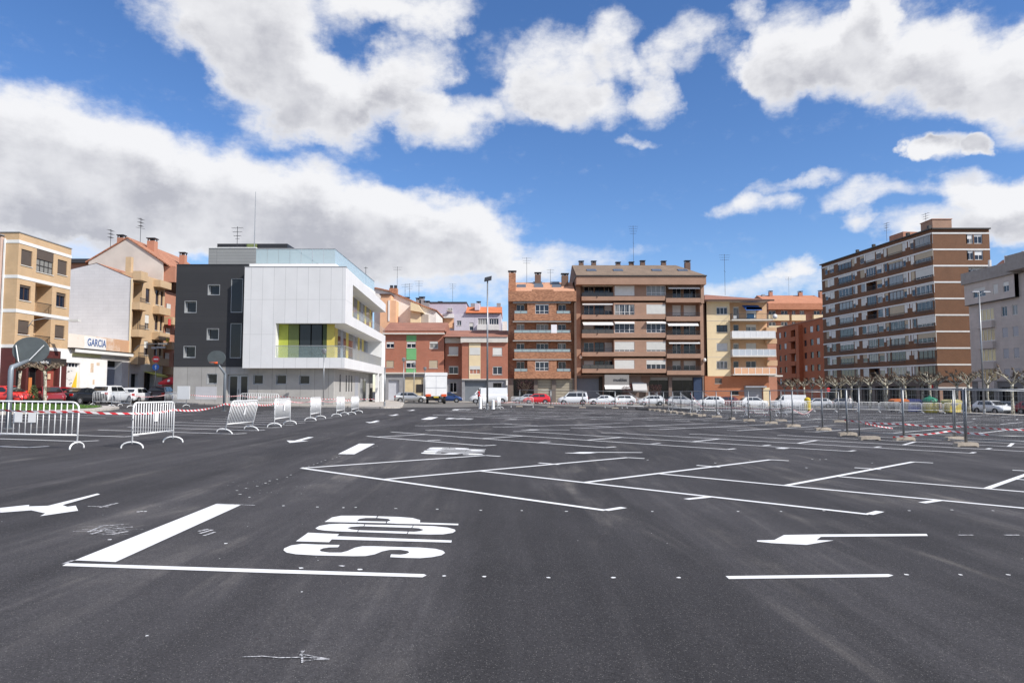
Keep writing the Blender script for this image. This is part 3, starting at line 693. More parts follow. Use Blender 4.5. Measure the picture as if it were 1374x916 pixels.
part(r, 'poster', mat('poster_cream', (.62, .45, .3), .6, .2, 5), 4.9, 5.3, .28, .31, 2.1, 2.6)

# ---- 2 low garage hall with the GARCIA sign ----
F = Fac((XL, 66.65), (XL, 77.5), T1, name='garage_building', label='low white garage hall with a painted name board below a blank grey gable wall'); r = F.root; base = F.p0.z
L = 10.85; H = 6.68-base
zf = 5.35-base
ops = [(-.95, 1.95, 0, 3.75, .35), (6.5, 9.25, 0, 4.2, .9)]
wall(r, -1.1, L, 0, zf-.35, ops, mat('whitewash', (.80, .78, .76), .85, .1, .8), y=-.06); part(r, 'wall', M_OFFW, 0, L, -.05, .1, zf-.35, zf); body(r, 0, L, 0, zf-.003, .1, 9, M_OFFW); body(r, 0, L, zf, H, 0, 9, M_OFFW)
dr = part(r, 'garage_door', mat('white_door', (.70, .67, .64), .7, .06, 2), -.95, 1.95, .2, .27, 0, 3.3)
MB().add([(.35, .192, .02), (1.9, .192, .02), (1.9, .192, 3.0)], [(0, 1, 2)]).build('yellow_triangle', mat('yellow_paint', (.72, .46, .03), .6, .08), dr)
tr = window(r, -.95, 1.95, 3.3, 3.75, .25, 6, 0, M_WHITE, sill=False, name='transom_window')
for k in range(16):
    x = rg.uniform(-.8, 1.0); z = rg.uniform(.8, 3.0); MB().box(x, x+rg.uniform(.08, .3), .185, .192, z, z+rg.uniform(.03, .1)).build('scribble', mat('scribble_grey', (.25, .22, .22), .8, .3), dr)
part(r, 'folding_door', mat('blue_grey_door', (.30, .33, .40), .6, .08), 6.5, 9.25, .7, .78, 0, 3.6)
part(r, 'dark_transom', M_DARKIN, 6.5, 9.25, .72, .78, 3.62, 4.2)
for x, z, w_, h_ in ((3.6, 2.9, .5, .9), (4.05, 1.7, .3, .5), (4.6, 3.6, .5, .3)): part(r, 'faded_poster', mat('faded_poster', (.62, .48, .36), .8, .2, 4), x, x+w_, -.075, -.062, z, z+h_)
def stained():
    m = bpy.data.materials.new('stained_fascia'); m.use_nodes = True; t = m.node_tree; b = t.nodes['Principled BSDF']; b.inputs['Roughness'].default_value = .8
    tcn = N(t, 'ShaderNodeTexCoord'); n = N(t, 'ShaderNodeTexNoise'); n.inputs['Scale'].default_value = .9; n.inputs['Detail'].default_value = 8; n.inputs['Roughness'].default_value = .7; t.links.new(tcn.outputs['Object'], n.inputs['Vector'])
    sp = N(t, 'ShaderNodeSeparateXYZ'); t.links.new(tcn.outputs['Object'], sp.inputs[0]); a = math_(t, 'ADD', n.outputs['Fac'], math_(t, 'MULTIPLY', sp.outputs[0], .045))
    mxn = N(t, 'ShaderNodeMix', data_type='RGBA'); t.links.new(mrange(t, a, .6, .95, 0, 1), mxn.inputs[0]); mxn.inputs[6].default_value = (.74, .66, .58, 1); mxn.inputs[7].default_value = (.56, .33, .2, 1)
    t.links.new(mxn.outputs[2], b.inputs['Base Color']); return m
wall(r, 0, L, zf, H, [], stained(), 'fascia')
part(r, 'name_board', mat('board_white', (.74, .73, .72), .7, .05), 2.55, 6.2, -.04, -.003, zf+.06, H-.1)
text_mesh('GARCIA', 1.0, 'sign_lettering', mat('sign_blue', (.04, .10, .28), .6, .05), r, (2.95, -.05, zf+.36), xs=.88, off=.012)
part(r, 'canopy', M_DFRAME, -.02, L, -.5, 0, zf-.12, zf); part(r, 'canopy_edge', M_AWN, .3, L-.3, -.56, -.5, zf-.42, zf-.14)
part(r, 'signboard', mat('yellowed_board', (.62, .58, .30), .7, .1), .6, 5.2, -.14, -.07, zf-.8, zf-.5)
part(r, 'signboard', M_OFFW, 5.3, 10.4, -.14, -.07, zf-.85, zf-.52)

# ---- 3 tan block with rounded balconies and blank grey gable ----
F = Fac((XL, 77.55), (XL, 86), T1, name='balcony_apartment_block', label='tan brick block with balconies and a blank grey gable wall behind the garage hall'); r = F.root; base = F.p0.z
Z = lambda z: z-base
L = 8.4; ops = []
lev = [13.2, 10.2, 7.2]
for i, t_ in enumerate(lev):
    ops.append((.25, 2.35, Z(t_-2.5), Z(t_), 1.5)); ops.append((3.3, 4.4, Z(t_-1.9), Z(t_-.3), .16)); ops.append((5.9, 6.8, Z(t_-1.9), Z(t_-.15), .16)); ops.append((7.3, 8.0, Z(t_-1.9), Z(t_-.15), .16))
wall(r, 0, L, Z(4.3), Z(14.3), ops, B_BEIGE2); body(r, .02, L, Z(4.3), Z(14.2), .02, 7, B_BEIGE2)
for i, t_ in enumerate(lev):
    window(r, 3.3, 4.4, Z(t_-1.9), Z(t_-.3), .15, 2, (0, .6, .5)[i], M_BFRAME, M_BLIND); window(r, 5.9, 6.8, Z(t_-1.9), Z(t_-.15), .15, 1, 0, M_BFRAME); window(r, 7.3, 8.0, Z(t_-1.9), Z(t_-.15), .15, 1, 0, M_BFRAME)
    window(r, .35, 2.2, Z(t_-2.45), Z(t_-.3), 1.48, 3, 0, M_BFRAME, sill=False, name='balcony_door')
    bal = MB()
    bal.add([(0, 0, Z(t_-3.05)), (0, -.9, Z(t_-3.05)), (1.7, -.9, Z(t_-3.05)), (2.7, 0, Z(t_-3.05)), (0, 0, Z(t_-2.25)), (0, -.9, Z(t_-2.25)), (1.7, -.9, Z(t_-2.25)), (2.7, 0, Z(t_-2.25))],
        [(0, 1, 5, 4), (1, 2, 6, 5), (2, 3, 7, 6), (4, 5, 6, 7), (3, 2, 1, 0)])
    b = bal.build('balcony', B_BEIGE2, r); railing(b, .05, 1.7, -.87, Z(t_-2.25), Z(t_-1.75), M_DMETAL)
    MB().box(5.2, 8.3, -.8, 0, Z(t_-3.05), Z(t_-2.2)).build('balcony', B_BEIGE2, r)
railing(r, .05, 2.2, .1, Z(lev[1]-2.25), Z(lev[1]-.1), M_DMETAL, .4, name='balcony_grille')
MB().add([(0, 0, Z(13.4)), (0, -.9, Z(13.4)), (1.7, -.9, Z(13.4)), (2.7, 0, Z(13.4)), (0, 0, Z(14.4)), (0, -.9, Z(14.4)), (1.7, -.9, Z(14.4)), (2.7, 0, Z(14.4))], [(0, 1, 5, 4), (1, 2, 6, 5), (2, 3, 7, 6), (4, 5, 6, 7), (3, 2, 1, 0)]).build('parapet', B_BEIGE2, r)
part(r, 'parapet', B_BEIGE2, 5.2, 8.3, -.8, 0, Z(13.3), Z(14.1))
MB().box(7.6, 8.1, -.95, -.82, Z(9.0), Z(9.75)).build('laundry', mat('red_cloth', (.6, .06, .06), .9, .2), r)
MB().box(7.2, 7.8, -.92, -.82, Z(7.0), Z(7.4)).build('laundry', mat('yellow_cloth', (.6, .5, .05), .9, .2), r)
ops = [(.4, 2.2, .1, 3.0, .5), (3.6, 6.2, .1, 3.2, .6)]
wall(r, 0, L, 0, Z(4.3), ops, mat('white_shop_wall', (.68, .67, .65), .8, .08), 'shop_front'); window(r, .4, 2.2, .1, 3.0, .45, 2, 0, M_DFRAME, gm=M_SHOP, sill=False, name='shop_window'); window(r, 3.6, 6.2, .1, 3.2, .55, 3, 0, M_DFRAME, gm=M_SHOP, sill=False, name='shop_window')
awning(r, 3.4, 6.4, 3.3, .45, 1.5, mat('lime_awning', (.50, .52, .12), .8, .05))
# blank gable wall facing the car park; it lies across the street front, so it is set out in the block's own frame
def gablewall(root, poly, m, name, thick=.3, x0=0):
    """poly in (distance behind the street front, height) at the near end of the block"""
    n = len(poly); tri = tessellate_polygon([[Vector((p[0], p[1], 0)) for p in poly]])
    vs = [(x0-thick, p[0], p[1]) for p in poly]+[(x0, p[0], p[1]) for p in poly]
    return MB().add(vs, [tuple(t) for t in tri]+[tuple(n+i for i in reversed(t)) for t in tri]+[(i, n+i, n+(i+1) % n, (i+1) % n) for i in range(n)]).build(name, m, root)
gw = gablewall(r, [(0, Z(.5)), (0, Z(13.55)), (3.9, Z(15.2)), (6.9, Z(14.5)), (9.5, Z(13.8)), (9.5, Z(.5))], M_BLINDW, 'gable_wall', .25, 0)
MB().add([(-.3, 0, Z(13.6)), (8.4, 0, Z(13.6)), (8.4, 3.9, Z(15.25)), (-.3, 3.9, Z(15.25)), (8.4, 9.5, Z(13.85)), (-.3, 9.5, Z(13.85))], [(0, 1, 2, 3), (3, 2, 4, 5)]).build('roof', M_TILE, r)
part(r, 'party_wall_stub', B_BEIGE2, .3, .9, .4, 1.0, Z(13.6), Z(16.0))
part(r, 'downpipe', M_CREAM, -.35, -.26, -.1, .02, 0, Z(13.5))

r.scale = (.87, 1, 1)
# ---- 4 tall gable block ----
F = Fac((XL, 85.1), (XL, 99), T90, name='gabled_apartment_block', label='tall pale gable ended block with orange roof tiles beside the dark civic building'); r = F.root; base = F.p0.z
Z = lambda z: z-base
yv = .35
gablewall(r, [(yv, 0), (yv, Z(16.6)), (yv+4.4, Z(19.6)), (yv+9, Z(16.8)), (yv+9, 0)], M_PINKC, 'gable_wall', .2, 0)
part(r, 'wall', B_RED2, 0, 14, yv, yv+9, 0, Z(16.5))
MB().add([(-.35, -.4, Z(16.35)), (14, -.4, Z(16.35)), (14, yv+4.4, Z(19.75)), (-.35, yv+4.4, Z(19.75)), (14, yv+9.3, Z(16.75)), (-.35, yv+9.3, Z(16.75)),
    (-.35, -.4, Z(16.2)), (14, -.4, Z(16.2)), (14, yv+4.4, Z(19.6)), (-.35, yv+4.4, Z(19.6)), (14, yv+9.3, Z(16.6)), (-.35, yv+9.3, Z(16.6))],
    [(0, 1, 2, 3), (3, 2, 4, 5), (6, 9, 8, 7), (9, 11, 10, 8), (0, 3, 9, 6), (3, 5, 11, 9), (0, 6, 7, 1)]).build('roof', M_TILE, r)
part(r, 'corner_bay', B_RED2, .1, 5, -1.0, yv, Z(14.3), Z(16.25))
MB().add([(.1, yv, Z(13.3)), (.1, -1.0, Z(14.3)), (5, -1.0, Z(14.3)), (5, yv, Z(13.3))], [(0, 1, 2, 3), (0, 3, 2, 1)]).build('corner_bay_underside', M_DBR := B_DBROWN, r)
for z in (11.8, 8.8, 5.8):
    for u in (.8, 3.2, 6.0): window(r, u, u+1.0, Z(z-1.4), Z(z), yv-.02, 2, .5, M_BFRAME, M_BLIND, sill=False)
    MB().box(.3, 2.6, -.75, yv, Z(z-2.6), Z(z-1.7)).build('balcony', B_BEIGE2, r)
chimney(r, 1.2, yv+5.9, Z(18.2), Z(19.9), .72, B_RED2); chimney(r, 2.2, yv+2.6, Z(17.6), Z(19.7), .9, B_RED2); chimney(r, 6.2, yv+.6, Z(16.8), Z(18.7), .7, B_RED2)
antenna(r, -.1, yv+6.5, Z(13.5), 7.2, 3); antenna(r, 1.2, yv+3.6, Z(19.4), 3.0, 3)
# ---- brown flat roofed block behind ----
F = Fac((-66, 104), (-56.5, 104), T90, name='flat_roofed_block', label='brown flat roofed block glimpsed between the beige block and the gabled roof'); r = F.root
part(r, 'wall', B_RED2, 0, 9.5, 0, 10, 0, 19.6); part(r, 'roof', M_DMETAL, -.5, 9.9, -.6, 10.5, 19.6, 20.2); part(r, 'upstand', M_OFFW, 8.6, 10.5, .5, 3, 20.2, 20.9)

# ---- 5 civic building ----
Y5 = 68.0; X5 = (233-687)*Y5/FPX; base5 = -.02
F = Fac((X5, Y5), (0, Y5), T2, name='civic_building', label='modern civic building, charcoal block joined to a white panelled block with a corner glass terrace', zb=base5); r = F.root
M_CHAR = brick('charcoal_cladding', (.030, .031, .035), (.034, .035, .039), (.022, .022, .025), 6.0, .6, .012, 0, .75, .06)
M_WPAN = brick('white_facade_panel', (.67, .665, .665), (.69, .685, .685), (.45, .45, .45), 1.08, 3.3, .016, 0, .6, .04)
M_WPLAIN = mat('white_coping', (.78, .78, .77), .6, .04)
M_CPAN = brick('concrete_panel', (.33, .32, .305), (.37, .36, .34), (.19, .185, .175), 1.35, 3.5, .02, 0, .85, .14)
M_ALU = mat('aluminium', (.40, .41, .42), .4, .06, metal=.3)
M_PGREY = brick('grey_metal_cladding', (.27, .275, .27), (.29, .295, .29), (.19, .19, .19), 5, .3, .02, 0, .55, .04)
M_TGLASS = mat('dark_terrace_glass', (.016, .02, .024), .07, .05, spec=.45)
M_GBAL = bpy.data.materials.new('balustrade_glass'); M_GBAL.use_nodes = True
_b = M_GBAL.node_tree.nodes['Principled BSDF']; _n = N(M_GBAL.node_tree, 'ShaderNodeTexNoise'); _n.inputs['Scale'].default_value = .6; _m = mrange(M_GBAL.node_tree, _n.outputs['Fac'], .3, .7, .55, .66, False)
M_GBAL.node_tree.links.new(_m, _b.inputs['Alpha']); _b.inputs['Base Color'].default_value = (.50, .62, .65, 1); _b.inputs['Roughness'].default_value = .06
M_GCLR = bpy.data.materials.new('clear_glass'); M_GCLR.use_nodes = True
_b = M_GCLR.node_tree.nodes['Principled BSDF']; _n = N(M_GCLR.node_tree, 'ShaderNodeTexNoise'); _m = mrange(M_GCLR.node_tree, _n.outputs['Fac'], .3, .7, .16, .24, False)
M_GCLR.node_tree.links.new(_m, _b.inputs['Alpha']); _b.inputs['Base Color'].default_value = (.35, .45, .45, 1); _b.inputs['Roughness'].default_value = .05
uw0 = F.U(379); zd0 = F.Z(677, 100); zd1 = F.Z(195, 100)
ops = []; wl = []
for q in ((208, 288, 265, 338), (98, 365, 155, 422), (203, 495, 260, 550), (93, 578, 150, 634)):
    a = F.rect(*q); ops.append((*a, .45)); wl.append(a)
tl = []
for q in ((317, 258, 374, 420), (313, 470, 367, 635)):
    a = F.rect(*q); ops.append((*a, .3)); tl.append(a)
wall(r, 0, uw0+.3, zd0, zd1, ops, M_CHAR, 'charcoal_wall'); body(r, 0, uw0+.3, zd0, zd1, 0, 24, M_CHAR, 'charcoal_wall')
def lined(root, a, dep, m):
    mb = MB(); u0, u1, z0, z1 = a; t = .04
    mb.box(u0, u0+t, -.01, dep-.06, z0, z1); mb.box(u1-t, u1, -.01, dep-.06, z0, z1); mb.box(u0+t, u1-t, -.01, dep-.06, z0, z0+t); mb.box(u0+t, u1-t, -.01, dep-.06, z1-t, z1)
    return mb.build('window_surround', m, root)
for a in wl: lined(r, a, .45, M_ALU); window(r, a[0]+.05, a[1]-.05, a[2]+.05, a[3]-.05, .42, 1, 0, M_ALU, gm=M_TGLASS, sill=False, fr=.07)
for a in tl: window(r, *a, .12, 1, 0, M_ALU, gm=M_TGLASS, sill=False, fr=.07, name='tall_window')
part(r, 'roof_edge', M_DMETAL, -.03, uw0+.3, -.04, 24, zd1, zd1+.07)
# concrete ground floor
ub1 = F.U(805); ops = []; gw_ = []
for q in ((203, 708, 253, 758), (420, 712, 470, 760), (528, 712, 580, 760), (638, 715, 690, 760)):
    a = F.rect(*q); ops.append((*a, .3)); gw_.append(a)
dr_ = F.rect(300, 712, 400, 838); dr_ = (dr_[0], dr_[1], .16, dr_[3]); ops.append((*dr_, .35))
wall(r, 0, ub1, -.2, zd0-.003, ops, M_CPAN, 'concrete_wall'); body(r, 0, ub1-2.2, -.2, zd0-.003, .01, 24, M_CPAN, 'concrete_wall')
for a in gw_: lined(r, a, .3, M_ALU); window(r, a[0]+.05, a[1]-.05, a[2]+.05, a[3]-.05, .27, 1, 0, M_ALU, gm=M_TGLASS, sill=False, fr=.06)
for k, (a, b) in enumerate(((0, .52), (.52, 1))):
    w_ = dr_[1]-dr_[0]; d_ = window(r, dr_[0]+w_*a, dr_[0]+w_*b-.02, dr_[2], dr_[3]-.02, .3, 1, 0, M_ALU, gm=M_TGLASS, sill=False, fr=.17, name='entrance_door')
    MB().tube([(dr_[0]+w_*.5, .2, dr_[2]+.8), (dr_[0]+w_*.5, .2, dr_[2]+1.3)], .02, 6).build('handle', M_METAL, d_)
a = F.rect(150, 770, 250, 830); part(r, 'meter_cabinet_door', mat('pale_cabinet', (.45, .45, .47), .5, .05), a[0], a[1], -.02, 0, a[2], a[3])
# white upper block: three bands, solid front panels, terraces between
yw = -1.2                                            # stands proud of the charcoal wall
def zz(cy, cx=600): return F.uv(cx, cy, 1.2)[1]
uL = F.uv(380, 300, 1.2)[0]; uR = F.uv(859, 300, 1.2)[0]
zr1, zb0 = zz(205), zz(682); z_up1 = 11.87-base5; z_up0 = 8.65-base5; z_lo1 = 7.63-base5; z_lo0 = 4.39-base5
uo = F.uv(528, 500, 1.2)[0]
skew = -1.55/30                                       # the side wall turns slightly away
Ls = 30.0
def band(z0, z1, m, name, yend=Ls, ext=0):
    a = (uL, yw); b = (uR+ext, yw-ext*0); c = (uR+skew*yend+ext, yw+yend); d = (uL, yw+yend)
    mb = MB(); P = [a, b, c, d]; vs = [(x, y, z0) for x, y in P]+[(x, y, z1) for x, y in P]
    return mb.add(vs, [(3, 2, 1, 0), (4, 5, 6, 7), (0, 1, 5, 4), (1, 2, 6, 5), (2, 3, 7, 6), (3, 0, 4, 7)]).build(name, m, r)
band(z_up1, zr1, M_WPAN, 'white_wall'); band(z_lo1, z_up0, M_WPAN, 'white_wall'); band(zb0, z_lo0, M_WPAN, 'white_wall')
part(r, 'white_wall', M_WPAN, uL, uR-.9, yw, yw+.6, z_up0, z_up1)           # upper front
part(r, 'white_wall', M_WPAN, uL, uo, yw, yw+1.5, z_lo0, z_lo1)             # lower front, left of the terrace
FS = Fac((F.p0.x+uR, Y5+yw), (F.p0.x+uR+skew*Ls, Y5+yw+Ls), T2, root=r, zb=base5)
def SX(v, u, inset=0): return (uR+skew*v-inset, yw+v)                     # v along the side wall
def sbox(root, v0, v1, z0, z1, m, name, i0=0, i1=.5):
    P = [(uR+skew*v0-i1, yw+v0), (uR+skew*v0-i0, yw+v0), (uR+skew*v1-i0, yw+v1), (uR+skew*v1-i1, yw+v1)]
    vs = [(x, y, z0) for x, y in P]+[(x, y, z1) for x, y in P]
    return MB().add(vs, [(3, 2, 1, 0), (4, 5, 6, 7), (0, 1, 5, 4), (1, 2, 6, 5), (2, 3, 7, 6), (3, 0, 4, 7)]).build(name, m, root)
vu = FS.U(890); ve = 27.2
sbox(r, 0, vu, z_up0, z_up1, M_WPAN, 'white_wall', 0, .9)
sbox(r, ve-.6, Ls, z_lo0, z_lo1, M_WPLAIN, 'white_wall', 0, 4)
# recessed coloured glazing behind the terraces
cols = [mat('lime_panel', (.42, .46, .06), .5, .05), mat('olive_panel', (.16, .19, .05), .5, .05), M_TGLASS, mat('yellow_panel', (.62, .50, .10), .5, .05), mat('grey_blue_panel', (.25, .28, .33), .4, .05), mat('dark_green_panel', (.05, .07, .02), .5, .05)]
def glazed(v0, v1, z0, z1, inset, seq, root=r):
    n = len(seq); 
    for k, c_ in enumerate(seq):
        a = v0+(v1-v0)*k/n; b = v0+(v1-v0)*(k+1)/n-.05
        sbox(root, a, b, z0, z1, cols[c_], 'glass_pane' if c_ == 2 else 'coloured_panel', inset, inset+.12)
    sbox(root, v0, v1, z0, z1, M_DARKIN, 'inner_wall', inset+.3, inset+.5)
glazed(vu, Ls-1.2, z_up0, z_up1, 1.6, [2, 2, 3, 2, 2, 4, 3, 2, 2, 3, 2, 4, 2, 3, 2, 2, 3, 2])
glazed(1.7, ve-.6, z_lo0, z_lo1, 1.9, [3, 4, 3, 2, 4, 2, 3, 2, 2, 4, 2, 3, 2, 3, 2, 4])
# front of the lower terrace
yf = yw+.9
seqf = [(536, 590, 0), (590, 640, 1), (644, 695, 2), (699, 748, 2), (752, 806, 5), (806, 835, 3)]
for a, b, c_ in seqf:
    ua, ub = F.uv(a, 500, .3)[0], F.uv(b, 500, .3)[0]; ub = min(ub, uR-1.9); part(r, 'glass_pane' if c_ == 2 else 'coloured_panel', cols[c_], ua, ub-.04, yf, yf+.12, z_lo0, z_lo1)
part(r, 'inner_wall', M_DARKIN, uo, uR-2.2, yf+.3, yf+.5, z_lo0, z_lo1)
MB().box(uo+.05, uR-.05, yw+.08, yw+.11, z_lo0, z_lo0+1.1).build('glass_railing', M_GCLR, r); part(r, 'handrail', M_ALU, uo, uR-.05, yw+.06, yw+.13, z_lo0+1.1, z_lo0+1.15)
sbox(r, .1, 5.0, z_lo0, z_lo0+1.1, M_GCLR, 'glass_railing', .08, .11); sbox(r, .05, ve-.6, z_lo0+1.1, z_lo0+1.15, M_ALU, 'handrail', .06, .13)
rb = MB()
for k in range(110):
    v = 5+k*.2; x = uR+skew*v-.09; rb.box(x-.012, x+.012, yw+v-.015, yw+v+.015, z_lo0, z_lo0+1.1)
rb.build('railing', M_ALU, r)
sbox(r, vu, Ls-.1, z_up0, z_up0+1.0, M_GCLR, 'glass_railing', .08, .11)
# ground floor side wall
us0 = ub1; 
def side(v0, v1, z0, z1, m, name, proud=0, dep=.3):
    P = [(us0+skew*v0-dep, v0), (us0+skew*v0+proud, v0), (us0+skew*v1+proud, v1), (us0+skew*v1-dep, v1)]
    vs = [(x, y, z0) for x, y in P]+[(x, y, z1) for x, y in P]
    return MB().add(vs, [(3, 2, 1, 0), (4, 5, 6, 7), (0, 1, 5, 4), (1, 2, 6, 5), (2, 3, 7, 6), (3, 0, 4, 7)]).build(name, m, r)
side(.01, 26, -.4, zb0-.003, M_CPAN, 'concrete_wall', .02, .4)
for v in (3.0, 6.4, 8.0, 9.7): side(v, v+.45, 1.2, 2.9, M_TGLASS, 'slit_window', .04)
side(12.0, 14.2, 0, 2.9, M_GDOOR, 'side_door', .05); side(15.5, 20.0, 0, 2.7, M_TGLASS, 'shop_window', .05); side(15.3, 15.5, 0, 2.8, M_ALU, 'window_post', .08); side(20.0, 20.2, 0, 2.8, M_ALU, 'window_post', .08)
sbox(r, 27.2, 30, -.3, zb0, M_WPLAIN, 'white_pier', 0, .5); sbox(r, 23.6, 24.2, -.3, zb0, M_WPLAIN, 'white_pier', 0, .4)
sbox(r, 24.3, 27.0, -.2, 2.5, M_TGLASS, 'glass_pane', .3, .35)
# penthouse, balustrade, roof plate, masts
Zg = lambda cy, cx, Y: AT(220+cx/3.522, 300+cy/3.522, Y).z-base5
Xg = lambda cx, Y: AT(220+cx/3.522, 400, Y).x-F.p0.x
part(r, 'penthouse', M_PGREY, Xg(205, 70), Xg(600, 70), 2.0, 17, zd1, Zg(116, 300, 70)); part(r, 'roof_edge', M_WPLAIN, Xg(204, 70), Xg(430, 70), 1.95, 17, Zg(116, 300, 70), Zg(112, 300, 70))
part(r, 'white_upstand', M_WPLAIN, Xg(400, 68.1), uR-1.3, .1, 20, zr1-.3, Zg(190, 500, 68.1)); part(r, 'coping', M_STONE, uL-.03, uR+.02, yw-.03, yw+.5, zr1, zr1+.06)
zt_, zb_ = Zg(118, 600, 68.3), Zg(188, 600, 68.3); x0_, x1_ = Xg(430, 68.3), Xg(805, 68.3)
mbp = MB(); n_ = 7
for k in range(n_):
    a = x0_+(x1_-x0_)*k/n_; mbp.box(a+.02, a+(x1_-x0_)/n_-.02, .3, .34, zb_, zt_-.05)
for k in range(12):
    a = .4+21*k/12; b = a+21/12-.05; xa = x1_-.012*a; xb = x1_-.012*b
    mbp.add([(xa-.04, a, zb_), (xa, a, zb_), (xb, b, zb_), (xb-.04, b, zb_), (xa-.04, a, zt_-.05), (xa, a, zt_-.05), (xb, b, zt_-.05), (xb-.04, b, zt_-.05)], [(3, 2, 1, 0), (4, 5, 6, 7), (0, 1, 5, 4), (1, 2, 6, 5), (2, 3, 7, 6), (3, 0, 4, 7)])
mbp.build('glass_balustrade', M_GBAL, r)
part(r, 'handrail', M_ALU, x0_, x1_+.03, .27, .37, zt_-.05, zt_); MB().add([(x1_-.08, .37, zt_-.05), (x1_+.03, .37, zt_-.05), (x1_-.22, 21.4, zt_-.05), (x1_-.33, 21.4, zt_-.05), (x1_-.08, .37, zt_), (x1_+.03, .37, zt_), (x1_-.22, 21.4, zt_), (x1_-.33, 21.4, zt_)], [(0, 3, 2, 1), (4, 5, 6, 7), (0, 1, 5, 4), (1, 2, 6, 5)]).build('handrail', M_ALU, r)
M_ROOFB = mat('black_roof_plate', (.02, .02, .024), .5, .1)
zp0, zp1 = Zg(113, 400, 75), Zg(95, 400, 75)
part(r, 'roof_plate', M_ROOFB, Xg(245, 75), Xg(578, 75), 7, 22, zp0-.5, zp1)
part(r, 'plant_box', mat('moss_green', (.14, .17, .06), .7, .1), Xg(385, 74.9), Xg(433, 74.9), 6.8, 6.98, zp0-.1, zp1-.05)
MB().tube([(Xg(418, 74), 6.2, zp0-1), (Xg(418, 74), 6.2, Zg(-150, 418, 74.2))], [.05, .025], 6).build('mast', M_METAL, r)
antenna(r, Xg(332, 73), 5.4, zp0-1.2, 3.1, 3, 1.1)
antenna(r, uR-1.9, 17, zt_-1.2, 2.3, 1, .4)

# ================= central row, far side of the lot =================
def front(px0, px1, Y, crop, **kw):
    return Fac(((px0-687)*Y/FPX, Y), ((px1-687)*Y/FPX, Y), crop, **kw)
# ---- 6a low red block with green panels ----
F = front(514, 596, 112, T3, name='red_brick_block', label='two storey red brick block with green panels between its windows'); r = F.root
u0, u1 = F.U(100), F.U(440); zb = F.Z(668, 300); zt = F.Z(452, 300)
ops = []; ww = []
for q, m_ in (((118,493,162,527),0),((232,493,283,527),0),((360,490,407,530),0),((118,598,160,636),1),((228,597,283,638),0),((357,596,405,640),1)):
    a = F.rect(*q); ops.append((*a, .16)); ww.append((a, m_))
wall(r, u0, u1, zb, zt, ops, B_RED); body(r, u0, u1, 0, zt, 0.01, 14, B_RED)
for a, m_ in ww: window(r, *a, .15, 2, .95 if m_ else .35, M_WHITE, M_BLINDB if m_ else M_BLIND)
for q in ((231,456,286,490),(231,531,286,594),(229,643,284,666)):
    a = F.rect(*q); part(r, 'green_panel', M_GREEN, a[0], a[1], -.03, 0, a[2], a[3])
part(r, 'cornice', M_SLAB, u0, u1+.1, -.6, 0, zt, zt+.22); part(r, 'parapet', B_RED, u0, u1, -.25, .3, zt+.22, F.Z(432, 300))
za = F.Z(432, 300); MB().add([(u0, -.35, za), (u1+.1, -.35, za), (u1+.1, 6, za+3.4*.55), (u0, 6, za+3.4*.55), (u1+.1, 12, za), (u0, 12, za)], [(0, 1, 2, 3), (3, 2, 4, 5), (1, 4, 2)]).build('roof', M_TILER, r)
ops = [(*F.rect(130, 705, 190, 845)[:2], 0, F.Z(705, 150), .4), (*F.rect(222, 685, 325, 845)[:2], 0, F.Z(690, 250), .3)]
wall(r, u0, u1, -.2, zb, ops, M_STONE, 'ground_floor_wall'); part(r, 'slab_edge', M_SLAB, u0, u1, -.35, 0, zb-.1, zb+.12)
part(r, 'garage_door', M_GDOORL, ops[0][0], ops[0][1], .3, .38, 0, ops[0][3]); part(r, 'garage_door', mat('cream_door', (.62, .5, .3), .7, .1), ops[1][0], ops[1][1], .2, .28, 0, ops[1][3])
a = F.rect(285, 730, 327, 775); part(r, 'dark_vent', M_DFRAME, a[0], a[1], .12, .19, a[2], a[3])
a = F.rect(333, 695, 440, 845); window(r, F.U(340), F.U(430), .1, F.Z(700, 380), -.02, 3, 0, M_DFRAME, gm=M_SHOP, sill=False, name='shop_window')
# ---- 6b red block with cream panel ----
F = front(596.3, 682.3, 111.2, T3, name='red_brick_block', label='two storey red brick block with a cream central panel and grey ground floor'); r = F.root
ua, ub, uc = F.U(441), F.U(541), F.U(797)
zb = F.Z(700, 600); zt = F.Z(497, 600)
ops = []; ww = []
for q, m_ in (((467,520,520,570),.9),((467,628,520,672),.15)): a = F.rect(*q, -1.6); ops.append((*a, .16)); ww.append((a, m_, 1.6))
wall(r, ua, ub, zb, zt, ops, B_RED, y=1.6)
for a, m_, y in ww: window(r, *a, y+.15, 2, m_)
ops = []; ww = []
for q, m_ in (((712,525,765,570),.92),((712,630,765,675),.1)): a = F.rect(*q); ops.append((*a, .16)); ww.append((a, m_))
wall(r, ub, uc, zb, zt, ops, B_RED); body(r, ub, uc, 0, zt+.9, .01, 14, B_RED); part(r, 'wall', B_RED, ua, ub-.003, 1.95, 14, 0, zt)
for a, m_ in ww: window(r, *a, .15, 2, m_)
cp = F.rect(580, 500, 645, 699); ops = []; ww = []
for q, m_ in (((583,525,642,568),.93),((583,628,642,672),.45)): a = F.rect(*q, .06); ops.append((*a, .1)); ww.append((a, m_))
wall(r, cp[0], cp[1], cp[2], cp[3], ops, M_CREAM, 'cream_panel', y=-.06)
for a, m_ in ww: window(r, *a, .03, 3, m_, sill=False)
part(r, 'fascia', M_SLAB, ub-.2, uc, -.35, 0, zt, F.Z(466, 600)); part(r, 'fascia', M_SLAB, ua, ub-.2, 1.2, 1.6, zt, F.Z(466, 600)-.05); part(r, 'slab_edge', M_SLAB, ub, uc, -.2, 0, zb-.14, zb)
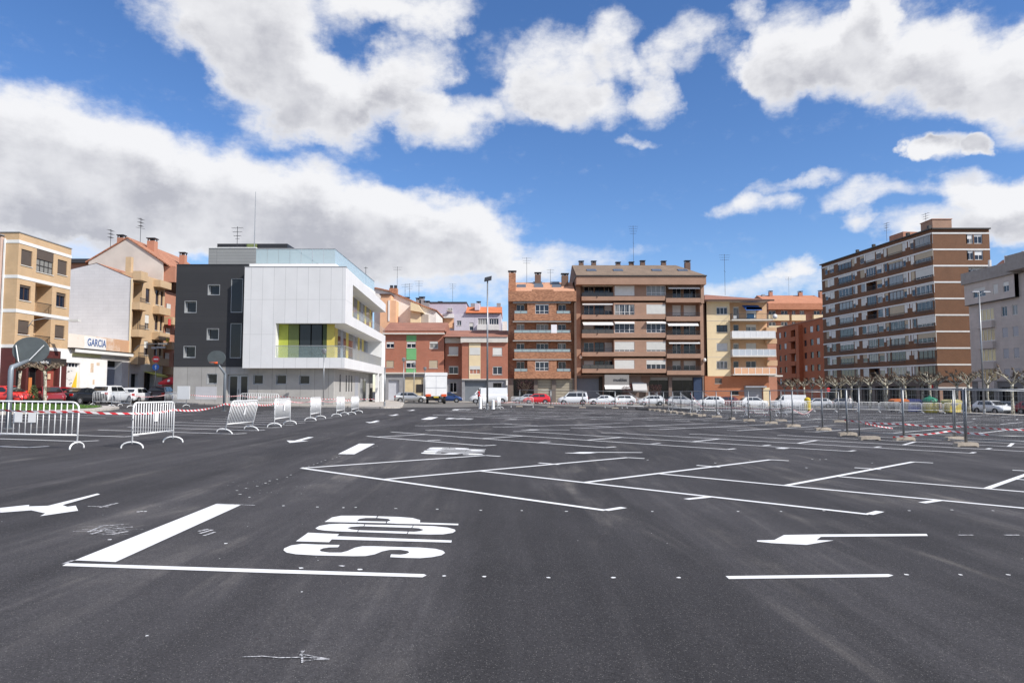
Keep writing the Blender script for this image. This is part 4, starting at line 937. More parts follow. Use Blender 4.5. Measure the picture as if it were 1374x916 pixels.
za = F.Z(466, 600); MB().add([(ua, -.5, za), (uc, -.5, za), (uc, 6, za+1.5), (ua, 6, za+1.5), (uc, 12, za), (ua, 12, za)], [(0, 1, 2, 3), (3, 2, 4, 5), (0, 3, 5), (1, 4, 2)]).build('roof', M_TILER, r)
g1_ = (F.U(557), F.U(680)); o2 = F.rect(714, 722, 762, 748)
wall(r, ub, uc, -.2, zb-.15, [(*g1_, 0, F.Z(712, 600), .5), (*o2, .2)], M_STONE, 'ground_floor_wall'); o3 = F.rect(472, 720, 512, 775, -1.3)
wall(r, ua, ub, -.2, zb-.003, [(*o3, .2)], M_STONE, 'ground_floor_wall', y=1.3)
part(r, 'garage_door', mat('slate_garage_door', (.17, .19, .21), .6, .06), *g1_, .4, .48, 0, F.Z(712, 600)); window(r, *o3, 1.48, 2, 0, M_WHITE, gm=M_SHOP); window(r, *o2, .18, 2, 0, M_DFRAME, gm=M_SHOP, sill=False)
part(r, 'wall_lamp', M_OFFW, uc-.3, uc+.0, -.35, -.05, zb-1.0, zb-.2)

# ---- 7 lilac block behind ----
F = front(570, 672, 137, T3, name='lilac_apartment_block', label='lilac rendered block with an orange tiled roof rising behind the low red blocks'); r = F.root
Rr = lambda a, b, c, d, w=0: F.rect(a, b, c, d, w)
a = Rr(338, 270, 560, 460); part(r, 'wall', M_LILAC, a[0], a[1], 2.5, 14, 0, a[3]); part(r, 'parapet_cap', M_DMETAL, a[0]-.1, a[1]+.1, 2.4, 14, a[3], a[3]+.3)
a = Rr(402, 335, 500, 445); part(r, 'wall', M_LILAC, a[0], a[1], 1.6, 2.5, 0, a[3]); part(r, 'balcony_slab', M_BAND, F.U(408), F.U(492), .6, 1.6, F.Z(357, 450), F.Z(335, 450))
part(r, 'recess', M_PEACH, F.U(410), F.U(490), 1.5, 1.6, F.Z(415, 450), F.Z(358, 450)); railing(r, F.U(408), F.U(455), .65, F.Z(425, 430), F.Z(400, 430), M_WPAINT, .3)
a = Rr(498, 337, 612, 445); op = F.rect(512, 375, 537, 402); op2 = F.rect(582, 385, 605, 430)
wall(r, a[0], a[1], 0, a[3], [(*op, .2), (*op2, .2)], M_LILAC2); window(r, *op, .18, 2, 0); window(r, *op2, .18, 1, .5)
a = Rr(620, 337, 760, 445); ops = [(*F.rect(630, 362, 682, 397), .2), (*F.rect(692, 362, 745, 397), .2), (*F.rect(630, 430, 745, 445), .4)]
wall(r, a[0]-.3, a[1], 0, a[3], ops, M_LILAC2); window(r, *ops[0][:4], .18, 4, 0); window(r, *ops[1][:4], .18, 4, .1)
part(r, 'balcony_front', M_BAND, F.U(625), F.U(748), -.5, 0, F.Z(428, 680), F.Z(399, 680)); part(r, 'wall', M_LILAC2, a[0]-3, a[1], .5, 12, 0, a[3]-.05)
za = F.Z(333, 650); zb = F.Z(278, 650); u0, u1 = F.U(560), F.U(762)
MB().add([(u0, -.5, za), (u1, -.5, za), (u1, 6, zb), (u0, 6, zb), (u1, 12, za), (u0, 12, za)], [(0, 1, 2, 3), (3, 2, 4, 5), (0, 3, 5), (1, 4, 2)]).build('roof', M_TILEO, r)
part(r, 'dormer', M_LILAC2, F.U(610), F.U(636), 1.2, 5, F.Z(312, 620), F.Z(274, 620)); op = F.rect(460, 303, 488, 325, -2.4); window(r, *op, 2.48, 2, 0)
for cx in (365, 400, 515, 590, 625, 742): chimney(r, F.U(cx), 6, zb-1.0, zb+.7, .8, M_STONE, cap=(cx in (625, 400)))
antenna(r, F.U(475), 5, zb+.4, 4.2, 3, 1.4); antenna(r, F.U(680), 6, zb-1, 2.0, 2)
part(r, 'stub_wall', M_OFFW, F.U(764), F.U(792), 4, 10, 0, F.Z(368, 775)); 
# ---- 8 pale gabled block behind ----
F = front(503, 586, 126, T3, name='gabled_block', label='cream gabled block with a peach wall and twin capped chimney behind the green panelled block'); r = F.root
q = lambda x, y: F.uv(x, y)
poly = [q(50, 445), q(50, 200), q(60, 197), q(135, 214), q(260, 268), q(330, 300), q(396, 322), q(396, 445)]
MB().prism(poly, 0, 16).build('wall', M_OFFW, r)
rf = [q(45, 195), q(62, 190), q(137, 207), q(262, 261), q(332, 293), q(402, 316), q(402, 322), q(332, 300), q(262, 268), q(137, 214), q(62, 197)]
MB().prism(rf, -.4, 16.2).build('roof', M_TILE, r)
pa = F.rect(84, 262, 172, 445, 3); part(r, 'peach_wall', M_PEACH, pa[0], pa[1], -3, -.003, 0, pa[3]); part(r, 'peach_wall', M_PEACH, F.U(84, 3), F.U(140, 3), -3, -.1, pa[3], F.Z(232, 100, 3)); part(r, 'roof_slab', M_BFRAME, F.U(84, 3)-.2, F.U(142, 3), -3.3, 0, F.Z(232, 100, 3), F.Z(226, 100, 3))
pa = F.rect(253, 318, 308, 445, 1.5); part(r, 'cream_bay', M_CREAM, pa[0], pa[1], -1.5, -.003, 0, pa[3]); pb = F.rect(255, 275, 325, 320, 2.2)
MB().prism([F.uv(253, 318, 2.2), F.uv(253, 272, 2.2), F.uv(295, 285, 2.2), F.uv(325, 330, 2.2)], -2.2, 0).build('cream_gablet', M_CREAM, r)
pa = F.rect(308, 340, 352, 445, .8); part(r, 'shutter_wall', mat('taupe_render', (.42, .37, .32), .8, .08), pa[0], pa[1], -.8, -.003, 0, pa[3])
chimney(r, F.U(148), 1.5, F.Z(225, 148), F.Z(190, 148), 1.4, B_ORANGE, cap=False)
c_ = MB(); 
for cx in (136, 159): c_.box(F.U(cx)-.25, F.U(cx)+.25, 1.2, 1.8, F.Z(190, 148), F.Z(172, 148))
c_.build('chimney_cap', M_DMETAL, r)
for cx in (212, 280, 300, 328, 345): chimney(r, F.U(cx), 4, F.Z(285, cx)-2, F.Z((240, 245, 238, 262, 292)[(212, 280, 300, 328, 345).index(cx)], cx), .9, M_STONE, cap=(cx != 345))
antenna(r, F.U(160), 3, F.Z(200, 160), 4.6, 2, 1.6); antenna(r, F.U(277), 5, F.Z(270, 277), 4.6, 3, 1.6); antenna(r, F.U(222), 5, F.Z(250, 222), 3.4, 3, 1.4); antenna(r, F.U(196), 5, F.Z(240, 196), 3.0, 2, 1.4)
a = F.rect(128, 268, 134, 305, 3); MB().box(F.U(131, 3)-.15, F.U(131, 3)+.15, -3.1, -3, F.Z(378, 131, 3), F.Z(262, 131, 3)).build('flue', M_OFFW, r)

# ---- A mottled orange brick block ----
F = front(681.5, 773, 111.5, T4, name='orange_brick_block', label='four floor mottled orange brick block with frosted glass balcony rails'); r = F.root
u0, u1 = F.U(47), F.U(412); uA, uB = F.U(72), F.U(402); zb = F.Z(706, 200); zt = F.Z(296, 200)
rows = [(302, 345, 362, 399, 0), (404, 448, 465, 502, 1), (506, 550, 567, 603, 1), (606, 654, 671, 708, 0)]
wy = 1.5                                                 # main wall stands back; balcony fronts and piers come forward
ops = []; items = []
for (t_, g0, p0_, p1_, kind) in rows:
    if kind == 0:
        for c0, c1 in ((92, 134), (315, 356)): a = F.rect(c0, t_+9, c1, p0_-2, -wy); ops.append((*a, .2)); items.append((a, 2, 0))
    else:
        for c0, c1 in ((92, 134), (198, 262), (312, 356)): a = F.rect(c0, t_+12, c1, p0_-2, -wy); ops.append((*a, .2)); items.append((a, 2 if c0 != 198 else 3, 0))
wall(r, u0, u1, zb, zt+1.6, ops, B_ORANGE, y=wy); body(r, u0, u1, 0, zt+1.6, wy+.01, 15, B_ORANGE)
for a, m_, bl in items: window(r, *a, wy+.18, m_, .12, M_WHITE, sill=False)
M_LEDGE = mat('white_ledge', (.46, .45, .43), .7, .06)
for n_, (t_, g0, p0_, p1_, kind) in enumerate(rows):
    if kind == 0:
        o = F.rect(192, t_+9, 264, t_+60); pu = (F.U(150), F.U(306)); bm = B_ORANGE
        wall(r, pu[0], pu[1], F.Z(p0_, 200), F.Z(t_+2, 200), [(*o, .14)], B_ORANGE, 'bay_wall')
        sb_ = MB(); sb_.box(pu[0], pu[0]+.01, .01, wy, F.Z(p0_, 200), F.Z(t_+2, 200)); sb_.box(pu[1]-.01, pu[1], .01, wy, F.Z(p0_, 200), F.Z(t_+2, 200)); sb_.build('bay_side', B_ORANGE, r)
        window(r, *o, .13, 3, .12, M_WHITE, trans=True, sill=False)
        for c0, c1 in ((82, 149), (308, 378)): panelrail(r, F.U(c0), F.U(c1), .0, F.Z(p0_, 200)+.03, F.Z(g0, 200), M_GLASSRAIL, 1.2, side=0)
    else: panelrail(r, F.U(80), F.U(378), .0, F.Z(p0_, 200)+.03, F.Z(g0, 200), M_GLASSRAIL, 1.2, side=.8)
    part(r, 'balcony_front', B_ORANGE, F.U(80), F.U(382), -.1, wy-.003, F.Z(p1_, 200), F.Z(p0_, 200))
    part(r, 'ledge', M_LEDGE, F.U(72), F.U(384), -.16, wy, F.Z(t_+2, 200), F.Z(t_-2, 200))
part(r, 'parapet', B_ORANGE, u0, u1, -.35, 1.5, zt, F.Z(242, 200)); part(r, 'parapet', B_ORANGE, F.U(175), F.U(290), -.352, .6, F.Z(242, 200)-.003, F.Z(234, 200))
za, zc = F.Z(243, 200), F.Z(168, 200); ur = F.U(345)
MB().add([(u0, 1.4, za), (u1, 1.4, za), (u1, 8, zc+.4), (u0, 8, zc+.4), (u1, 15, za), (u0, 15, za)], [(0, 1, 2, 3), (3, 2, 4, 5), (0, 3, 5), (1, 4, 2)]).build('roof', M_TILEP, r)
for cx, cy in ((214, 187), (313, 187), (120, 211), (218, 211), (319, 211)):
    z = F.Z(cy, cx, -3.5); y = 1.4+6.6*(z-za)/(zc+.4-za); y = max(1.7, min(7.5, y))
    z = za+(zc+.4-za)*(y-1.4)/6.6
    MB().add([(F.U(cx)-.75+0, y-.5, z-.38+.1), (F.U(cx)+.75, y-.5, z-.38+.1), (F.U(cx)+.75, y+.5, z+.38+.1), (F.U(cx)-.75, y+.5, z+.38+.1), (F.U(cx)-.75, y-.5, z-.6), (F.U(cx)+.75, y-.5, z-.6), (F.U(cx)+.75, y+.5, z+.1), (F.U(cx)-.75, y+.5, z+.1)],
        [(0, 1, 2, 3), (0, 4, 5, 1), (1, 5, 6, 2), (0, 3, 7, 4)]).build('skylight', M_SKYL, r)
chimney(r, F.U(69), 3, za, F.Z(147, 69, -3), 1.15, B_ORANGE); chimney(r, F.U(216), 7.5, zc-.5, F.Z(152, 216, -7), 1.0, B_DBROWN); chimney(r, F.U(367), 6, zc-1.5, F.Z(160, 367, -6), 1.1, B_DBROWN)
antenna(r, F.U(152), 7, zc-.5, 5.0, 3, 1.5); antenna(r, F.U(287), 7, zc-.5, 3, 2, 1.2); 
part(r, 'towel', mat('white_cloth', (.8, .78, .8), .9, .05), F.U(277), F.U(308), -.06, -.035, F.Z(466, 290), F.Z(420, 290))
part(r, 'corner_pipe', M_DBR, uB, u1+.05, .3, wy, 0, zt)
gA = (F.U(205), F.U(280)); gB = (F.U(302), F.U(392)); gC = (F.U(75), F.U(185)); zg = F.Z(714, 200)
wall(r, u0, u1, -.2, zb, [(*gA, 0, zg, .4), (*gB, 0, zg, .4), (*gC, 0, zg, .8)], mat('brown_ground_floor', (.16, .13, .11), .8, .1), 'ground_floor_wall', y=.5)
for gq in (gA, gB):
    d_ = part(r, 'garage_door', M_CDOOR, gq[0], gq[1], .78, .86, 0, zg)
    for k in range(1, 8): MB().box(gq[0], gq[1], .765, .778, zg*k/8-.02, zg*k/8+.02).build('groove', M_BFRAME, d_)
window(r, gC[0], gC[1], 0, zg, 1.25, 4, 0, M_DFRAME, gm=M_SHOP, sill=False, name='entrance')

# ---- B big rose brown block ----
F = front(773, 948, 116, T4, name='brown_apartment_block', label='wide brown five floor block with long balconies, white blinds and a brown pitched roof'); r = F.root
u0, u1 = F.U(412), F.U(1098); zb = F.Z(690, 700)
tops = [207, 306, 405, 505, 603]; para = [(270, 300), (368, 399), (467, 498), (567, 597), (656, 686)]
ops = []; it = []
cfg = [((.97, 0), (0, .1)), ((0, .25), (0, .97)), ((0, .1), (0, .12)), ((0, .8), (0, .55)), ((0, .93), (0, .3))]
bl1 = [1, 0, 0, .85, .9]; bl2 = [0, .97, .1, .85, .45]
wy = 1.3
for i, t_ in enumerate(tops):
    for c0, c1 in ((452, 505), (510, 560), (563, 606), (925, 970), (985, 1050)):
        a = F.rect(c0, t_+10, c1, para[i][0]+8, -wy-.9); ops.append((*a, .25)); it.append((a, 2, (.0, .9, .0, 0, .5)[(i+c0) % 5] if c0 != 510 else 0, wy+.9+.22, c0 == 510))
wall(r, u0, u1, zb, F.Z(205, 700), ops, B_BROWN, y=wy+.9); body(r, u0, u1, 0, F.Z(200, 700), wy+.91, 16, B_BROWN)
for a, m_, bl, y, brown in it: window(r, *a, y, m_, bl, M_BFRAME if brown else M_WHITE, M_BLIND, gm=M_GLASS, sill=False, name='balcony_door')
for i, t_ in enumerate(tops):
    # projecting middle bay with the white windows
    a = F.rect(616, t_+6, 722, t_+58+(6 if i in (1, 4) else 0)); b = F.rect(786, t_+6, 889, t_+58)
    wall(r, F.U(612), F.U(890), F.Z(para[i][0], 700)-.01, F.Z(t_-3, 700), [(*a, .14), (*b, .14)], B_BROWN, 'bay_wall')
    sb_ = MB(); zc0, zc1 = F.Z(para[i][0], 700)-.01, F.Z(t_-3, 700)
    sb_.box(F.U(612), F.U(612)+.02, .01, wy+.9, zc0, zc1); sb_.box(F.U(890)-.02, F.U(890), .01, wy+.9, zc0, zc1); sb_.build('bay_side', B_BROWN, r)
    window(r, *a, .13, 4, bl1[i], M_WHITE, M_BLIND, trans=bl1[i] == 0, sill=False); window(r, *b, .13, 4, bl2[i], M_WHITE, M_BLIND, trans=bl2[i] < .2, sill=False)
    part(r, 'balcony_front', B_BROWN, F.U(441), F.U(889), -.18, wy+.88, F.Z(para[i][1]-8, 700), F.Z(para[i][0], 700))
    part(r, 'balcony_front', B_BROWN, F.U(892), F.U(1078), -.3, wy+.88, F.Z(para[i][1]+2, 1000), F.Z(para[i][0]+9, 1000))
    (railing if i % 2 else panelrail)(r, F.U(444), F.U(610), -.05, F.Z(para[i][0], 500), F.Z(para[i][0]-22, 500), *([M_DMETAL] if i % 2 else [mat('smoked_glass', (.07, .065, .06), .15, .1), 1.2, M_DMETAL, 0]))
    railing(r, F.U(895), F.U(1075), -.2, F.Z(para[i][0]+9, 1000), F.Z(para[i][0]-12, 1000), M_DMETAL)
    MB().tube([(F.U(525), -.25, F.Z(para[i][0]+4, 525)), (F.U(525), -.25, F.Z(para[i][0]-2, 525))], .08, 6).build('spout', M_DBR, r)
    if i > 0: part(r, 'awning_box', M_AWN, F.U(446), F.U(610), .1, .35, F.Z(t_+8, 500), F.Z(t_+1, 500)) if i in (1, 2) else None
awning(r, F.U(448), F.U(610), F.Z(407, 500), .35, .9, M_AWN, .5); awning(r, F.U(900), F.U(1062), F.Z(410, 1000), .4, .9, M_AWN, .3); awning(r, F.U(905), F.U(1074), F.Z(216, 1000), .3, .8, M_AWN, .3); awning(r, F.U(443), F.U(610), F.Z(207, 500), .15, .6, mat('beige_awning', (.45, .36, .26), .8, .1), .4)
awning(r, F.U(786), F.U(889), F.Z(404, 800), .2, .5, M_AWN, -.01); awning(r, F.U(616), F.U(722), F.Z(405, 660), .2, .5, M_AWN, -.01)
awning(r, F.U(905), F.U(1070), F.Z(513, 1000), .12, .6, M_AWN, .3)
for cy in (210, 508, 610, 308): part(r, 'pier', B_BROWN, F.U(1079), F.U(1096), -.3, wy+.9, F.Z(cy+96, 1000) if cy != 610 else zb, F.Z(cy, 1000)) if cy == 210 else None
part(r, 'end_wall', B_BROWN, F.U(1080), u1, .6, wy+.9, zb, F.Z(205, 700)); part(r, 'end_wall', B_BROWN, u0, F.U(438), .9, wy+.9, zb, F.Z(205, 700))
c0, c1 = F.uv(412, 162, 1.2), F.uv(1106, 205, 1.2)
part(r, 'cornice', B_BROWN, c0[0], c1[0], -1.2, 2.5, c1[1], c0[1]); part(r, 'gutter', M_DFRAME, c0[0]-.1, c1[0]+.1, -1.35, 2.5, c0[1], c0[1]+.18)
za = c0[1]+.15; zc = F.Z(103, 700, -7)
ul, ur = c0[0], c1[0]
MB().add([(ul, -1.3, za), (ur, -1.3, za), (ur-3.0, 7, zc), (ul+.0, 7, zc), (ur, 16, za), (ul, 16, za)], [(0, 1, 2, 3), (3, 2, 4, 5), (0, 3, 5), (1, 4, 2)]).build('roof', M_TILEB, r)
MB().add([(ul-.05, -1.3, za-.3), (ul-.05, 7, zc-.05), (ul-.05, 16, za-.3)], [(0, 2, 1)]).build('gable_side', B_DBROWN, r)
for cx in (495, 638, 845, 985):
    y = 2.6; z = za+(zc-za)*(y+1.3)/8.3; u = F.U(cx, -y); s_ = (zc-za)/8.3
    MB().add([(u-.8, y-.6, z-.6*s_+.12), (u+.8, y-.6, z-.6*s_+.12), (u+.8, y+.6, z+.6*s_+.12), (u-.8, y+.6, z+.6*s_+.12), (u-.8, y-.6, z-.6*s_-.2), (u+.8, y-.6, z-.6*s_-.2), (u+.8, y+.6, z+.6*s_-.1), (u-.8, y+.6, z+.6*s_-.1)], [(0, 1, 2, 3), (0, 4, 5, 1), (1, 5, 6, 2), (0, 3, 7, 4)]).build('skylight', M_SKYL, r)
for cx, cy in ((440, 88), (507, 88), (638, 94), (770, 86), (883, 88), (710, 93)): chimney(r, F.U(cx, -7.5), 7.5, zc-.6, F.Z(cy+4, cx, -7.5), .8, B_DBROWN)
chimney(r, F.U(1011, -7), 7, zc-1.5, F.Z(90, 1011, -7), .9, B_DBROWN)
antenna(r, F.U(722, -7), 7, zc-.4, 7.4, 4, 1.6)
# ground floor
zg = F.Z(697, 700)
ops = [(F.U(415), F.U(555), 0, zg, .6), (F.U(560), F.U(688), 0, F.Z(752, 600), .8), (F.U(705), F.U(785), 0, F.Z(745, 740), .6), (F.U(802), F.U(908), 0, zg-.1, .5), (F.U(926), F.U(1090), 0, zg-.1, .5)]
M_BGF = mat('brown_shop_wall', (.17, .12, .10), .7, .1)
wall(r, u0, u1, -.3, zb, ops, M_BGF, 'ground_floor_wall', y=.9); body(r, u0, u1, -.3, zb-.003, .91, 16, M_BGF, 'ground_floor_wall')
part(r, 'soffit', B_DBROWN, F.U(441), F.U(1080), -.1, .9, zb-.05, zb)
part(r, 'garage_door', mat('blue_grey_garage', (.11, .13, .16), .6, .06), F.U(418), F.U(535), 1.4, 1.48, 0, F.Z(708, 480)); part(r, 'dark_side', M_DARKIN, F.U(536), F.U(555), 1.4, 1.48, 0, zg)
fp = part(r, 'sign_panel', mat('grey_sign_panel', (.24, .23, .22), .7, .06), F.U(560), F.U(690), -.25, .899, F.Z(746, 620), F.Z(688, 620))
text_mesh('muebles', .78, 'sign_lettering', mat('sign_black', (.02, .02, .025), .5, .05), fp, (F.U(606), -.26, F.Z(723, 620)), xs=.85, ext=.02, off=.012)
awning(r, F.U(558), F.U(690), F.Z(743, 620), .5, .9, M_AWN, -.26)
window(r, F.U(560), F.U(688), 0, F.Z(752, 600), 1.65, 4, 0, M_DFRAME, gm=M_SHOP, sill=False, name='shop_window')
awning(r, F.U(712), F.U(788), F.Z(728, 740), 1.2, .9, mat('pale_grey_awning', (.5, .49, .48), .7, .06), .88); part(r, 'red_shop_board', M_WINE, F.U(697), F.U(735), .8, .89, F.Z(760, 700), F.Z(735, 700))
MB().lathe([(.01, 0), (.75, 0), (.75, .06), (.01, .06)], n=20).build('round_vent', M_DBR, r, loc=(F.U(785), .86, F.Z(708, 785))).rotation_euler = (R(90), 0, 0)
for k_, (a, b) in enumerate(((802, 908), (926, 1040), (1043, 1090))):
    window(r, F.U(a), F.U(b), 0, zg-.1, 1.35, 2, 0, M_DFRAME, gm=M_SHOP, sill=False, name='shop_window')
    if k_ < 2: part(r, 'shutter_box', mat('shutter_box_grey', (.25, .23, .21), .7, .08), F.U(a)+.1, F.U(b)-.1, 1.05, 1.25, F.Z(716, 850), zg-.12)
part(r, 'blue_panel', mat('navy_panel', (.02, .04, .09), .6, .1), F.U(1043), F.U(1092), 1.0, 1.1, 0, zg-.12)
MB().lathe([(.02, -.3), (.2, -.25), (.28, 0), (.2, .25), (.02, .3)], n=10).build('wall_lamp', M_OFFW, r, loc=(F.U(436), .5, F.Z(592, 436)), smooth=True)
MB().lathe([(.02, -.3), (.2, -.25), (.28, 0), (.2, .25), (.02, .3)], n=10).build('wall_lamp', M_OFFW, r, loc=(F.U(1098), .3, F.Z(608, 1098)), smooth=True)

# ---- C cream block with panelled balconies ----
F = front(944, 1032, 118, T5, name='cream_apartment_block', label='cream four floor block with a blue awning on its top balcony and orange base'); r = F.root
uw = F.U(92); us = F.U(242); ue = F.U(485); zb = F.Z(648, 300); zt = F.Z(168, 300)
ops = []; wn_ = []
for k, (a, b) in enumerate(((200, 250), (318, 363), (435, 484), (550, 600))): q_ = F.rect(151, a, 222, b); ops.append((*q_, .16)); wn_.append((q_, k))
wall(r, uw, us, zb, zt, ops, M_CREAM); body(r, F.U(72), ue, 0, zt, 1.7, 15, B_BROWN); 
for q_, k in wn_: window(r, *q_, .15, 3, (.15, 0, .96, .1)[k], M_WHITE if k != 1 else M_DFRAME, M_BLIND)
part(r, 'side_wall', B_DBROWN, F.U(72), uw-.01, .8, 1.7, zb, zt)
for y_ in (290, 408, 525): part(r, 'string_course', M_SLAB, uw, us, -.03, -.003, F.Z(y_+1, 150), F.Z(y_-1, 150))
M_PEACH2 = mat('warm_peach_render', (.62, .40, .24), .85, .07)
ops = []; wn_ = []
slab = [(248, 285, 293), (360, 402, 409), (477, 518, 525), (594, 636, 643)]
for i, (t_, b_, s_) in enumerate(slab):
    zz0 = (200, 315, 435, 552)[i]
    for c0, c1 in ((260, 296), (342, 408)): q_ = F.rect(c0, zz0, c1, b_-6, -1.3); ops.append((*q_, .2)); wn_.append((q_, 1 if c0 == 260 else 2))
wall(r, us, ue, zb, zt, ops, M_PEACH2, y=1.3); MB().box(us-.003, us+.01, .01, 1.3, zb, zt).build('return_wall', M_PEACH2, r)
for n_, (q_, m_) in enumerate(wn_): window(r, *q_, 1.48, m_, (.1, .9, 0, .2, .1, .9, 0, 0)[n_], M_WHITE, M_BLIND, sill=False)
M_RAILP = mat('pale_blue_panel', (.50, .54, .58), .3, .05); M_RAILW = mat('white_panel', (.72, .72, .72), .4, .05)
for i, (t_, b_, s_) in enumerate(slab):
    uR_ = F.U(535 if i else 520, 1.2)
    part(r, 'balcony_slab', M_SLAB, us-.02, uR_+.1, -1.25, 1.29, F.Z(s_, 300), F.Z(b_, 300))
    if i == 0: railing(r, us, uR_, -1.2, F.Z(b_, 300), F.Z(t_, 300), M_DMETAL, .2, side=1.4)
    elif i == 3: panelrail(r, us+.25, uR_, -1.2, F.Z(b_, 300), F.Z(t_, 300), M_PEACH, 1.15, M_WPAINT, 1.2)
    else: panelrail(r, us, uR_, -1.2, F.Z(b_, 300), F.Z(t_, 300), (M_RAILW if i == 1 else M_RAILP), 1.05, M_WPAINT, 1.2)
part(r, 'laundry', mat('blue_laundry', (.03, .10, .2), .9, .1), F.U(340), F.U(385), -1.15, -1.1, F.Z(280, 350), F.Z(250, 350)); part(r, 'laundry', M_AWN, F.U(252), F.U(272), -1.15, -1.1, F.Z(282, 260), F.Z(262, 260))
MB().lathe([(.03, 0), (.38, .05), (.42, .1), (.02, .12)], n=16).build('satellite_dish', mat('dish_white', (.6, .6, .6), .5, .05), r, loc=(F.U(515), -1.3, F.Z(268, 515)), smooth=True).rotation_euler = (R(100), 0, 0)
aw = awning(r, F.U(333), F.U(438), F.Z(186, 380), .9, 2.0, M_BLUE, .9)
MB().add([(F.U(335), -1.1, F.Z(203, 380, 1)), (F.U(450, 1), -1.1, F.Z(203, 380, 1)), (F.U(452, 1), -1.1, F.Z(218, 380, 1)), (F.U(337), -1.1, F.Z(218, 380, 1))], [(0, 3, 2, 1), (0, 1, 2, 3)]).build('valance', mat('pale_blue_canvas', (.35, .45, .65), .8, .05), aw)
part(r, 'eaves', M_SLAB, F.U(95), ue, -1.0, 1.3, zt, F.Z(160, 300)); part(r, 'gutter', M_BFRAME, F.U(70), F.U(530, 1), -1.3, -1.0, F.Z(168, 300), F.Z(158, 300))
za, zc = F.Z(162, 300), F.Z(118, 300, -5); ul, ur = F.U(68), F.U(530, 1.3)
MB().add([(ul, -1.3, za), (ur, -1.3, za), (ur-9, 6, zc), (ul+2, 6, zc), (ur, 15, za), (ul, 15, za)], [(0, 1, 2, 3), (3, 2, 4, 5), (0, 3, 5), (1, 4, 2)]).build('roof', M_TILER, r)
antenna(r, F.U(215, -5), 5, zc-.2, 7.2, 3, 1.8)
M_OB = brick('orange_base_brick', (.42, .14, .06), (.46, .17, .075), (.3, .14, .08))
a1 = F.rect(140, 660, 185, 695); o1 = F.rect(330, 715, 450, 812); o2 = F.rect(240, 745, 295, 770)
wall(r, F.U(72), ue, -.3, zb, [(*a1, .15), (*o1[:2], 0, o1[3], .4), (*o2, .2)], M_OB, 'ground_floor_wall'); body(r, F.U(72), ue, -.3, zb-.003, .01, 15, M_OB, 'ground_floor_wall')
window(r, *a1, .14, 2, .9, M_BFRAME, M_BLINDD); part(r, 'shutter', M_GDOOR, o1[0], o1[1], .3, .38, 0, o1[3]); window(r, *o2, .18, 2, 0, M_DFRAME, gm=M_SHOP); part(r, 'cream_pier', M_CREAM, F.U(447), F.U(488), -.1, -.003, -.2, F.Z(722, 460)); part(r, 'canopy', M_GDOOR, F.U(325), F.U(460), -.8, -.003, F.Z(722, 400), F.Z(712, 400))
# end balconies seen past the corner
for i, (a, b) in enumerate(((332, 362), (405, 437), (545, 580))): part(r, 'end_balcony', M_PEACH2, F.U(482), F.U(549), .3, 2.0, F.Z(b, 515), F.Z(a, 515))
part(r, 'end_slab', M_SLAB, F.U(482), F.U(568), -.6, 2.0, F.Z(652, 515), F.Z(642, 515)); part(r, 'end_wall', M_PEACH2, ue, ue+.4, 1.3, 6, zb, zt)

# ---- D long orange roofed block in the distance ----
F = front(1026, 1113, 205, T5, name='orange_roofed_block', label='distant orange block with cream balcony fronts and long tiled roof behind the dark red block'); r = F.root
u0, u1 = F.U(470), F.U(880); zt = F.Z(222, 600)
ops = []; wl_ = []
for row in (222, 294):
    for c0, c1 in ((488, 535), (568, 612), (640, 662), (690, 720), (780, 822), (830, 860)): q_ = F.rect(c0, row+3, c1, row+30); ops.append((*q_, .3)); wl_.append(q_)
wall(r, u0, u1, 0, zt, ops, B_RED2); body(r, u0, u1, 0, zt, .01, 20, B_RED2)
for q_ in wl_: window(r, *q_, .28, 2, 0, M_WHITE, fr=.14, sill=False)
for row in (255, 325):
    for c0, c1 in ((484, 618), (634, 724), (776, 862)): part(r, 'balcony_front', M_CREAM, F.U(c0), F.U(c1), -1.2, -.003, F.Z(row+36, 600), F.Z(row, 600))
part(r, 'fascia', M_TILED, F.U(478), u1, -2, 0, zt, F.Z(182, 600)); za, zc = F.Z(182, 600), F.Z(124, 650, -8)
MB().add([(F.U(478), -2, za), (u1, -2, za), (u1, 9, zc), (F.U(490), 9, zc), (u1, 20, za), (F.U(478), 20, za)], [(0, 1, 2, 3), (3, 2, 4, 5), (0, 3, 5), (1, 4, 2)]).build('roof', M_TILED, r)
for cx, cy, w_ in ((462, 122, .9), (510, 106, 1.0), (703, 108, 1.1), (838, 103, 1.2)): chimney(r, F.U(cx, -8), 8, zc-3.5, F.Z(cy, cx, -8), w_, M_STONE if cx == 462 else B_RED2, cap=cx != 462)
antenna(r, F.U(630, -8), 8, zc-.5, 6, 3, 2.0)

# ---- E dark red block in the shade ----
F = Fac((70, 188), (70, 156.5), T5, name='dark_red_brick_block', label='shaded dark red brick block between the cream block and the tall brown tower'); r = F.root
u0, u1 = 0, F.L; zt = 17.3-F.p0.z; ops = []; wl_ = []
for row in range(5):
    z1 = zt-1.3-row*3.0
    for k, (a, b, kind) in enumerate(((2, 3.4, 0), (5.5, 7, 0), (10, 14.5, 1), (18, 19.4, 0), (21.5, 23.2, 0), (25, 26.6, 0), (28.6, 30.4, 0))):
        ops.append((a, b, z1-(2.2 if kind else 1.45), z1, 1.0 if kind else .2)); wl_.append((a, b, z1-(2.2 if kind else 1.45), z1, kind, (row*3+k*5) % 4))
wall(r, 0, u1, 0, zt, ops, B_DRED); body(r, 0, u1, 0, zt, .01, 14, B_DRED); part(r, 'parapet_cap', B_RED2, -.1, u1, -.15, 14, zt, zt+.25)
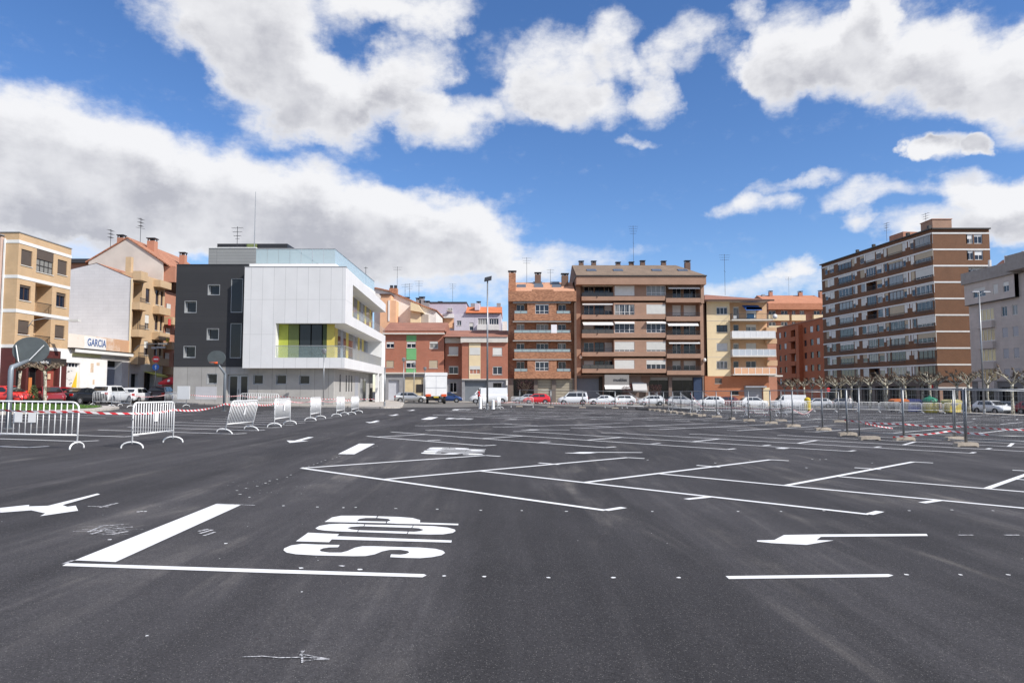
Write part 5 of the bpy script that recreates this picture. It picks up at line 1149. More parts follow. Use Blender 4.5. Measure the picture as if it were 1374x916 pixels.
for a, b, c, d, kind, s_ in wl_:
    window(r, a, b, c, d, .95 if kind else .18, 3 if kind else 2, .9 if s_ == 0 else 0, M_BFRAME if s_ else M_WHITE, M_BLIND, sill=False)
    if kind: part(r, 'balcony_front', B_DRED, a-.3, b+.3, -.9, -.003, c-.7, c+.35)
part(r, 'projecting_bay', B_DRED, 15.3, 17.2, -1.0, -.003, 3, zt-.5)
# ---- tower ----
F = Fac((67.2, 153), (70.5, 118), T6, name='apartment_tower', label='tall brown brick tower of nine floors with white bands between the floors', zb=-2.0); r = F.root
L = F.L; base = -2.0; top = 28.15-base; FH = 2.757
zband = [27.5-base-FH*k for k in range(10)]
MW = 9.3                                                # width of the front end wall
cols_big = [(113, 170), (232, 272), (327, 388), (442, 518)]; cols_small = [(56, 68), (77, 95), (173, 183), (194, 201), (207, 226), (276, 298), (309, 322), (389, 402), (423, 438)]
Uu = lambda c: F.uv(c, 400)[0]
ops = []; bigs = []; smalls = []
for k in range(9):
    zt_ = zband[k]-.13; zb_ = zt_-1.62
    for (a, b) in cols_big:
        rec = (k in (2, 4, 8) and a == 232)
        ops.append((Uu(a), Uu(b), zb_-.0, zt_, 1.2 if rec else .12)); bigs.append((Uu(a), Uu(b), zb_, zt_, rec, k, a))
    for (a, b) in cols_small: 
        if b-a > 7: ops.append((Uu(a), Uu(b), zb_+.1, zt_, .14)); smalls.append((Uu(a), Uu(b), zb_+.1, zt_, k, a))
zg = zband[8]-FH+.1
wall(r, 0, L, zg, top, ops, B_TOWER)
sv = MB()                                               # the far and end walls of the block (front end turns square)
sv.quad((L, .0, zg), (L, MW, zg), (L, MW, top), (L, .0, top)); 
fr_ops = []
wl2 = []
for k in range(9):
    for a, b in ((667, 695), (702, 735)):
        pass
sv = MB(); DW = 9.0; sv.quad((0, DW, zg), (0, 0, zg), (0, 0, top), (0, DW, top)); sv.quad((L-.4, DW, zg), (0, DW, zg), (0, DW, top), (L-.4, DW, top)); sv.quad((0, 0, top), (L, 0, top), (L-.5, DW, top), (0, DW, top)); sv.build('wall', B_TOWER, r)
vr = random.Random(11)
for (a, b, c, d, rec, k, col_) in bigs:
    if rec: window(r, a+.1, b-.1, c, d-.05, 1.15, 3, 0, M_BFRAME, sill=False, name='balcony_door'); railing(r, a, b, .04, c, c+.8, M_DMETAL, .2); continue
    window(r, a, b, c, d-.02, .1, 4, vr.choice([0, 0, 0, .2, .96, .3]) if col_ != 442 else (0, .6, .8, .1, .1, .7, .5, .1, 0)[k], vr.choice([M_WHITE, M_METAL, M_METAL, M_BFRAME]), vr.choice([M_BLIND, M_BLIND, M_BLINDB]), sill=False, name='glazed_balcony', fr=.08, gm=M_GLASST)
    railing(r, a-.05, b+.05, -.28, c-.45, c+.25, M_DMETAL, .25, side=.25, th=.03)
for (a, b, c, d, k, col_) in smalls: window(r, a, b, c, d-.02, .12, 1 if b-a < 1.6 else 2, vr.choice([0, .3, .95, .95, .5]), M_WHITE, vr.choice([M_BLIND, M_BLIND, M_BLINDB]), sill=False)
for k in range(9):
    MB().box(-.05, L+.03, -.05, 0, zband[k]-.13, zband[k]+.13).build('white_band', M_BAND, r)
    for (a, b) in ((68, 77), (95, 103), (184, 193), (226, 231), (299, 307), (403, 410), (415, 422)):
        MB().box(Uu(a), Uu(b), -.02, 0, zband[k]-(1.75, 1.2, .9)[(k+int(a)) % 3], zband[k]-.14).build('white_pier', (M_BLIND, M_BAND)[(k+int(a)) % 2], r) if a in (68, 184, 226, 299, 403, 415) else None
part(r, 'roof_edge', M_DFRAME, -.3, L+.1, -.35, 8.6, top, top+.2)
# front end wall, square to the long one
FE = Fac((70.5, 118), (70.5+MW, 118), T6, root=thing('tmp', 'x', 'x'), zb=-2.0)
bpy.data.objects.remove(FE.root)
def endbox(name, m, x0, x1, y0, y1, z0, z1, par):
    """x along the end wall from the street corner, y behind it; written in the tower's frame"""
    c_, s_ = math.cos(-F.rz), math.sin(-F.rz); P = []
    for (x, y) in ((x0, y0), (x1, y0), (x1, y1), (x0, y1)):
        wx, wy_ = 70.5+x-F.p0.x, 118+y-F.p0.y; P.append((c_*wx-s_*wy_, s_*wx+c_*wy_))
    vs = [(p[0], p[1], z0) for p in P]+[(p[0], p[1], z1) for p in P]
    return MB().add(vs, [(3, 2, 1, 0), (4, 5, 6, 7), (0, 1, 5, 4), (1, 2, 6, 5), (2, 3, 7, 6), (3, 0, 4, 7)]).build(name, m, par)
ue_ = FE.U(672)
endbox('end_wall', B_TOWER, .02, ue_, .0, .5, zg, top-.003, r)
kz = [zband[0]-.13, zband[1]-.13, zband[2]-.13]
fw = (FE.U(667), FE.U(697), FE.U(701), FE.U(737), FE.U(767))
# upper two floors of the end wall carry the pairs of windows; below, the same windows sit in a set back strip
for k in range(9):
    z1 = zband[k]-.5; z0 = z1-1.25; zt_ = zband[k]; zn = zband[k]-FH
    if k < 2:
        endbox('end_wall', B_TOWER, ue_+.003, fw[4], 0, .5, zn if k else zn, z0-.02, r); endbox('end_wall', B_TOWER, ue_+.003, fw[4], 0.0, .5, z1+.3, top-.003 if k == 0 else zt_, r)
        endbox('end_wall', B_TOWER, fw[1], fw[2], 0, .5, z0-.02, z1+.3, r); endbox('end_wall', B_TOWER, fw[3], fw[4], 0, .5, z0-.02, z1+.3, r); endbox('end_wall', B_TOWER, ue_+.003, fw[0]+.02, 0, .5, z0-.02, z1+.3, r)
        y_ = .12
    else:
        endbox('end_strip', M_BAND, ue_+.003, fw[4], .9, 1.2, zn, zt_, r); y_ = .8
    for j in (0, 2):
        x0 = fw[j]+(.05 if j == 0 else 0); x1 = fw[j+1]; f_ = endbox('window', M_WHITE, x0, x1, y_, y_+.05, z0, z1+.3, r)
        w_ = (x1-x0)
        for q0, q1 in ((.08, .46), (.54, .92)): endbox('pane', M_GLASS, x0+w_*q0, x0+w_*q1, y_-.02, y_-.004, z0+.1, z1-(.45 if (k+j) % 3 == 0 else .05), f_)
    if k < 2: endbox('lintel', M_BAND, fw[0]+.05, fw[3], -.02, .0, z1+.3, zt_-.14, r)
    endbox('white_band', M_BAND, -.04, (fw[4] if k < 3 else FE.U(672 if k < 3 else 700)), -.05, -.003, zband[k]-.13, zband[k]+.13, r)
    endbox('band_return', M_BAND, -.04, .02, -.05, .3, zband[k]-.13, zband[k]+.13, r)
endbox('roof_edge', M_DFRAME, -.1, fw[4]+.1, -.35, 3, top+.003, top+.203, r)
endbox('wall', B_TOWER, fw[4]-.3, fw[4]-.01, .5, 14, zg, top-.01, r)
endbox('roof_house', B_BROWN, 1.7, 5.0, 2.5, 6, top+.2, top+2.3, r); endbox('roof_house_cap', B_RED2, 1.6, 5.1, 2.4, 6.1, top+2.3, top+2.42, r)
part(r, 'roof_house', B_RED2, Uu(272), Uu(330), 3, 6.5, top+.2, top+2.3)
for cx in (178, 247, 393, 484): chimney(r, Uu(cx), 1.0, top+.2, top+1.1, .5, M_DFRAME, cap=False)
antenna(r, Uu(262), 3, top+1.5, 3.6, 3, 1.4); antenna(r, Uu(426), 3, top+.2, 4.0, 3, 1.6)
# ground floor with shops between brick piers
shops = []; npi = 8
for k in range(npi): a = .8+k*(L-1)/npi; shops.append((a, a+(L-1)/npi-1.0, 0.6, zg-.9, .6))
wall(r, 0, L, 0, zg, shops, mat('shop_surround', (.13, .10, .085), .8, .15), 'ground_floor_wall')
for s_ in shops: window(r, s_[0], s_[1], s_[2], s_[3], .55, 3, 0, M_DFRAME, gm=M_SHOP, sill=False, name='shop_window')
endbox('ground_floor_wall', B_DBROWN, .02, fw[4], .2, .6, 0, zg-.003, r); endbox('white_band', M_BAND, 0, FE.U(690), -.1, .15, zg-1.3, zg-1.05, r)
for x in (.3, 3.2, 6.2): endbox('pier', B_BROWN, x, x+.5, -.05, .19, 0, zg-1.4, r)
endbox('shop_glass', M_SHOP, .9, 3.1, .1, .18, .6, zg-1.5, r); endbox('shop_glass', M_SHOP, 3.8, 6.1, .1, .18, .6, zg-1.5, r)

# ---- grey block, far right ----
F = Fac((70.8, 109.6), (70.8, 80), TX, name='grey_apartment_block', label='grey rendered block with curtained glazed balconies at the far right edge', zb=-1.9); r = F.root; base = -1.9
L = F.L; zt = 17.5-base; Z = lambda z: z-base
Uq = lambda c: F.uv(c, 300)[0]
ops = []; gl = []; wn_ = []
gcol = (Uq(390), Uq(500)); wc1 = (Uq(556), Uq(596)); wc2 = (Uq(632), Uq(672))
for k, z1 in enumerate((13.35, 10.3, 7.3, 4.4)):
    ops.append((gcol[0], gcol[1], Z(z1-1.75), Z(z1), .12)); gl.append((gcol[0], gcol[1], Z(z1-1.75), Z(z1)))
    for c in (wc1, wc2, (wc1[0]+7.5, wc1[1]+7.5), (wc2[0]+7.5, wc2[1]+7.5)): ops.append((*c, Z(z1-1.5), Z(z1-.1), .16)); wn_.append((*c, Z(z1-1.5), Z(z1-.1), k))
top_ = []
for c0, c1 in ((385, 475), (532, 568), (606, 648)): top_.append((Uq(c0), Uq(c1), Z(15.2), Z(16.6)))
wall(r, 0, L, Z(2.6), Z(14.3), ops, B_GREY); body(r, 0, L, 0, zt, .01, 14, B_GREY)
wall(r, 0, Uq(690), Z(14.3), zt, [(*t_, .16) for t_ in top_], B_GREY, y=-.6, name='top_floor_wall'); MB().box(0, Uq(690), -.6, 0, Z(14.22), Z(14.3)).build('soffit', M_DFRAME, r); wall(r, Uq(690), L, Z(14.3), zt, [], B_GREY)
M_CURT = glass('curtained_glass', (.45, .30, .13), (.62, .48, .24), .7, .15)
for g_ in gl:
    window(r, *g_, .1, 4, 0, M_WHITE, gm=M_CURT, sill=False, name='glazed_balcony', fr=.07)
    part(r, 'balcony_front', B_GREY, g_[0]-.05, g_[1]+.15, -.5, -.003, g_[2]-1.15, g_[2]-.15)
for w_ in wn_: window(r, *w_[:4], .15, 2, (0, .95, .92, .9)[w_[4]], M_WHITE, mat('grey_blind', (.42, .42, .44), .7, .06), sill=False)
for n_, t_ in enumerate(top_): window(r, *t_, -.45, 3 if n_ == 0 else 2, .4 if n_ != 1 else .95, M_WHITE, M_BLIND, sill=False)
M_DGREY = mat('dark_grey_parapet', (.31, .28, .26), .85, .12)
part(r, 'parapet', M_DGREY, -.2, Uq(700), -.95, 1.0, zt, Z(19.25)); part(r, 'parapet', M_DGREY, Uq(680), L, -1.6, 1.0, zt+.3, Z(20.0))
part(r, 'string_course', M_DGREY, 0, L, -.2, -.003, Z(2.5), Z(2.7))
for k in range(7): part(r, 'roof_post', M_BAND, 1+k*3.6, 1.35+k*3.6, 2.6, 2.9, Z(18.5), Z(21.2))
MB().add([(0, 3, Z(19.4)), (L, 3, Z(19.4)), (L, 5.5, Z(21.4)), (0, 5.5, Z(21.4))], [(0, 1, 2, 3)]).build('roof', M_TILER, r)
part(r, 'wall', M_STONE, .5, L, 5.4, 12, zt, Z(21.2))
shops = [(1+k*5, 4.8+k*5, .4, 3.6, .5) for k in range(5)]
wall(r, 0, L, -.2, Z(2.6), shops, mat('grey_shop_wall', (.2, .195, .19), .8, .1), 'ground_floor_wall')
for s_ in shops: window(r, *s_[:4], .45, 3, 0, M_DFRAME, gm=M_SHOP, sill=False, name='shop_window')

# ================= OBJECTS ON THE LOT =================
# ---- white crowd barriers ----
def make_barrier(label):
    t = thing('crowd_barrier', label, 'barrier', group='white crowd barriers')
    W_, H_ = 2.35, 1.12; r_ = .16
    pts = [(-W_/2, 0, .12)]
    for k in range(7): a = math.pi-k*math.pi/12; pts.append((-W_/2+r_+r_*math.cos(a), 0, H_-r_+r_*math.sin(a)))
    for k in range(7): a = math.pi/2-k*math.pi/12; pts.append((W_/2-r_+r_*math.cos(a), 0, H_-r_+r_*math.sin(a)))
    pts.append((W_/2, 0, .12))
    f = MB().tube(pts, .021, 8); f.tube([(-W_/2, 0, .33), (W_/2, 0, .33)], .019, 8)
    f.build('frame', M_WPAINT, t, True)
    b = MB()
    for k in range(1, 17):
        x = -W_/2+W_*k/17; b.tube([(x, 0, .33), (x, 0, H_)], .0115, 6)
    b.build('bars', M_WPAINT, t, True)
    for s in (-1, 1):
        fp = [(s*W_/2, -.27, .0)]
        for k in range(9): a = math.pi-k*math.pi/8; fp.append((s*W_/2, .27*math.cos(a), .03+.13*math.sin(a)))
        fp.append((s*W_/2, .27, 0)); MB().tube(fp, .02, 8).build('foot', M_WPAINT, t, True)
    h = MB().box(-W_/2-.05, -W_/2-.02, -.02, .02, .7, .73); h.box(-W_/2-.05, -W_/2-.02, -.02, .02, .45, .48); h.build('hook', M_METAL, t)
    return t
proto = make_barrier('x'); used = [False]
M_PAPER = mat('notice_paper', (.78, .78, .77), .6, .03)
def barrier(a, b, label, note=0, lean=0, w=None):
    """a, b = feet on the ground, left then right"""
    A = Vector(a[:2]); B = Vector(b[:2]); c = (A+B)/2; d = B-A; rz = math.atan2(d.y, d.x)
    if not used[0]: t = proto; used[0] = True; t.location = on(c.x, c.y); t.rotation_euler = (0, 0, rz); t['label'] = label
    else: t = dup(proto, on(c.x, c.y), rz, label)
    t.scale = ((w or d.length)/2.35, 1, 1)
    # stand on the slope
    t.rotation_euler = (lean, -math.atan2(gz(B.x, B.y)-gz(A.x, A.y), d.length), rz)
    if note is not None: notes.append((t, note))
    return t
notes = []
Gp = lambda x, y: G(x, y)
b1r = Gp(103, 602); barrier((b1r.x-2.45, b1r.y+.05), b1r, 'nearest white crowd barrier, cut by the left edge, with two paper notices', (-.15, .17))
b2l, b2r = Gp(177, 601.5), Gp(232, 593.5); barrier(b2l, b2r, 'second nearest white crowd barrier, alone right of the nearest one, with one notice', (.1,))
b3l, b3r = Gp(301, 581.8), Gp(337, 577.5); barrier(b3l, b3r, 'white crowd barrier that leans over to the right, before the basketball hoop post', (.15,), .22)
b4l, b4r = Gp(368, 573), Gp(389, 569.3); barrier(b4l, b4r, 'white crowd barrier standing upright just right of the leaning one', (.2,), .0)
b5l, b5r = Gp(416.5, 564.4), Gp(430, 561.8); barrier(b5l, b5r, 'white crowd barrier seen nearly end on in front of the pale lamp post', (.1,))
b6l, b6r = Gp(451.5, 558.6), Gp(462, 556.6); barrier(b6l, b6r, 'white crowd barrier, left one of the last two in the receding line', (.0,))
b7l, b7r = Gp(471.5, 556.2), Gp(481, 553.8); barrier(b7l, b7r, 'white crowd barrier at the far end of the receding line by the white terrace', (.1,))
b8l, b8r = Vector((-29.2, 60)), Vector((-26.2, 57.4)); barrier(b8l, b8r, 'white crowd barrier with a big white board on its right end before the concrete wall', (-.2,))
b9l, b9r = Vector((-24.6, 64.6)), Vector((-21.1, 64.4)); barrier(b9l, b9r, 'white crowd barrier in front of the glass entrance doors', (.05,))
b10l, b10r = Vector((-30.3, 54.0)), Vector((-28.1, 52.6)); barrier(b10l, b10r, 'white crowd barrier at the rounded tip of the grass island', None)
b11l, b11r = Vector((-33.8, 57.5)), Vector((-31.4, 57.2)); barrier(b11l, b11r, 'white crowd barrier wrapped in tape before the white parked cars', None)
# far and right hand ones
bF = [((-.1, 74.5), (2.2, 74.6), 'white crowd barrier in front of the small red car'),
      ((10.4, 80), (12.9, 80.2), 'white crowd barrier on its own right of the white minivan')]
for a, b, l in bF: barrier(a, b, l, None)
ra, rb_ = Vector((27.3, 75.6)), Vector((49.2, 77.6)); nb = 9
ordn = ['first', 'second', 'third', 'fourth', 'fifth', 'sixth', 'seventh', 'eighth', 'ninth', 'tenth', 'eleventh', 'twelfth', 'thirteenth', 'fourteenth', 'fifteenth']
for k in range(nb):
    A = ra.lerp(rb_, k/nb); B = ra.lerp(rb_, (k+.96)/nb)
    barrier(A, B, '%s white barrier from the left in the row before the pollarded trees and bins' % ordn[k], (.2,) if k == nb-1 else None)
for k, (a, b) in enumerate((((14.6, 58.5), (16.9, 58.8)), ((17.2, 52.4), (19.2, 53.6)), ((17.2, 59.5), (19.5, 59.6)), ((19.4, 62), (21.7, 61.6)), ((20.5, 55.5), (22.8, 55.2)), ((22.4, 66), (24.7, 66.2)), ((14.9, 66.4), (17.0, 65.6)), ((15.4, 70.2), (17.7, 70.4)), ((18.2, 69.4), (20.4, 70)), ((23.0, 60.2), (25.2, 61)), ((11.8, 76.6), (14.1, 76.8)))):
    barrier(a, b, '%s white barrier from the left in the loose cluster just behind the fence line' % ordn[k], None)
for k, (x, y) in enumerate(((-2.75, 67.2), (-1.35, 66.4))):
    barrier((x, y), (x+.25, y+2.3), ('left', 'right')[k]+' white barrier seen end on at the foot of the tall central lamp post', None)
for t, offs in notes:
    if offs == 0: offs = ()
    for o_ in offs:
        p = MB().box(o_-.16, o_+.02, -.032, -.026, .62, .88); p.build('notice', M_PAPER, t)
# white board beside barrier 8 rests on the barrier
bd = tag(MB().box(-.55, .55, -.02, .02, 0, 1.05).build('white_sign', M_PAPER), 'blank white board tied upright to the right end of a barrier by the concrete wall', 'board'); bd.location = (-26.4, 57.3, gz(-26.4, 57.3)+.62); bd.rotation_euler = (0, 0, R(-10))
# white bollards with tape at the central lamp
for k, (x, y, h) in enumerate(((-2.95, 66.5, 1.15), (-1.75, 66.0, .85))):
    t = tag(MB().lathe([(.17, 0), (.17, .04), (.14, .06), (.14, .5), (.13, h-.04), (.08, h)], n=14).build('bollard', M_WPAINT, smooth=False), ('taller white post left of the tall central lamp', 'shorter white post right of the tall central lamp')[k], 'post'); t.location = on(x, y)

# ---- site fencing: panels and concrete feet ----
FH_ = 1.88
def panel_mesh(Lp):
    f = MB()
    f.tube([(0.03, 0, .08), (.03, 0, FH_)], .026, 8); f.tube([(Lp-.03, 0, .08), (Lp-.03, 0, FH_)], .026, 8); f.tube([(.03, 0, FH_-.02), (Lp-.03, 0, FH_-.02)], .022, 8); f.tube([(.03, 0, .2), (Lp-.03, 0, .2)], .015, 6)
    w = MB(); n = int(Lp/.11)
    for k in range(1, n): w.tube([(Lp*k/n, 0, .2), (Lp*k/n, 0, FH_-.02)], .0017, 3, False)
    for k in range(1, 8): z = .2+(FH_-.22)*k/8; w.tube([(.03, .003, z), (Lp-.03, .003, z)], .0017, 3, False)
    return f, w
def make_fence(label, Lp):
    t = thing('mesh_fence', label, 'fence', group='mobile site fence panels'); f, w = panel_mesh(Lp); f.build('frame', M_METAL, t, True); w.build('mesh', M_METAL, t); return t
fproto = {}
def fence(a, b, label):
    A = Vector(a[:2]); B = Vector(b[:2]); d = B-A; key = 3.4
    if key not in fproto: t = make_fence(label, key); fproto[key] = t
    else: t = dup(fproto[key], label=label)
    t.location = on(A.x, A.y); t.rotation_euler = (0, -math.atan2(gz(B.x, B.y)-gz(A.x, A.y), d.length), math.atan2(d.y, d.x)); t.scale = (d.length/key, 1, 1)
fblock = [None]
def foot(x, y, rz, label):
    if fblock[0] is None:
        mb = MB()
        prof = [(-.36, 0), (-.30, 0), (-.26, .03), (.26, .03), (.30, 0), (.36, 0), (.34, .12), (.28, .14), (-.28, .14), (-.34, .12)]
        mb.prism(prof, -.12, .12)
        for u in (-.14, .14): mb.lathe([(.034, 0), (.034, .012)], (u, 0, .14), 8)
        o = mb.build('concrete_block', mat('foot_concrete', (.42, .36, .29), .9, .18, 3, bump=.4)); tag(o, label, 'fence foot', 'concrete feet of the site fence'); fblock[0] = o
        o.location = on(x, y); o.rotation_euler = (0, 0, rz); return
    dup(fblock[0], on(x, y), rz, label)
line = [(14.6, 23.1), (14.4, 26.4), (13.6, 29.6)]
P0 = G(1296, 599); P1 = G(1213, 591); P2 = G(1152, 588); P3 = G(1281, 590.5); P4 = G(1104, 577.5); P5 = G(1064, 572.8); P6 = G(1034, 568.6); P7 = G(1005, 564.5)
main = [(P0.x, P0.y), (P1.x, P1.y), (13.4, 28.6), (P4.x, P4.y), (P5.x, P5.y), (P6.x, P6.y)]
y_ = main[-1][1]+3.5
while y_ < 76: main.append((14.4+.05*math.sin(y_), y_)); y_ += 3.45
for k in range(len(main)-1):
    fence(main[k], main[k+1], '%s mesh fence panel going away from the near right corner of the site' % (ordn+['sixteenth', 'seventeenth', 'eighteenth', 'nineteenth', 'twentieth'])[k])
for k, (x, y) in enumerate(main[:]):
    foot(x, y, .05 if k < 6 else R(90)*(k % 2), '%s concrete foot of the receding fence line counted from the nearest' % (ordn+['sixteenth', 'seventeenth', 'eighteenth', 'nineteenth', 'twentieth'])[k])
foot(P2.x-.05, P2.y-.9, 0, 'loose concrete foot set double in front of the third fence post')
right = [(12.7, 26.2), (16.5, 27.0), (20.4, 25.6), (23.8, 25.0)]
right = [(P2.x, P2.y), (P3.x, P3.y), (P3.x+3.4, P3.y-.3), (P3.x+6.8, P3.y-.8), (P3.x+10.2, P3.y-.8)]
for k in range(len(right)-1): fence(right[k], right[k+1], '%s mesh fence panel along the site edge running right, out of the picture' % ordn[k])
for k, (x, y) in enumerate(right[1:]): foot(x, y, .1, '%s concrete foot from the left under the fence running out to the right' % ordn[k])
fence((P0.x, P0.y), (P0.x+3.4, P0.y-.4), 'nearest mesh fence panel, leaving the picture at the right edge'); foot(P0.x+3.4, P0.y-.4, 0, 'concrete foot of the nearest fence panel at the right edge')
side_ = [(16.6, 43.6), (19.8, 45), (23, 46.4)]
side_ = [(16.5, 43.9), (20.1, 43.9), (23.5, 44.2)]
fence(side_[0], side_[1], 'mesh fence panel standing apart behind the receding fence line'); foot(*side_[0], 0, 'pale concrete foot left of the fence panel that stands apart'); foot(*side_[1], 0, 'concrete foot right of the fence panel that stands apart')
# far line to the left, top rail against the shops
far = [(14.4, 75), (11.0, 76.2), (7.6, 77), (4.2, 77.4), (.8, 77.8)]
for k in range(4): fence(far[k], far[k+1], '%s distant fence panel from the right, in front of the parked cars and shops' % ordn[k]); foot(*far[k+1], 0, '%s concrete foot from the right under the distant fence before the shops' % ordn[k])
# diagonal back stays and a stack of spare panels lying on the ground
for k, (x, y) in enumerate(((8.6, 73), (11.6, 70.5), (13.2, 66), (14.6, 62), (16.2, 60))):
    t = tag(MB().tube([(0, 0, 1.7), (2.2, 0, .35)], .02, 6).build('scaffold_tube', M_GDOOR), '%s slanting steel brace from the left leaning by the far fence' % ordn[k], 'brace', 'slanting fence braces'); t.location = on(x, y)
tag(MB().box(0, 7.5, 0, 2.0, 0, .22).build('fence_stack', M_DMETAL), 'low dark stack of spare fence panels lying flat behind the far fence', 'panel stack').location = on(12.6, 71.0)
kb = MB()
for k in range(7): kb.box(k*1.25, k*1.25+1.2, -.15, .15, 0, .16)
for k in range(9):
    y0 = 52+k*2.3; b_ = tag(MB().box(-.16, .16, 0, 1.3, 0, .16).build('concrete_block', MATS['foot_concrete']), '%s long pale concrete block from the near end of the line beside the far fence' % ordn[k], 'concrete block', 'concrete blocks laid along the fence'); b_.location = on(13.7, y0); b_.rotation_euler = (0, 0, R(3))
del kb

# ---- red and white tape ----
def tape_mat():
    m = bpy.data.materials.new('barrier_tape'); m.use_nodes = True; t = m.node_tree; b = t.nodes['Principled BSDF']; b.inputs['Roughness'].default_value = .4
    uv = N(t, 'ShaderNodeUVMap'); sp = N(t, 'ShaderNodeSeparateXYZ'); t.links.new(uv.outputs[0], sp.inputs[0])
    a = math_(t, 'ADD', math_(t, 'MULTIPLY', sp.outputs[0], 3.6), math_(t, 'MULTIPLY', sp.outputs[1], .3)); fr = math_(t, 'FRACT', a); st_ = math_(t, 'LESS_THAN', fr, .5)
    mxn = N(t, 'ShaderNodeMix', data_type='RGBA'); t.links.new(st_, mxn.inputs[0]); mxn.inputs[6].default_value = (.78, .76, .76, 1); mxn.inputs[7].default_value = (.62, .03, .04, 1); t.links.new(mxn.outputs[2], b.inputs['Base Color']); return m
M_TAPE = tape_mat()
def tape(pts, label, sag=.06, w=.05, twist=.35, seed=1):
    P = [Vector(p) for p in pts]; path = []; q = random.Random(seed)
    for i in range(len(P)-1):
        n = max(8, int((P[i+1]-P[i]).length/.3))
        for k in range(n+(i == len(P)-2)):
            t = k/n; p = P[i].lerp(P[i+1], t); p.z -= sag*4*t*(1-t)*min(1, (P[i+1]-P[i]).length/3); path.append(p)
    vs = []; fs = []; s = 0; us = []; ph = q.uniform(0, 6)
    for i, p in enumerate(path):
        d = (path[min(i+1, len(path)-1)]-path[max(i-1, 0)]).normalized(); side = d.cross(Vector((0, 0, 1))).normalized(); a = twist*math.sin(s*1.1+ph)+twist*.6*math.sin(s*2.7)
        o = (Vector((0, 0, 1))*math.cos(a)+side*math.sin(a))*w/2; vs += [p-o, p+o]; us.append(s)
        if i < len(path)-1: s += (path[i+1]-p).length
    for i in range(len(path)-1): fs.append((2*i, 2*i+2, 2*i+3, 2*i+1))
    me = bpy.data.meshes.new('barrier_tape'); me.from_pydata([tuple(v) for v in vs], [], fs); uvl = me.uv_layers.new(name='UVMap')
    for po in me.polygons:
        for li, vi in zip(po.loop_indices, po.vertices): uvl.data[li].uv = (us[vi//2], vi % 2)
    me.materials.append(M_TAPE); o = bpy.data.objects.new('barrier_tape', me); COL.objects.link(o); return tag(o, label, 'barrier tape', 'red and white barrier tapes')
def up(v, h): return (v[0], v[1], gz(v[0], v[1])+h)
tape([up((b1r.x-7, b1r.y+.3), .97), up((b1r.x-2.4, b1r.y), .94), up((b1r.x, b1r.y-.03), .90), up((b2l.x, b2l.y-.02), .86), up((b2r.x, b2r.y), .90)], 'red and white tape tied along the two nearest white barriers', .05, seed=3)
tape([up(b2r, .9), up((b3l.x, b3l.y), 1.0), up(b3r, 1.0), up(b4l, .95), up(b4r, 1.0)], 'red and white tape running from the second barrier to the leaning one and beyond', .1, seed=5)
tape([up(b4r, 1.0), up(b5l, .95), up(b5r, .95), up(b6l, .9), up(b6r, .9), up(b7l, .9)], 'red and white tape along the far part of the receding barriers', .06, seed=6)
tape([up(b8r, 1.0), up(b9l, .9), up(b9r, .9), (-12.5, 64.5, .55)], 'red and white tape stretched before the concrete ground floor of the civic building', .12, seed=8)
tape([up(b10r, .9), up(b8l, .9)], 'red and white tape between the grass island and the barrier with the white board', .12, seed=9)
tape([up((-1.6, 66.5), .75), up((0, 74.5), .6), up((2.2, 74.6), .6), up((7.8, 74), .65), up((14.4, 74.5), .8)], 'long red and white tape across the far end of the bays', .12, seed=10)
tape([up((14.4, 68), 1.1), up((15.5, 60), .8), up((16.9, 52), .75), up((17.8, 45), .95)], 'red and white tape hung along the back of the receding fence line', .2, seed=11)
tape([up((13.4, 28.8), .62), up((14.9, 27.2), .55), up((16.9, 27.0), .5), up((23.8, 26.0), .35)], 'red and white tape woven low through the right hand fence panels', .05, seed=12)
tape([up((13.2, 24.8), .18), up((15.2, 24.8), .42), up((16.0, 24.0), .35)], 'short twisted red and white tape sagging behind the nearest fence post', .04, seed=13)
tape([up((16.9, 57), .9), up((17.6, 52), .35), up((18.1, 50), .25)], 'loose end of red and white tape hanging down behind the fence', .05, seed=14)
tape([up((20.9, 53), .6), up((22.5, 55), .2), up((24.0, 57), .6)], 'fallen piece of red and white tape between the loose barriers', .05, seed=15)
tape([up((16.3, 33), .35), up((18.1, 34), .1)], 'short fallen length of red and white tape on the bays behind the third fence post', .02, seed=16)
tape([up((15, 60), 1.7), up((15.6, 60), 1.0), up((16.2, 60), .3)], 'red and white tape tied upright to a fence post among the loose barriers', .05, seed=17)

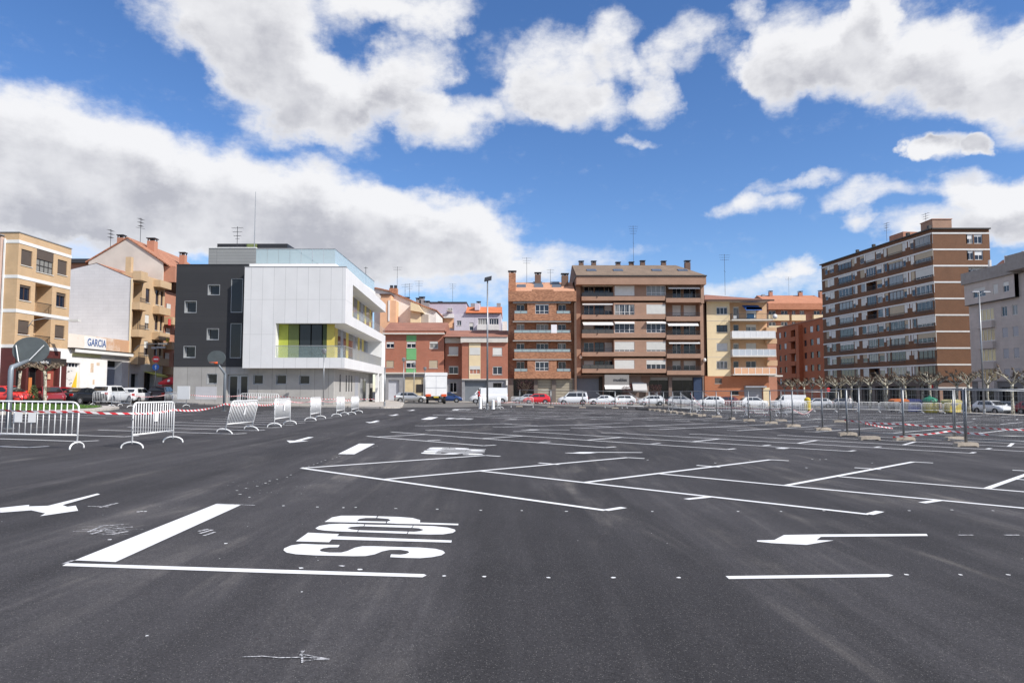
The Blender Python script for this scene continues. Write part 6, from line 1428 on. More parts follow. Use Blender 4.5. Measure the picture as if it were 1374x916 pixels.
# ---- street lamps ----
def lamp_post(x, y, h, label, kind, r0=.09, r1=.05, m=None):
    m = m or M_METAL; t = thing('street_lamp', label, 'street lamp', on(x, y), group=None)
    MB().lathe([(r0*2.2, 0), (r0*2.2, .03), (r0*1.3, .05), (r0*1.3, .5), (r0, .55)], n=12).build('base', m, t); MB().tube([(0, 0, .5), (0, 0, h)], r0, 10, True, r1).build('pole', m, t, True)
    if kind == 'flood':
        b = MB().tube([(-.2, 0, h-.1), (.25, 0, h-.1)], .03, 6); b.tube([(0, 0, h), (0, 0, h+.2)], .05, 6); b.build('bracket', m, t)
        hd = MB().add([(-.30, -.24, h-.22), (.34, -.24, h-.08), (.34, .24, h-.08), (-.30, .24, h-.22), (-.25, -.2, h+.1), (.37, -.2, h+.26), (.37, .2, h+.26), (-.25, .2, h+.1)], [(3, 2, 1, 0), (4, 5, 6, 7), (0, 1, 5, 4), (1, 2, 6, 5), (2, 3, 7, 6), (3, 0, 4, 7)])
        hd.build('lamp_head', M_DMETAL, t); hd2 = MB().add([(-.26, -.19, h-.211), (.30, -.19, h-.089), (.30, .19, h-.089), (-.26, .19, h-.211)], [(0, 1, 2, 3)]); o = hd2.build('lens', M_GDOORL, t); o.location.z = -.012
    elif kind == 'lantern':
        MB().lathe([(.05, h-.05), (.08, h), (.20, h+.06), (.24, h+.34), (.26, h+.36), (.24, h+.40), (.05, h+.48), (.02, h+.52)], n=12).build('lantern', m, t)
    elif kind == 'double':
        b = MB()
        for s, l_ in ((-1, .35), (1, .75)): b.tube([(0, 0, h-.25), (s*.3, 0, h-.05), (s*l_, 0, h)], .035, 6)
        b.build('arm', m, t)
        for s, l_ in ((-1, .35), (1, .75)):
            hd = MB().add([(s*(l_-.35), -.14, h-.02), (s*(l_+.45), -.11, h+.02), (s*(l_+.45), .11, h+.02), (s*(l_-.35), .14, h-.02), (s*(l_-.3), -.1, h+.14), (s*(l_+.35), -.08, h+.12), (s*(l_+.35), .08, h+.12), (s*(l_-.3), .1, h+.14)], [(3, 2, 1, 0), (4, 5, 6, 7), (0, 1, 5, 4), (1, 2, 6, 5), (2, 3, 7, 6), (3, 0, 4, 7)]); hd.build('lamp_head', M_GDOOR, t)
    elif kind == 'none':
        MB().lathe([(r1*1.4, h), (r1*1.4, h+.05), (.01, h+.08)], n=10).build('cap', m, t)
    return t
lamp_post(-2.2, 63.5, 11.7, 'tall slender lamp post with a single square floodlight in the middle of the lot', 'flood', .095, .06)
lamp_post(49.6, 75.0, 12.9, 'tall grey lamp post with two small heads before the tall brown tower', 'double', .11, .06)
lamp_post(-17.3, 65.4, 4.85, 'short lamp post with a lantern head before the white facade panels', 'lantern', .06, .045)
lamp_post(-11.7, 65.5, 3.6, 'plain grey pole at the pavement corner right of the white building', 'none', .07, .06)
lamp_post(-13.4, 88, 5.2, 'lantern lamp post in front of the green panels of the red block', 'lantern', .07, .05)
lamp_post(-13.9, 101, 5.2, 'farthest lantern lamp post beside the white truck', 'lantern', .07, .05)
lamp_post(-12.6, 103, 4.6, 'slim lantern post half hidden above the white truck', 'lantern', .06, .045)
# arm lamps on the left street
t = thing('street_lamp', 'long armed street lamp reaching from the beige block over the street', 'street lamp', (XL+.02, 61.0, 6.8)); MB().tube([(0, 0, 0), (.25, .2, .55), (.9, .8, .8), (2.2, 2.2, .75)], .035, 6).build('arm', M_METAL, t); MB().box(2.1, 3.0, 2.1, 2.5, .66, .84).build('lamp_head', M_BLIND, t)
t = thing('street_lamp', 'long armed street lamp fixed on the tan balcony block', 'street lamp', (XL+.02, 78.3, 5.7)); MB().tube([(0, 0, 0), (.3, .2, .5), (1.5, .6, .75), (2.4, .8, .75)], .035, 6).build('arm', M_METAL, t); MB().box(2.3, 3.3, .65, .95, .66, .84).build('lamp_head', M_BLIND, t)

# ---- basketball hoops ----
def hoop(x, y, rz, label, e=2.35, dz=0.0):
    t = thing('basketball_hoop', label, 'basketball hoop', on(x, y), rz)
    MB().tube([(0, 0, 0), (0, 0, e), (.04, 0, e+.12), (.95, 0, 3.0+dz)], [.085, .085, .085, .06], 10).build('post', mat('hoop_steel', (.24, .27, .30), .5, .1, metal=.3), t, True)
    MB().lathe([(.2, 0), (.2, .02), (.1, .025)], n=10).build('base_plate', M_METAL, t)
    n = 22; pts = []
    for k in range(n+1): a = R(-62)+R(304)*k/n; pts.append((.66*math.cos(a), 3.36+dz+.50*math.sin(a)))
    pts = [(p[0], max(p[1], 2.95+dz)) for p in pts]
    m = bpy.data.materials.get('backboard') or mat('backboard', (.11, .125, .125), .35, .12, 3)
    vs = [(1.02, p[0], p[1]) for p in pts]+[(1.06, p[0], p[1]) for p in pts]; N_ = len(pts)
    tri = tessellate_polygon([[Vector((p[0], p[1], 0)) for p in pts]])
    bb = MB().add(vs, [tuple(q) for q in tri]+[tuple(N_+i for i in reversed(q)) for q in tri]+[(i, (i+1) % N_, N_+(i+1) % N_, N_+i) for i in range(N_)]).build('backboard', m, t)
    MB().tube([(.98, -.5, 3.55+dz), (.9, .0, 2.95+dz), (.4, 0, e+.3)], .018, 6).tube([(.98, .5, 3.55+dz), (.93, .35, 2.95+dz)], .018, 6).build('brace', M_WPAINT, t)
    rim = [(1.06+.15+.225+.225*math.cos(a*math.pi/10), .225*math.sin(a*math.pi/10), 3.05) for a in range(21)]
    rm = MB().tube(rim, .011, 6, False); rm.box(1.06, 1.24, -.06, .06, 2.98, 3.06); rm.box(1.06, 1.08, -.1, .1, 2.95, 3.1); rm.v = [(a, b, c+dz) for a, b, c in rm.v]; rm.build('rim', mat('hoop_orange', (.75, .12, .03), .5, .05), t, True)
    return t
Hq = G(11, 575); hoop(Hq.x, Hq.y, R(92), 'basketball hoop seen from behind, near the left edge of the lot', 2.02, -.58)
Hq = G(300.5, 551); hoop(Hq.x, Hq.y, R(-100), 'basketball hoop facing the camera with an orange rim before the charcoal wall', 2.45, .2)

# ---- signs ----
def disc(r_, n=24, th=.012): return MB().lathe([(r_, 0), (r_, th)], n=n)
t = thing('traffic_sign_post', 'signpost with a red no entry disc above a blue arrow disc by the tan block', 'traffic sign', on(-36.0, 71.9, .13), 0)
MB().tube([(0, 0, 0), (0, 0, 5.3)], .04, 8).build('post', M_METAL, t, True)
def face(parent, z, col, r_, name): o = disc(r_).build(name, mat(name+'_paint', col, .4, .03), parent); o.location = (0, -.05, z); o.rotation_euler = (R(90), 0, R(12)); return o
a = face(t, 4.25, (.65, .03, .03), .33, 'no_entry_disc'); MB().box(-.22, .22, -.06, .06, .013, .017).build('white_bar', M_WPAINT, a)
a = face(t, 3.45, (.02, .14, .55), .33, 'blue_disc'); MB().add([(-.03, -.2, .015), (.03, -.2, .015), (.03, .06, .015), (-.03, .06, .015), (-.1, .04, .015), (.1, .04, .015), (0, .2, .015)], [(0, 1, 2, 3), (4, 5, 6)]).build('white_arrow', M_WPAINT, a)
MB().box(-.5, -.05, -.05, .05, 5.3, 5.5).box(0, .9, -.05, .05, 5.35, 5.55).build('lamp_arm', M_GDOOR, t)
t = thing('traffic_sign_post', 'red no entry sign on a short post among the pollarded trees', 'traffic sign', on(42.6, 96)); MB().tube([(0, 0, 0), (0, 0, 2.9)], .035, 6).build('post', M_METAL, t); a = face(t, 2.6, (.65, .03, .03), .28, 'no_entry_disc'); MB().box(-.19, .19, -.06, .06, .013, .017).build('white_bar', M_WPAINT, a)
t = thing('traffic_sign_post', 'small red round sign behind the fence under the tower', 'traffic sign', on(56.5, 96)); MB().tube([(0, 0, 0), (0, 0, 3.4)], .035, 6).build('post', M_METAL, t); face(t, 3.2, (.65, .03, .03), .28, 'red_disc')
# red parasol with a white heart by the charcoal wall
t = thing('parasol', 'red cafe parasol left of the charcoal wall', 'parasol', on(-36.8, 77, .13)); MB().tube([(0, 0, 0), (0, 0, 2.5)], .03, 6).build('pole', M_METAL, t); MB().lathe([(1.35, 1.75), (1.38, 1.95), (.8, 2.25), (.05, 2.55)], n=8).build('canopy', mat('parasol_red', (.6, .03, .05), .8, .08), t); MB().lathe([(.16, 0), (.16, .02)], n=8).build('white_motif', M_WPAINT, t, loc=(.2, -1.1, 2.15)).rotation_euler = (R(60), 0, 0)
t = tag(MB().lathe([(.3, 0), (.36, .1), (.36, 1.25), (.30, 1.32), (.30, 1.36), (.10, 1.45)], n=16).build('yellow_container', mat('yellow_plastic', (.70, .50, .01), .5, .08)), 'small round yellow container standing behind the fence right of the white van', 'container'); t.location = on(35.2, 85); t.scale = (1, 1, 1.05)

# ---- recycling containers ----
def container(x, y, label, body_m, lid_m, kind):
    t = thing('recycling_container', label, 'recycling container', on(x, y), R(4), 'recycling containers by the trees')
    if kind == 'dome':
        MB().lathe([(.78, .02), (.85, .15), (.85, 1.15), (.8, 1.2)], n=20).build('tank', body_m, t, False); MB().lathe([(.88, 1.2), (.86, 1.3), (.70, 1.55), (.42, 1.72), (.14, 1.80), (.12, 1.92), (.03, 1.95)], n=20).build('lid', lid_m, t, True)
        for a in (-.4, .4): MB().lathe([(.11, 0), (.11, .03)], n=10).build('hatch', M_DMETAL, t, loc=(a, -.80, 1.32)).rotation_euler = (R(80), 0, 0)
    else:
        mb = MB(); P = [(-.85, -.5), (.85, -.5), (.85, .5), (-.85, .5)]
        mb.add([(x_*.9, y_*.85, .15) for x_, y_ in P]+[(x_, y_, 1.2) for x_, y_ in P], [(3, 2, 1, 0), (4, 5, 6, 7), (0, 1, 5, 4), (1, 2, 6, 5), (2, 3, 7, 6), (3, 0, 4, 7)])
        mb.build('tank', body_m, t); MB().prism([(-.9, 1.2), (.9, 1.2), (.86, 1.38), (.5, 1.52), (-.5, 1.52), (-.86, 1.38)], -.55, .55).build('lid', lid_m, t)
        for sx in (-.7, .7):
            for sy in (-.4, .4): MB().tube([(sx-.03, sy, .08), (sx+.03, sy, .08)], .08, 8).build('wheel', M_DMETAL, t)
        MB().box(-.4, .4, -.56, -.505, .95, 1.08).build('handle', M_DMETAL, t)
cb = mat('container_blue', (.025, .035, .14), .5, .1); cg = mat('container_grey', (.10, .10, .105), .5, .1); cy_ = mat('container_yellow', (.55, .42, .02), .5, .12); cgr = mat('container_green', (.02, .22, .12), .5, .08); co = mat('container_orange', (.62, .16, .03), .5, .08)
container(43.6, 80.4, 'grey recycling container with an orange lid behind the barriers', cg, co, 'box'); container(45.2, 80.6, 'dark blue recycling container between the orange lid and the green dome', cb, cb, 'box')
container(47.1, 80.4, 'yellow bell container with a green domed lid', cy_, cgr, 'dome'); container(48.9, 79.4, 'flat yellow recycling container right of the green dome', cy_, mat('container_pale_yellow', (.62, .55, .25), .5, .1), 'box')

# ---- vehicles ----
M_TYRE = mat('tyre', (.015, .015, .016), .85, .1); M_RIM = mat('wheel_rim', (.35, .35, .36), .35, .08, metal=.6); M_CGL = mat('car_glass', (.012, .015, .018), .04, .05, spec=1); M_HEAD = mat('headlight', (.65, .68, .70), .1, .04, spec=1); M_TAIL = mat('tail_light', (.40, .01, .01), .2, .05); M_TRIM = mat('black_trim', (.02, .02, .02), .6, .08); M_PLATE = mat('number_plate', (.65, .65, .6), .5, .04)
def paint(name, col, metal=0): return mat('car_paint_'+name, col, .28, .03, metal=metal, coat=.6)
SHAPES = {  # length, width, height, hood z, belt z, [x of hood start, base of windscreen, top of windscreen, rear top, rear base], tail z
 'hatch': (4.0, 1.74, 1.50, .94, .97, (1.35, 1.12, .38, -1.35, -1.92), 1.0), 'sedan': (4.5, 1.76, 1.42, .90, .93, (1.6, .95, .25, -.95, -1.65), 1.0),
 'suv': (4.5, 1.85, 1.66, 1.06, 1.10, (1.5, 1.0, .45, -1.65, -2.1), 1.1), 'estate': (4.5, 1.76, 1.46, .92, .95, (1.5, 1.0, .3, -1.6, -2.1), 1.0),
 'mpv': (4.4, 1.80, 1.82, 1.08, 1.10, (1.6, 1.25, .6, -2.0, -2.15), 1.15), 'van': (5.4, 1.95, 2.25, 1.15, 1.30, (2.3, 2.0, 1.25, -2.6, -2.66), 1.3)}
def make_car(shape, pm, label, windows_to=None, cat='car', group=None):
    L, Wd, H, hz, bz, (xh, xw, xt, xr, xb), tz = SHAPES[shape]; hl = L/2
    t = thing('parked_'+('van' if shape == 'van' else 'car'), label, cat, group=group)
    # lower body lofted along x: (x, half width, underside z, shoulder z)
    st = [(-hl, .36, .42, tz-.25), (-hl+.05, .44, .30, tz-.06), (-hl+.25, .48, .24, tz), (xb+.05, .495, .22, tz), (-.3, .50, .20, bz), (xw, .50, .20, bz-.01), (xh-.1, .495, .20, hz), (hl-.35, .48, .22, hz-.10), (hl-.08, .43, .26, hz-.25), (hl, .36, .34, hz-.40)]
    st.sort(key=lambda s: s[0]); vs = []; fs = []; nn = 10
    for (x, hw, zl, zs) in st:
        w = hw*Wd; m_ = (zl+zs)/2
        ring = [(-w*.86, zl), (-w*.98, zl+.12), (-w, m_), (-w*.985, zs-.10), (-w*.90, zs), (w*.90, zs), (w*.985, zs-.10), (w, m_), (w*.98, zl+.12), (w*.86, zl)]
        vs += [(x, a, b) for a, b in ring]
    for i in range(len(st)-1):
        for k in range(nn): fs.append((i*nn+k, i*nn+(k+1) % nn, (i+1)*nn+(k+1) % nn, (i+1)*nn+k))
    fs.append(tuple(range(nn))); fs.append(tuple((len(st)-1)*nn+k for k in reversed(range(nn))))
    mb = MB(); mb.add(vs, fs)
    # greenhouse
    wb, wt = Wd*.455, Wd*.37
    gh = [(xb, wb*.97, tz-.02), (xr, wt*.97, H-.06), ((xr+xt)/2, wt, H), (xt, wt*.98, H-.05), (xw+.12, wb*.98, bz-.05)]
    vs = []
    for (x, w, z) in gh: vs += [(x, -w, z), (x, w, z)]
    zb_ = bz-.08
    vs += [(xb, -wb, zb_), (xb, wb, zb_), (xw+.12, -wb, zb_), (xw+.12, wb, zb_)]
    mb.add(vs, [(0, 1, 3, 2), (2, 3, 5, 4), (4, 5, 7, 6), (6, 7, 9, 8), (0, 2, 4, 6, 8, 12, 10), (11, 13, 9, 7, 5, 3, 1), (10, 11, 1, 0), (8, 9, 13, 12)])
    bo = mb.build('body', pm, t, False)
    for p in bo.data.polygons: p.use_smooth = len(p.vertices) == 4 and p.index < (len(st)-1)*nn
    def lerp3(a, b, f): return tuple(a[i]+(b[i]-a[i])*f for i in range(3))
    # glass, set a few mm proud of the shell
    def pane(name, a, b, c, d, push):
        q = [Vector(v)+Vector(push) for v in (a, b, c, d)]; return MB().quad(*q).build(name, M_CGL, t)
    A = [(gh[4][0], -wb*.90, bz+.03), (gh[4][0], wb*.90, bz+.03), (gh[3][0]+.04, wt*.88, H-.10), (gh[3][0]+.04, -wt*.88, H-.10)]
    A[0] = (xw+.05, -wb*.88, bz+.04); A[1] = (xw+.05, wb*.88, bz+.04); pane('windscreen', *A, (.035, 0, .02))
    pane('rear_window', (xb+(xr-xb)*.12, wb*.85, tz+(H-tz)*.12), (xb+(xr-xb)*.12, -wb*.85, tz+(H-tz)*.12), (xr-.02, -wt*.85, H-.14), (xr-.02, wt*.85, H-.14), (-.035, 0, .02))
    for s in (-1, 1):
        z0, z1 = bz+.03, H-.13; f0 = .06; f1 = (z1-bz)/(H-bz)
        def yy(z): return s*(wb*.985+(wt*.99-wb*.985)*((z-bz)/(H-bz)))+s*.012
        xe = windows_to if windows_to is not None else xr+.12
        xm = (xt+xe)/2+.05
        xs0 = xw-.18; xs1 = xt-.05
        q = [(xm+.05, yy(z0), z0), (xs0, yy(z0), z0), (xs1, yy(z1), z1), (xm+.05, yy(z1), z1)]
        MB().quad(*(q if s < 0 else q[::-1])).build('side_window', M_CGL, t)
        if windows_to is None or shape == 'mpv':
            xq = max(xe, xb+.25); q = [(xq-.0, yy(z0), z0), (xm-.03, yy(z0), z0), (xm-.03, yy(z1), z1), (xe+.12, yy(z1), z1)]
            MB().quad(*(q if s < 0 else q[::-1])).build('side_window', M_CGL, t)
    rw = .33 if shape in ('suv', 'van', 'mpv') else .30; wbx = (hl-.85, -hl+.78)
    for x in wbx:
        for s in (-1, 1):
            arch = MB().lathe([(rw+.07, 0), (rw+.07, .01)], n=18).build('wheel_arch', M_TRIM, t, loc=(x, s*(Wd*.5+.002) if s < 0 else s*(Wd*.5-.008), rw)); arch.rotation_euler = (R(90), 0, 0) if s < 0 else (R(90), 0, 0)
            w = MB().lathe([(rw*.62, -.1), (rw*.97, -.1), (rw, -.07), (rw, .07), (rw*.97, .1), (rw*.62, .1)], n=18).build('wheel', M_TYRE, t, loc=(x, s*(Wd*.5-.085), rw)); w.rotation_euler = (R(90), 0, 0)
            MB().lathe([(rw*.62, -.106), (rw*.62, .106)], n=12).build('rim', M_RIM, w)
    for s in (-1, 1):
        MB().add([(hl-.30, s*Wd*.44, hz-.30), (hl-.02, s*Wd*.30, hz-.42), (hl-.10, s*Wd*.28, hz-.26), (hl-.42, s*Wd*.42, hz-.16)], [(0, 1, 2, 3), (3, 2, 1, 0)]).build('headlight', M_HEAD, t).location = (.035, s*.03, .02)
        MB().box(-hl-.012, -hl+.10, s*Wd*.30, s*Wd*.455, tz-.28, tz-.08).build('tail_light', M_TAIL, t)
        MB().box(xw-.25, xw-.08, s*(wb+.02), s*(wb+.2), bz, bz+.13).build('mirror', pm, t)
    MB().box(hl-.06, hl+.012, -Wd*.3, Wd*.3, .30, .44).build('grille', M_TRIM, t); MB().box(-hl-.02, -hl+.05, -.26, .26, .62, .74).build('number_plate', M_PLATE, t)
    MB().box(-hl-.008, -hl+.2, -Wd*.36, Wd*.36, .26, .42).build('bumper', M_TRIM, t)
    return t
white, red_, black_ = paint('white', (.72, .73, .74)), paint('red', (.62, .03, .025)), paint('black', (.018, .02, .025), .3)
def car(shape, pm, x, y, deg, label, wt_=None, cat='car', dz=0, s=1):
    t = make_car(shape, pm, label, wt_, cat); t.location = on(x, y, dz); t.rotation_euler = (R(-.4)*0, 0, R(deg)); t.scale = (s, s, s); return t
# left street
car('hatch', paint('bright_red', (.75, .045, .035)), -40.6, 57.2, -8, 'bright red hatchback behind the leftmost barrier')
car('hatch', paint('wine', (.22, .015, .02)), -38.6, 59.5, -45, 'wine red hatchback facing out between the red hatchback and the plane tree')
car('estate', paint('wine2', (.26, .012, .016)), -39.8, 63.4, 80, 'dark red car mostly hidden behind the black saloon'); 
car('sedan', black_, -37.4, 62.2, 82, 'black saloon with its tail to the grass island')
car('suv', white, -37.2, 66.2, 92, 'white sport utility car right of the black saloon')
car('hatch', paint('white_small', (.70, .71, .72)), -37.0, 70.2, 92, 'white hatchback half hidden behind the white sport utility car')
car('suv', paint('dark_maroon', (.035, .012, .014)), -36.1, 73.6, 100, 'dark four wheel drive car seen from the rear with a spare wheel')
car('hatch', paint('bottle_green', (.015, .045, .042)), -36.0, 78.4, 20, 'dark green car squeezed against the charcoal wall')
# truck and cars beyond
car('estate', paint('silver', (.42, .43, .44), .5), -14.3, 100.5, 12, 'silver grey car left of the white truck')
car('hatch', paint('blue', (.015, .045, .15), .2), -9.3, 104.5, 5, 'dark blue hatchback right of the white truck')
car('van', white, -3.3, 101.5, 181, 'long white panel van behind the tall central lamp post', .85, 'van')
car('sedan', paint('silver2', (.45, .46, .48), .4), 2.2, 106, 180, 'silver saloon right of the long white van')
car('hatch', paint('red2', (.68, .02, .03)), 3.6, 104.6, 180, 'small red hatchback behind the distant barrier')
car('mpv', white, 8.9, 104.8, 180, 'white minivan with dark side windows near the brown shops')
car('sedan', white, 13.4, 105.6, 180, 'white saloon in front of the grey sign panel')
car('estate', paint('white_b', (.70, .7, .7)), 16.2, 106.6, 180, 'white estate car tucked behind the white saloon')
for k, (x, l_) in enumerate(((20.6, 'left car of three, white, seen through the fence by the dark shop windows'), (25.1, 'middle silver car of three seen through the fence by the dark shop windows'), (29.4, 'right car of three, white, seen through the fence by the dark shop windows'))):
    car(('hatch', 'estate', 'hatch')[k], (white, paint('silver5', (.34, .35, .36), .3), white)[k], x, 106, (180, 0, 180)[k], l_)
car('hatch', paint('maroon_b', (.15, .03, .03)), 32.2, 108, 180, 'dull red car behind the fence before the cream block')
car('hatch', white, 35.9, 106, 0, 'white hatchback in front of the cream block')
car('van', white, 39.4, 101.5, 180, 'white van left of the small yellow container', .85, 'van', 0, .84)
car('estate', paint('silver3', (.5, .51, .52), .3), 44.2, 104, 180, 'silver car right of the small yellow container')
car('hatch', paint('grey_c', (.2, .2, .21), .3), 48.5, 106, 170, 'grey car under the trees left of the bins')
car('hatch', paint('dark_c', (.03, .032, .036), .3), 53.6, 85.2, -85, 'dark hatchback left of the white hatchback under the trees')
car('hatch', white, 54.9, 81.6, -78, 'white hatchback facing out under the trees at the right')
car('estate', paint('silver4', (.4, .41, .42), .3), 62.5, 89, -70, 'silver car behind the white one at the right')
car('hatch', paint('deep_red', (.20, .012, .016)), 59.0, 80.2, -70, 'dark red hatchback at the right edge behind the leaning tree')
# box truck
t = thing('box_truck', 'tall white box truck seen from behind on the street', 'truck', on(-9.9, 92.6), R(97))
M_TRK = mat('truck_white', (.76, .76, .76), .45, .05)
MB().box(-3.0, 3.0, -1.35, 1.35, 1.0, 3.75).box(2.2, 3.3, -1.25, 1.25, 3.1, 3.95).box(-3.05, -2.6, -1.4, 1.4, 3.55, 3.95).build('cargo_box', M_TRK, t); MB().box(3.05, 4.6, -1.1, 1.1, .6, 2.5).build('cab', M_TRK, t); MB().box(4.6, 4.62, -.95, .95, 1.5, 2.3).build('windscreen', M_CGL, t)
MB().box(-3.02, -3.005, -.02, .02, 1.1, 3.5).box(-3.03, -3.005, -1.3, 1.3, 2.05, 2.1).build('door_seam', M_GDOORL, t)
for s in (-1, 1): MB().box(-3.1, -3.02, s*.65, s*1.3, .95, 1.25).build('tail_light', mat('truck_orange', (.65, .10, .03), .4, .05), t)
MB().box(-3.0, -2.9, -1.2, 1.2, .62, .78).build('bumper', M_TRIM, t); MB().box(-2.9, 4.2, -.5, .5, .55, .98).build('chassis', M_TRIM, t); MB().box(-3.12, -3.06, -.3, .3, .8, .95).build('number_plate', mat('plate_yellow', (.6, .45, .05), .5, .05), t)
for x in (-1.6, 3.6):
    for s in (-1, 1):
        w = MB().lathe([(.28, -.15), (.45, -.15), (.47, -.1), (.47, .1), (.45, .15), (.28, .15)], n=18).build('wheel', M_TYRE, t, loc=(x, s*1.08, .47)); w.rotation_euler = (R(90), 0, 0); MB().lathe([(.26, -.155), (.26, .155)], n=12).build('rim', M_RIM, w)

# ---- pollarded plane trees ----
def bark():
    m = bpy.data.materials.new('plane_bark'); m.use_nodes = True; t = m.node_tree; b = t.nodes['Principled BSDF']; b.inputs['Roughness'].default_value = .9
    tcn = N(t, 'ShaderNodeTexCoord'); n = N(t, 'ShaderNodeTexNoise'); n.inputs['Scale'].default_value = 5; n.inputs['Detail'].default_value = 5; t.links.new(tcn.outputs['Object'], n.inputs['Vector'])
    rp = N(t, 'ShaderNodeValToRGB'); t.links.new(n.outputs['Fac'], rp.inputs[0]); e = rp.color_ramp.elements; e[0].position = .38; e[0].color = (.13, .11, .08, 1); e[1].position = .56; e[1].color = (.50, .47, .38, 1); x = rp.color_ramp.elements.new(.46); x.color = (.33, .30, .22, 1)
    t.links.new(rp.outputs[0], b.inputs['Base Color']); return m
M_BARK = bark(); M_TWIG = mat('twig', (.11, .08, .055), .9, .25, 3); M_KNOB = mat('pollard_knob', (.17, .13, .095), .95, .3, 6)
def make_tree(seed, h=3.0, sp=1.5, rise=1.7, cm=None):
    q = random.Random(seed); t = thing('plane_tree', 'x', 'tree')
    tr = MB(); pts = [(0, 0, -.1)]; lean = (q.uniform(-.15, .15), q.uniform(-.1, .1))
    for k in range(1, 6): pts.append((lean[0]*k/5+q.uniform(-.03, .03), lean[1]*k/5+q.uniform(-.03, .03), h*k/5))
    tr.tube(pts, [.19, .15, .135, .125, .13, .16], 9); top = Vector(pts[-1]); tr.build('trunk', M_BARK, t, True)
    cr = MB(); tw = MB(); kn = MB(); nb_ = q.randint(6, 8)
    for b in range(nb_):
        a = 2*math.pi*b/nb_+q.uniform(-.3, .3); L = sp*q.uniform(.7, 1.1); r_ = rise*q.uniform(.6, 1.05); p = top.copy(); p.z -= .08; P = [p.copy()]
        for k in range(1, 5):
            f = k/4; P.append(Vector((top.x+math.cos(a+q.uniform(-.18, .18))*L*f, top.y+math.sin(a+q.uniform(-.18, .18))*L*f, top.z+r_*f**.8+q.uniform(-.1, .1))))
        cr.tube(P, [.085, .065, .055, .05, .05], 6)
        ends = [P[-1]]
        for j in range(q.randint(1, 2)):
            i = q.randint(2, 3); a2 = a+q.uniform(-1.1, 1.1); e = P[i]+Vector((math.cos(a2)*.55, math.sin(a2)*.55, q.uniform(.15, .6))); cr.tube([P[i], (P[i]+e)/2+Vector((0, 0, .06)), e], [.05, .04, .04], 5); ends.append(e)
        for e in ends:
            s_ = q.uniform(.09, .15); kn.lathe([(s_*.4, -s_), (s_, -s_*.3), (s_*.95, s_*.4), (s_*.3, s_)], (e.x, e.y, e.z), 7)
            for j in range(q.randint(12, 18)):
                d = Vector((q.uniform(-.7, .7), q.uniform(-.7, .7), q.uniform(.1, 1))).normalized()*q.uniform(.15, .42); tw.tube([e, e+d*.6, e+d], [.014, .010, .006], 3, False)
    cr.k = 1; cr.add(kn.v, kn.f); cr.k = 2; cr.add(tw.v, tw.f); cr.build('crown', [cm or M_BARK, M_KNOB, M_TWIG], t, True); return t
protos = [make_tree(s, 3.1, 1.5, 1.35) for s in (1, 2, 3, 4)]; pu = [False]*4
def tree(x, y, label, k, s=1, rz=None, sz=None, group='pollarded plane trees'):
    rz = rz if rz is not None else (x*7.3+y*3.1) % 6.28
    if not pu[k]: t = protos[k]; pu[k] = True; t['label'] = label; t['group'] = group
    else: t = dup(protos[k], label=label, group=group)
    t.location = on(x, y, .1); t.rotation_euler = (0, 0, rz); t.scale = (s, s, sz or s); return t
def xat(px, y): return (px-687)*y/FPX
r1_ = [(1356, 73.0), (1298, 78.0), (1247, 84.0), (1214, 89.5), (1188, 94.5), (1166, 99), (1142, 105), (1120, 111), (1101, 116), (1079, 123), (1061, 129)]
for k, (px, y) in enumerate(r1_):
    t = tree(xat(px, y), y, ('leaning pollarded plane tree nearest the right edge in front of the dark red car' if k == 0 else '%s pollarded plane tree from the right in the front row of pale trunks' % ordn[k]), k % 4, 1.0 if k < 5 else 1.02)
    if k == 0: t.rotation_euler = (0, R(5), .4)
r2_ = [(1374, 87), (1323, 85.5), (1283, 92), (1254, 97), (1236, 101), (1206, 106), (1186, 110), (1151, 118), (1127, 124), (1108, 130), (1088, 137), (1070, 144), (1052, 150)]
for k, (px, y) in enumerate(r2_): tree(xat(px, y), y, '%s pollarded plane tree from the right in the back row of pale trunks' % ordn[k], (k+2) % 4, 1.05)
q_ = G(75, 541.5); lt = make_tree(21, 3.0, 1.15, .55, mat('brown_bark', (.20, .15, .10), .9, .3, 5)); tag(lt, 'pollarded plane tree with a pale trunk on the grass island at the left', 'tree', 'pollarded plane trees'); lt.location = on(q_.x+3.3, q_.y-6.5, .1); lt.scale = (.85, .85, .85)
lt = make_tree(22, 2.9, .35, .2, M_KNOB); tag(lt, 'slim pale trunk with a tiny crown between the hoop post and the wine red shop', 'tree', 'pollarded plane trees'); lt.location = on(-39.9, 57.6, .1); lt.scale = (.8, .8, .9)
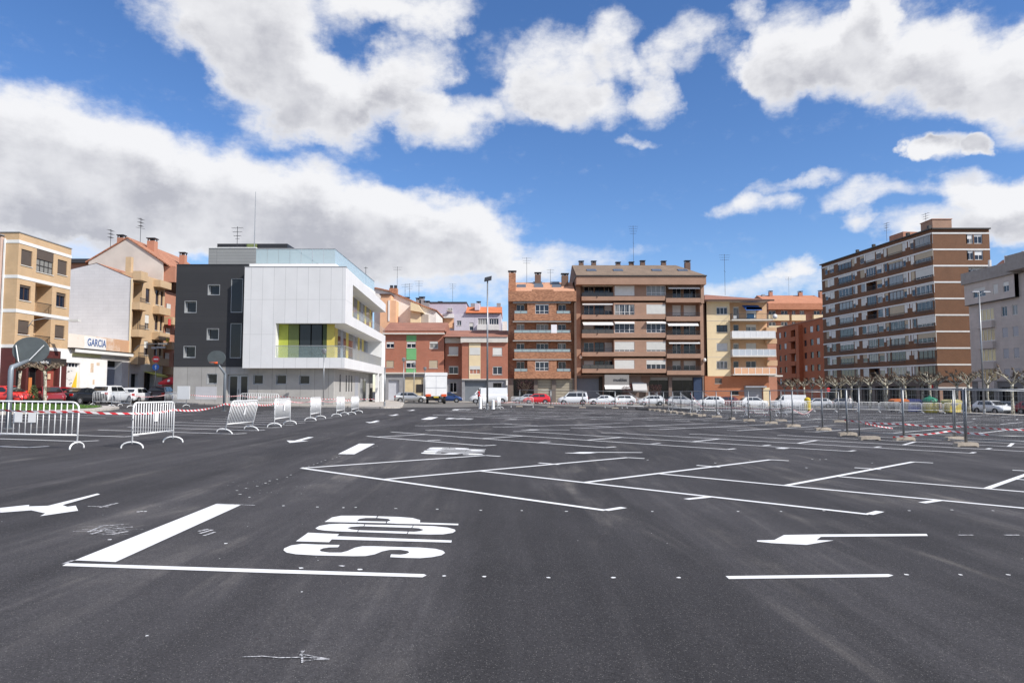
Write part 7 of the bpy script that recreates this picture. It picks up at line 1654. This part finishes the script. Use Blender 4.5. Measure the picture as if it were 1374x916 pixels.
# bare ornamental trees with red twigs in front of the middle blocks
def bush_tree(x, y, h, w, label, m, seed, name='small_tree'):
    q = random.Random(seed); t = thing(name, label, 'tree', on(x, y, .13)); MB().tube([(0, 0, 0), (.05, 0, h*.45)], .07, 6, True, .05).build('trunk', M_TWIG, t)
    b = MB()
    for k in range(26):
        a = q.uniform(0, 6.28); L = w*q.uniform(.3, 1); z0 = h*q.uniform(.3, .5); e = Vector((math.cos(a)*L, math.sin(a)*L*.8, z0+h*q.uniform(.2, .55))); s = Vector((.04, 0, z0)); b.tube([s, s.lerp(e, .5)+Vector((0, 0, .1)), e], [.035, .02, .008], 4, False)
        for j in range(7): f = e.lerp(s, q.uniform(0, .5)); d = Vector((q.uniform(-1, 1), q.uniform(-1, 1), q.uniform(-.2, 1)))*.28; b.tube([f, f+d], [.012, .004], 3, False)
    b.build('branches', m, t)
    lf = MB()
    for k in range(520):
        a = q.uniform(0, 6.28); L = w*math.sqrt(q.random()); z = h*(.5+.5*q.random()); c = Vector((math.cos(a)*L, math.sin(a)*L*.8, z)); u = Vector((q.uniform(-1, 1), q.uniform(-1, 1), q.uniform(-1, 1))).normalized()*.06; v = u.cross(Vector((q.random(), q.random(), q.random()))).normalized()*.05
        lf.add([c-u, c+v, c+u, c-v], [(0, 1, 2, 3)])
    lf.build('crown', MATS.get('wine_leaf_'+label[:4]) or mat('wine_leaf_'+label[:4], (.10, .035, .04), .8, .3, 4), t); return t
bush_tree(2.0, 109.2, 3.4, 1.5, 'small plum tree with dark red twigs before the orange brick block', M_TWIG, 5)
bush_tree(17.6, 109.4, 2.7, .8, 'thin wine leaved tree by the shop with the grey sign panel', M_TWIG, 6); bush_tree(22.0, 109.4, 3.0, 1.0, 'small dark red leaved tree under the brown block', M_TWIG, 7)
# climbing shrub on the island by the left tree
sb = MB(); q = random.Random(9)
for k in range(700):
    a = q.uniform(0, 6.28); L = .45*math.sqrt(q.random()); z = q.random()**1.2*1.35; L *= 1.1-z*.55; c = Vector((math.cos(a)*L, math.sin(a)*L, z+.05)); u = Vector((q.uniform(-1, 1), q.uniform(-1, 1), q.uniform(0, 1))).normalized()*.07; v = u.cross(Vector((q.random(), q.random(), q.random()))).normalized()*.03; sb.add([c-u, c+v, c+u, c-v], [(0, 1, 2, 3)])
t = tag(sb.build('shrub', mat('shrub_leaf', (.09, .12, .04), .8, .3, 3)), 'small green and reddish shrub beside the plane tree trunk on the island', 'shrub'); t.location = on(q_.x+2.4, q_.y-6.5, .15)

# ---- people ----
def person(x, y, rz, label, top, legs, skin, hair, stride=.18, s=1.0):
    """one continuous skinned body in mid-stride"""
    V = [(0, 0, .95), (0, .0, 1.12), (0, .01, 1.32), (0, 0, 1.46), (0, .01, 1.53), (.02, 0, 1.62), (.02, 0, 1.72),
         (0, .10, .92), (stride*.6, .10, .50), (stride*.5, .10, .09), (stride*.5+.15, .11, .04),
         (0, -.10, .92), (-stride*.4, -.10, .50), (-stride*1.3, -.10, .12), (-stride*1.3+.14, -.11, .04),
         (0, .19, 1.42), (-.05, .25, 1.15), (.08, .24, .92), (.11, .235, .84),
         (0, -.19, 1.42), (.05, -.25, 1.15), (.20, -.24, .97), (.24, -.235, .90)]
    E_ = [(0, 1), (1, 2), (2, 3), (3, 4), (4, 5), (5, 6), (0, 7), (7, 8), (8, 9), (9, 10), (0, 11), (11, 12), (12, 13), (13, 14), (3, 15), (15, 16), (16, 17), (17, 18), (3, 19), (19, 20), (20, 21), (21, 22)]
    Rr_ = [.14, .13, .15, .10, .055, .085, .08, .095, .062, .045, .04, .095, .062, .045, .04, .06, .047, .035, .03, .06, .047, .035, .03]
    for base_, dy in ((18, 1), (22, 1)):
        hp = Vector(V[base_])
        for f in range(4): V.append(tuple(hp+Vector((-.02+.018*f, 0, -.075-.012*(f in (1, 2)))))); E_.append((base_, len(V)-1)); Rr_.append(.009)
        V.append(tuple(hp+Vector((.04, -.005, -.03)))); E_.append((base_, len(V)-1)); Rr_.append(.010)
    me = bpy.data.meshes.new('person'); me.from_pydata(V, E_, []); o = bpy.data.objects.new('person', me); COL.objects.link(o)
    sk = o.modifiers.new('s', 'SKIN'); 
    for i, v in enumerate(me.skin_vertices[0].data): v.radius = (Rr_[i], Rr_[i]); v.use_root = i == 0
    su = o.modifiers.new('u', 'SUBSURF'); su.levels = 1; su.render_levels = 1
    dg = bpy.context.evaluated_depsgraph_get(); m2 = bpy.data.meshes.new_from_object(o.evaluated_get(dg)); o.modifiers.clear(); o.data = m2
    m2.materials.clear()
    for m_ in (skin, top, legs, M_TRIM): m2.materials.append(m_)
    for p in m2.polygons:
        c = p.center; p.use_smooth = True
        p.material_index = 3 if c.z < .10 else 2 if (c.z < .93 and abs(c.y) < .21) else 0 if (c.z > 1.52 or (abs(c.y) > .19 and c.z < .93)) else 1
    hr = MB().lathe([(.03, -.02), (.10, 0), (.098, .07), (.06, .125), (.01, .14)], (.005, 0, 1.66), 12).build('hair', hair, o, True)
    fc = MB()
    for s_ in (-1, 1): fc.box(.098, .106, s_*.03-.012, s_*.03+.012, 1.665, 1.68)
    fc.box(.098, .104, -.025, .025, 1.60, 1.61); fc.build('eyes_and_mouth', M_TRIM, o); MB().add([(.095, -.014, 1.625), (.095, .014, 1.625), (.125, 0, 1.63), (.1, 0, 1.665)], [(0, 1, 2), (0, 2, 3), (1, 3, 2)]).build('nose', skin, o)
    for s_ in (-1, 1): MB().box(-.005, .03, s_*.085, s_*.10, 1.62, 1.68).build('ear', skin, o)
    tag(o, label, 'person'); o.location = on(x, y); o.rotation_euler = (0, 0, rz); o.scale = (s, s, s); return o
SKN = mat('skin', (.50, .30, .21), .6, .05)
p_ = person(-3.95, 84.5, R(15), 'person in a red jacket with a white patch walking by the white van', mat('red_jacket', (.55, .02, .03), .8, .08), mat('dark_trousers', (.03, .032, .04), .8, .1), SKN, mat('dark_hair', (.03, .02, .015), .8, .1), .24, 1.08)
MB().box(-.155, -.135, -.09, .09, 1.18, 1.38).build('white_patch', M_WPAINT, p_).rotation_euler = (0, 0, 0); MB().box(-.08, .09, -.185, -.165, 1.15, 1.33).build('white_patch', M_WPAINT, p_)
person(39.8, 84.0, R(100), 'person in a pale top standing by the trees behind the row of barriers', mat('pale_top', (.6, .57, .55), .8, .08), mat('blue_trousers', (.05, .07, .13), .8, .1), SKN, mat('grey_hair', (.2, .19, .18), .8, .1), .05)
# kinds that repeat carry a group phrase
_by = {}
for o in COL.objects:
    if not o.parent and o.get('category'): _by.setdefault(o['category'], []).append(o)
_phr = {'car': 'cars parked around the lot', 'van': 'vans parked around the lot', 'street lamp': 'street lamps around the lot', 'traffic sign': 'traffic signs', 'basketball hoop': 'basketball hoops on the lot', 'building': 'buildings around the lot', 'tree': 'small trees before the shops', 'person': 'people by the lot', 'post': 'white posts at the central lamp'}
for k_, l_ in _by.items():
    for o in l_:
        if len(l_) > 1 and not o.get('group') and k_ in _phr: o['group'] = _phr[k_]
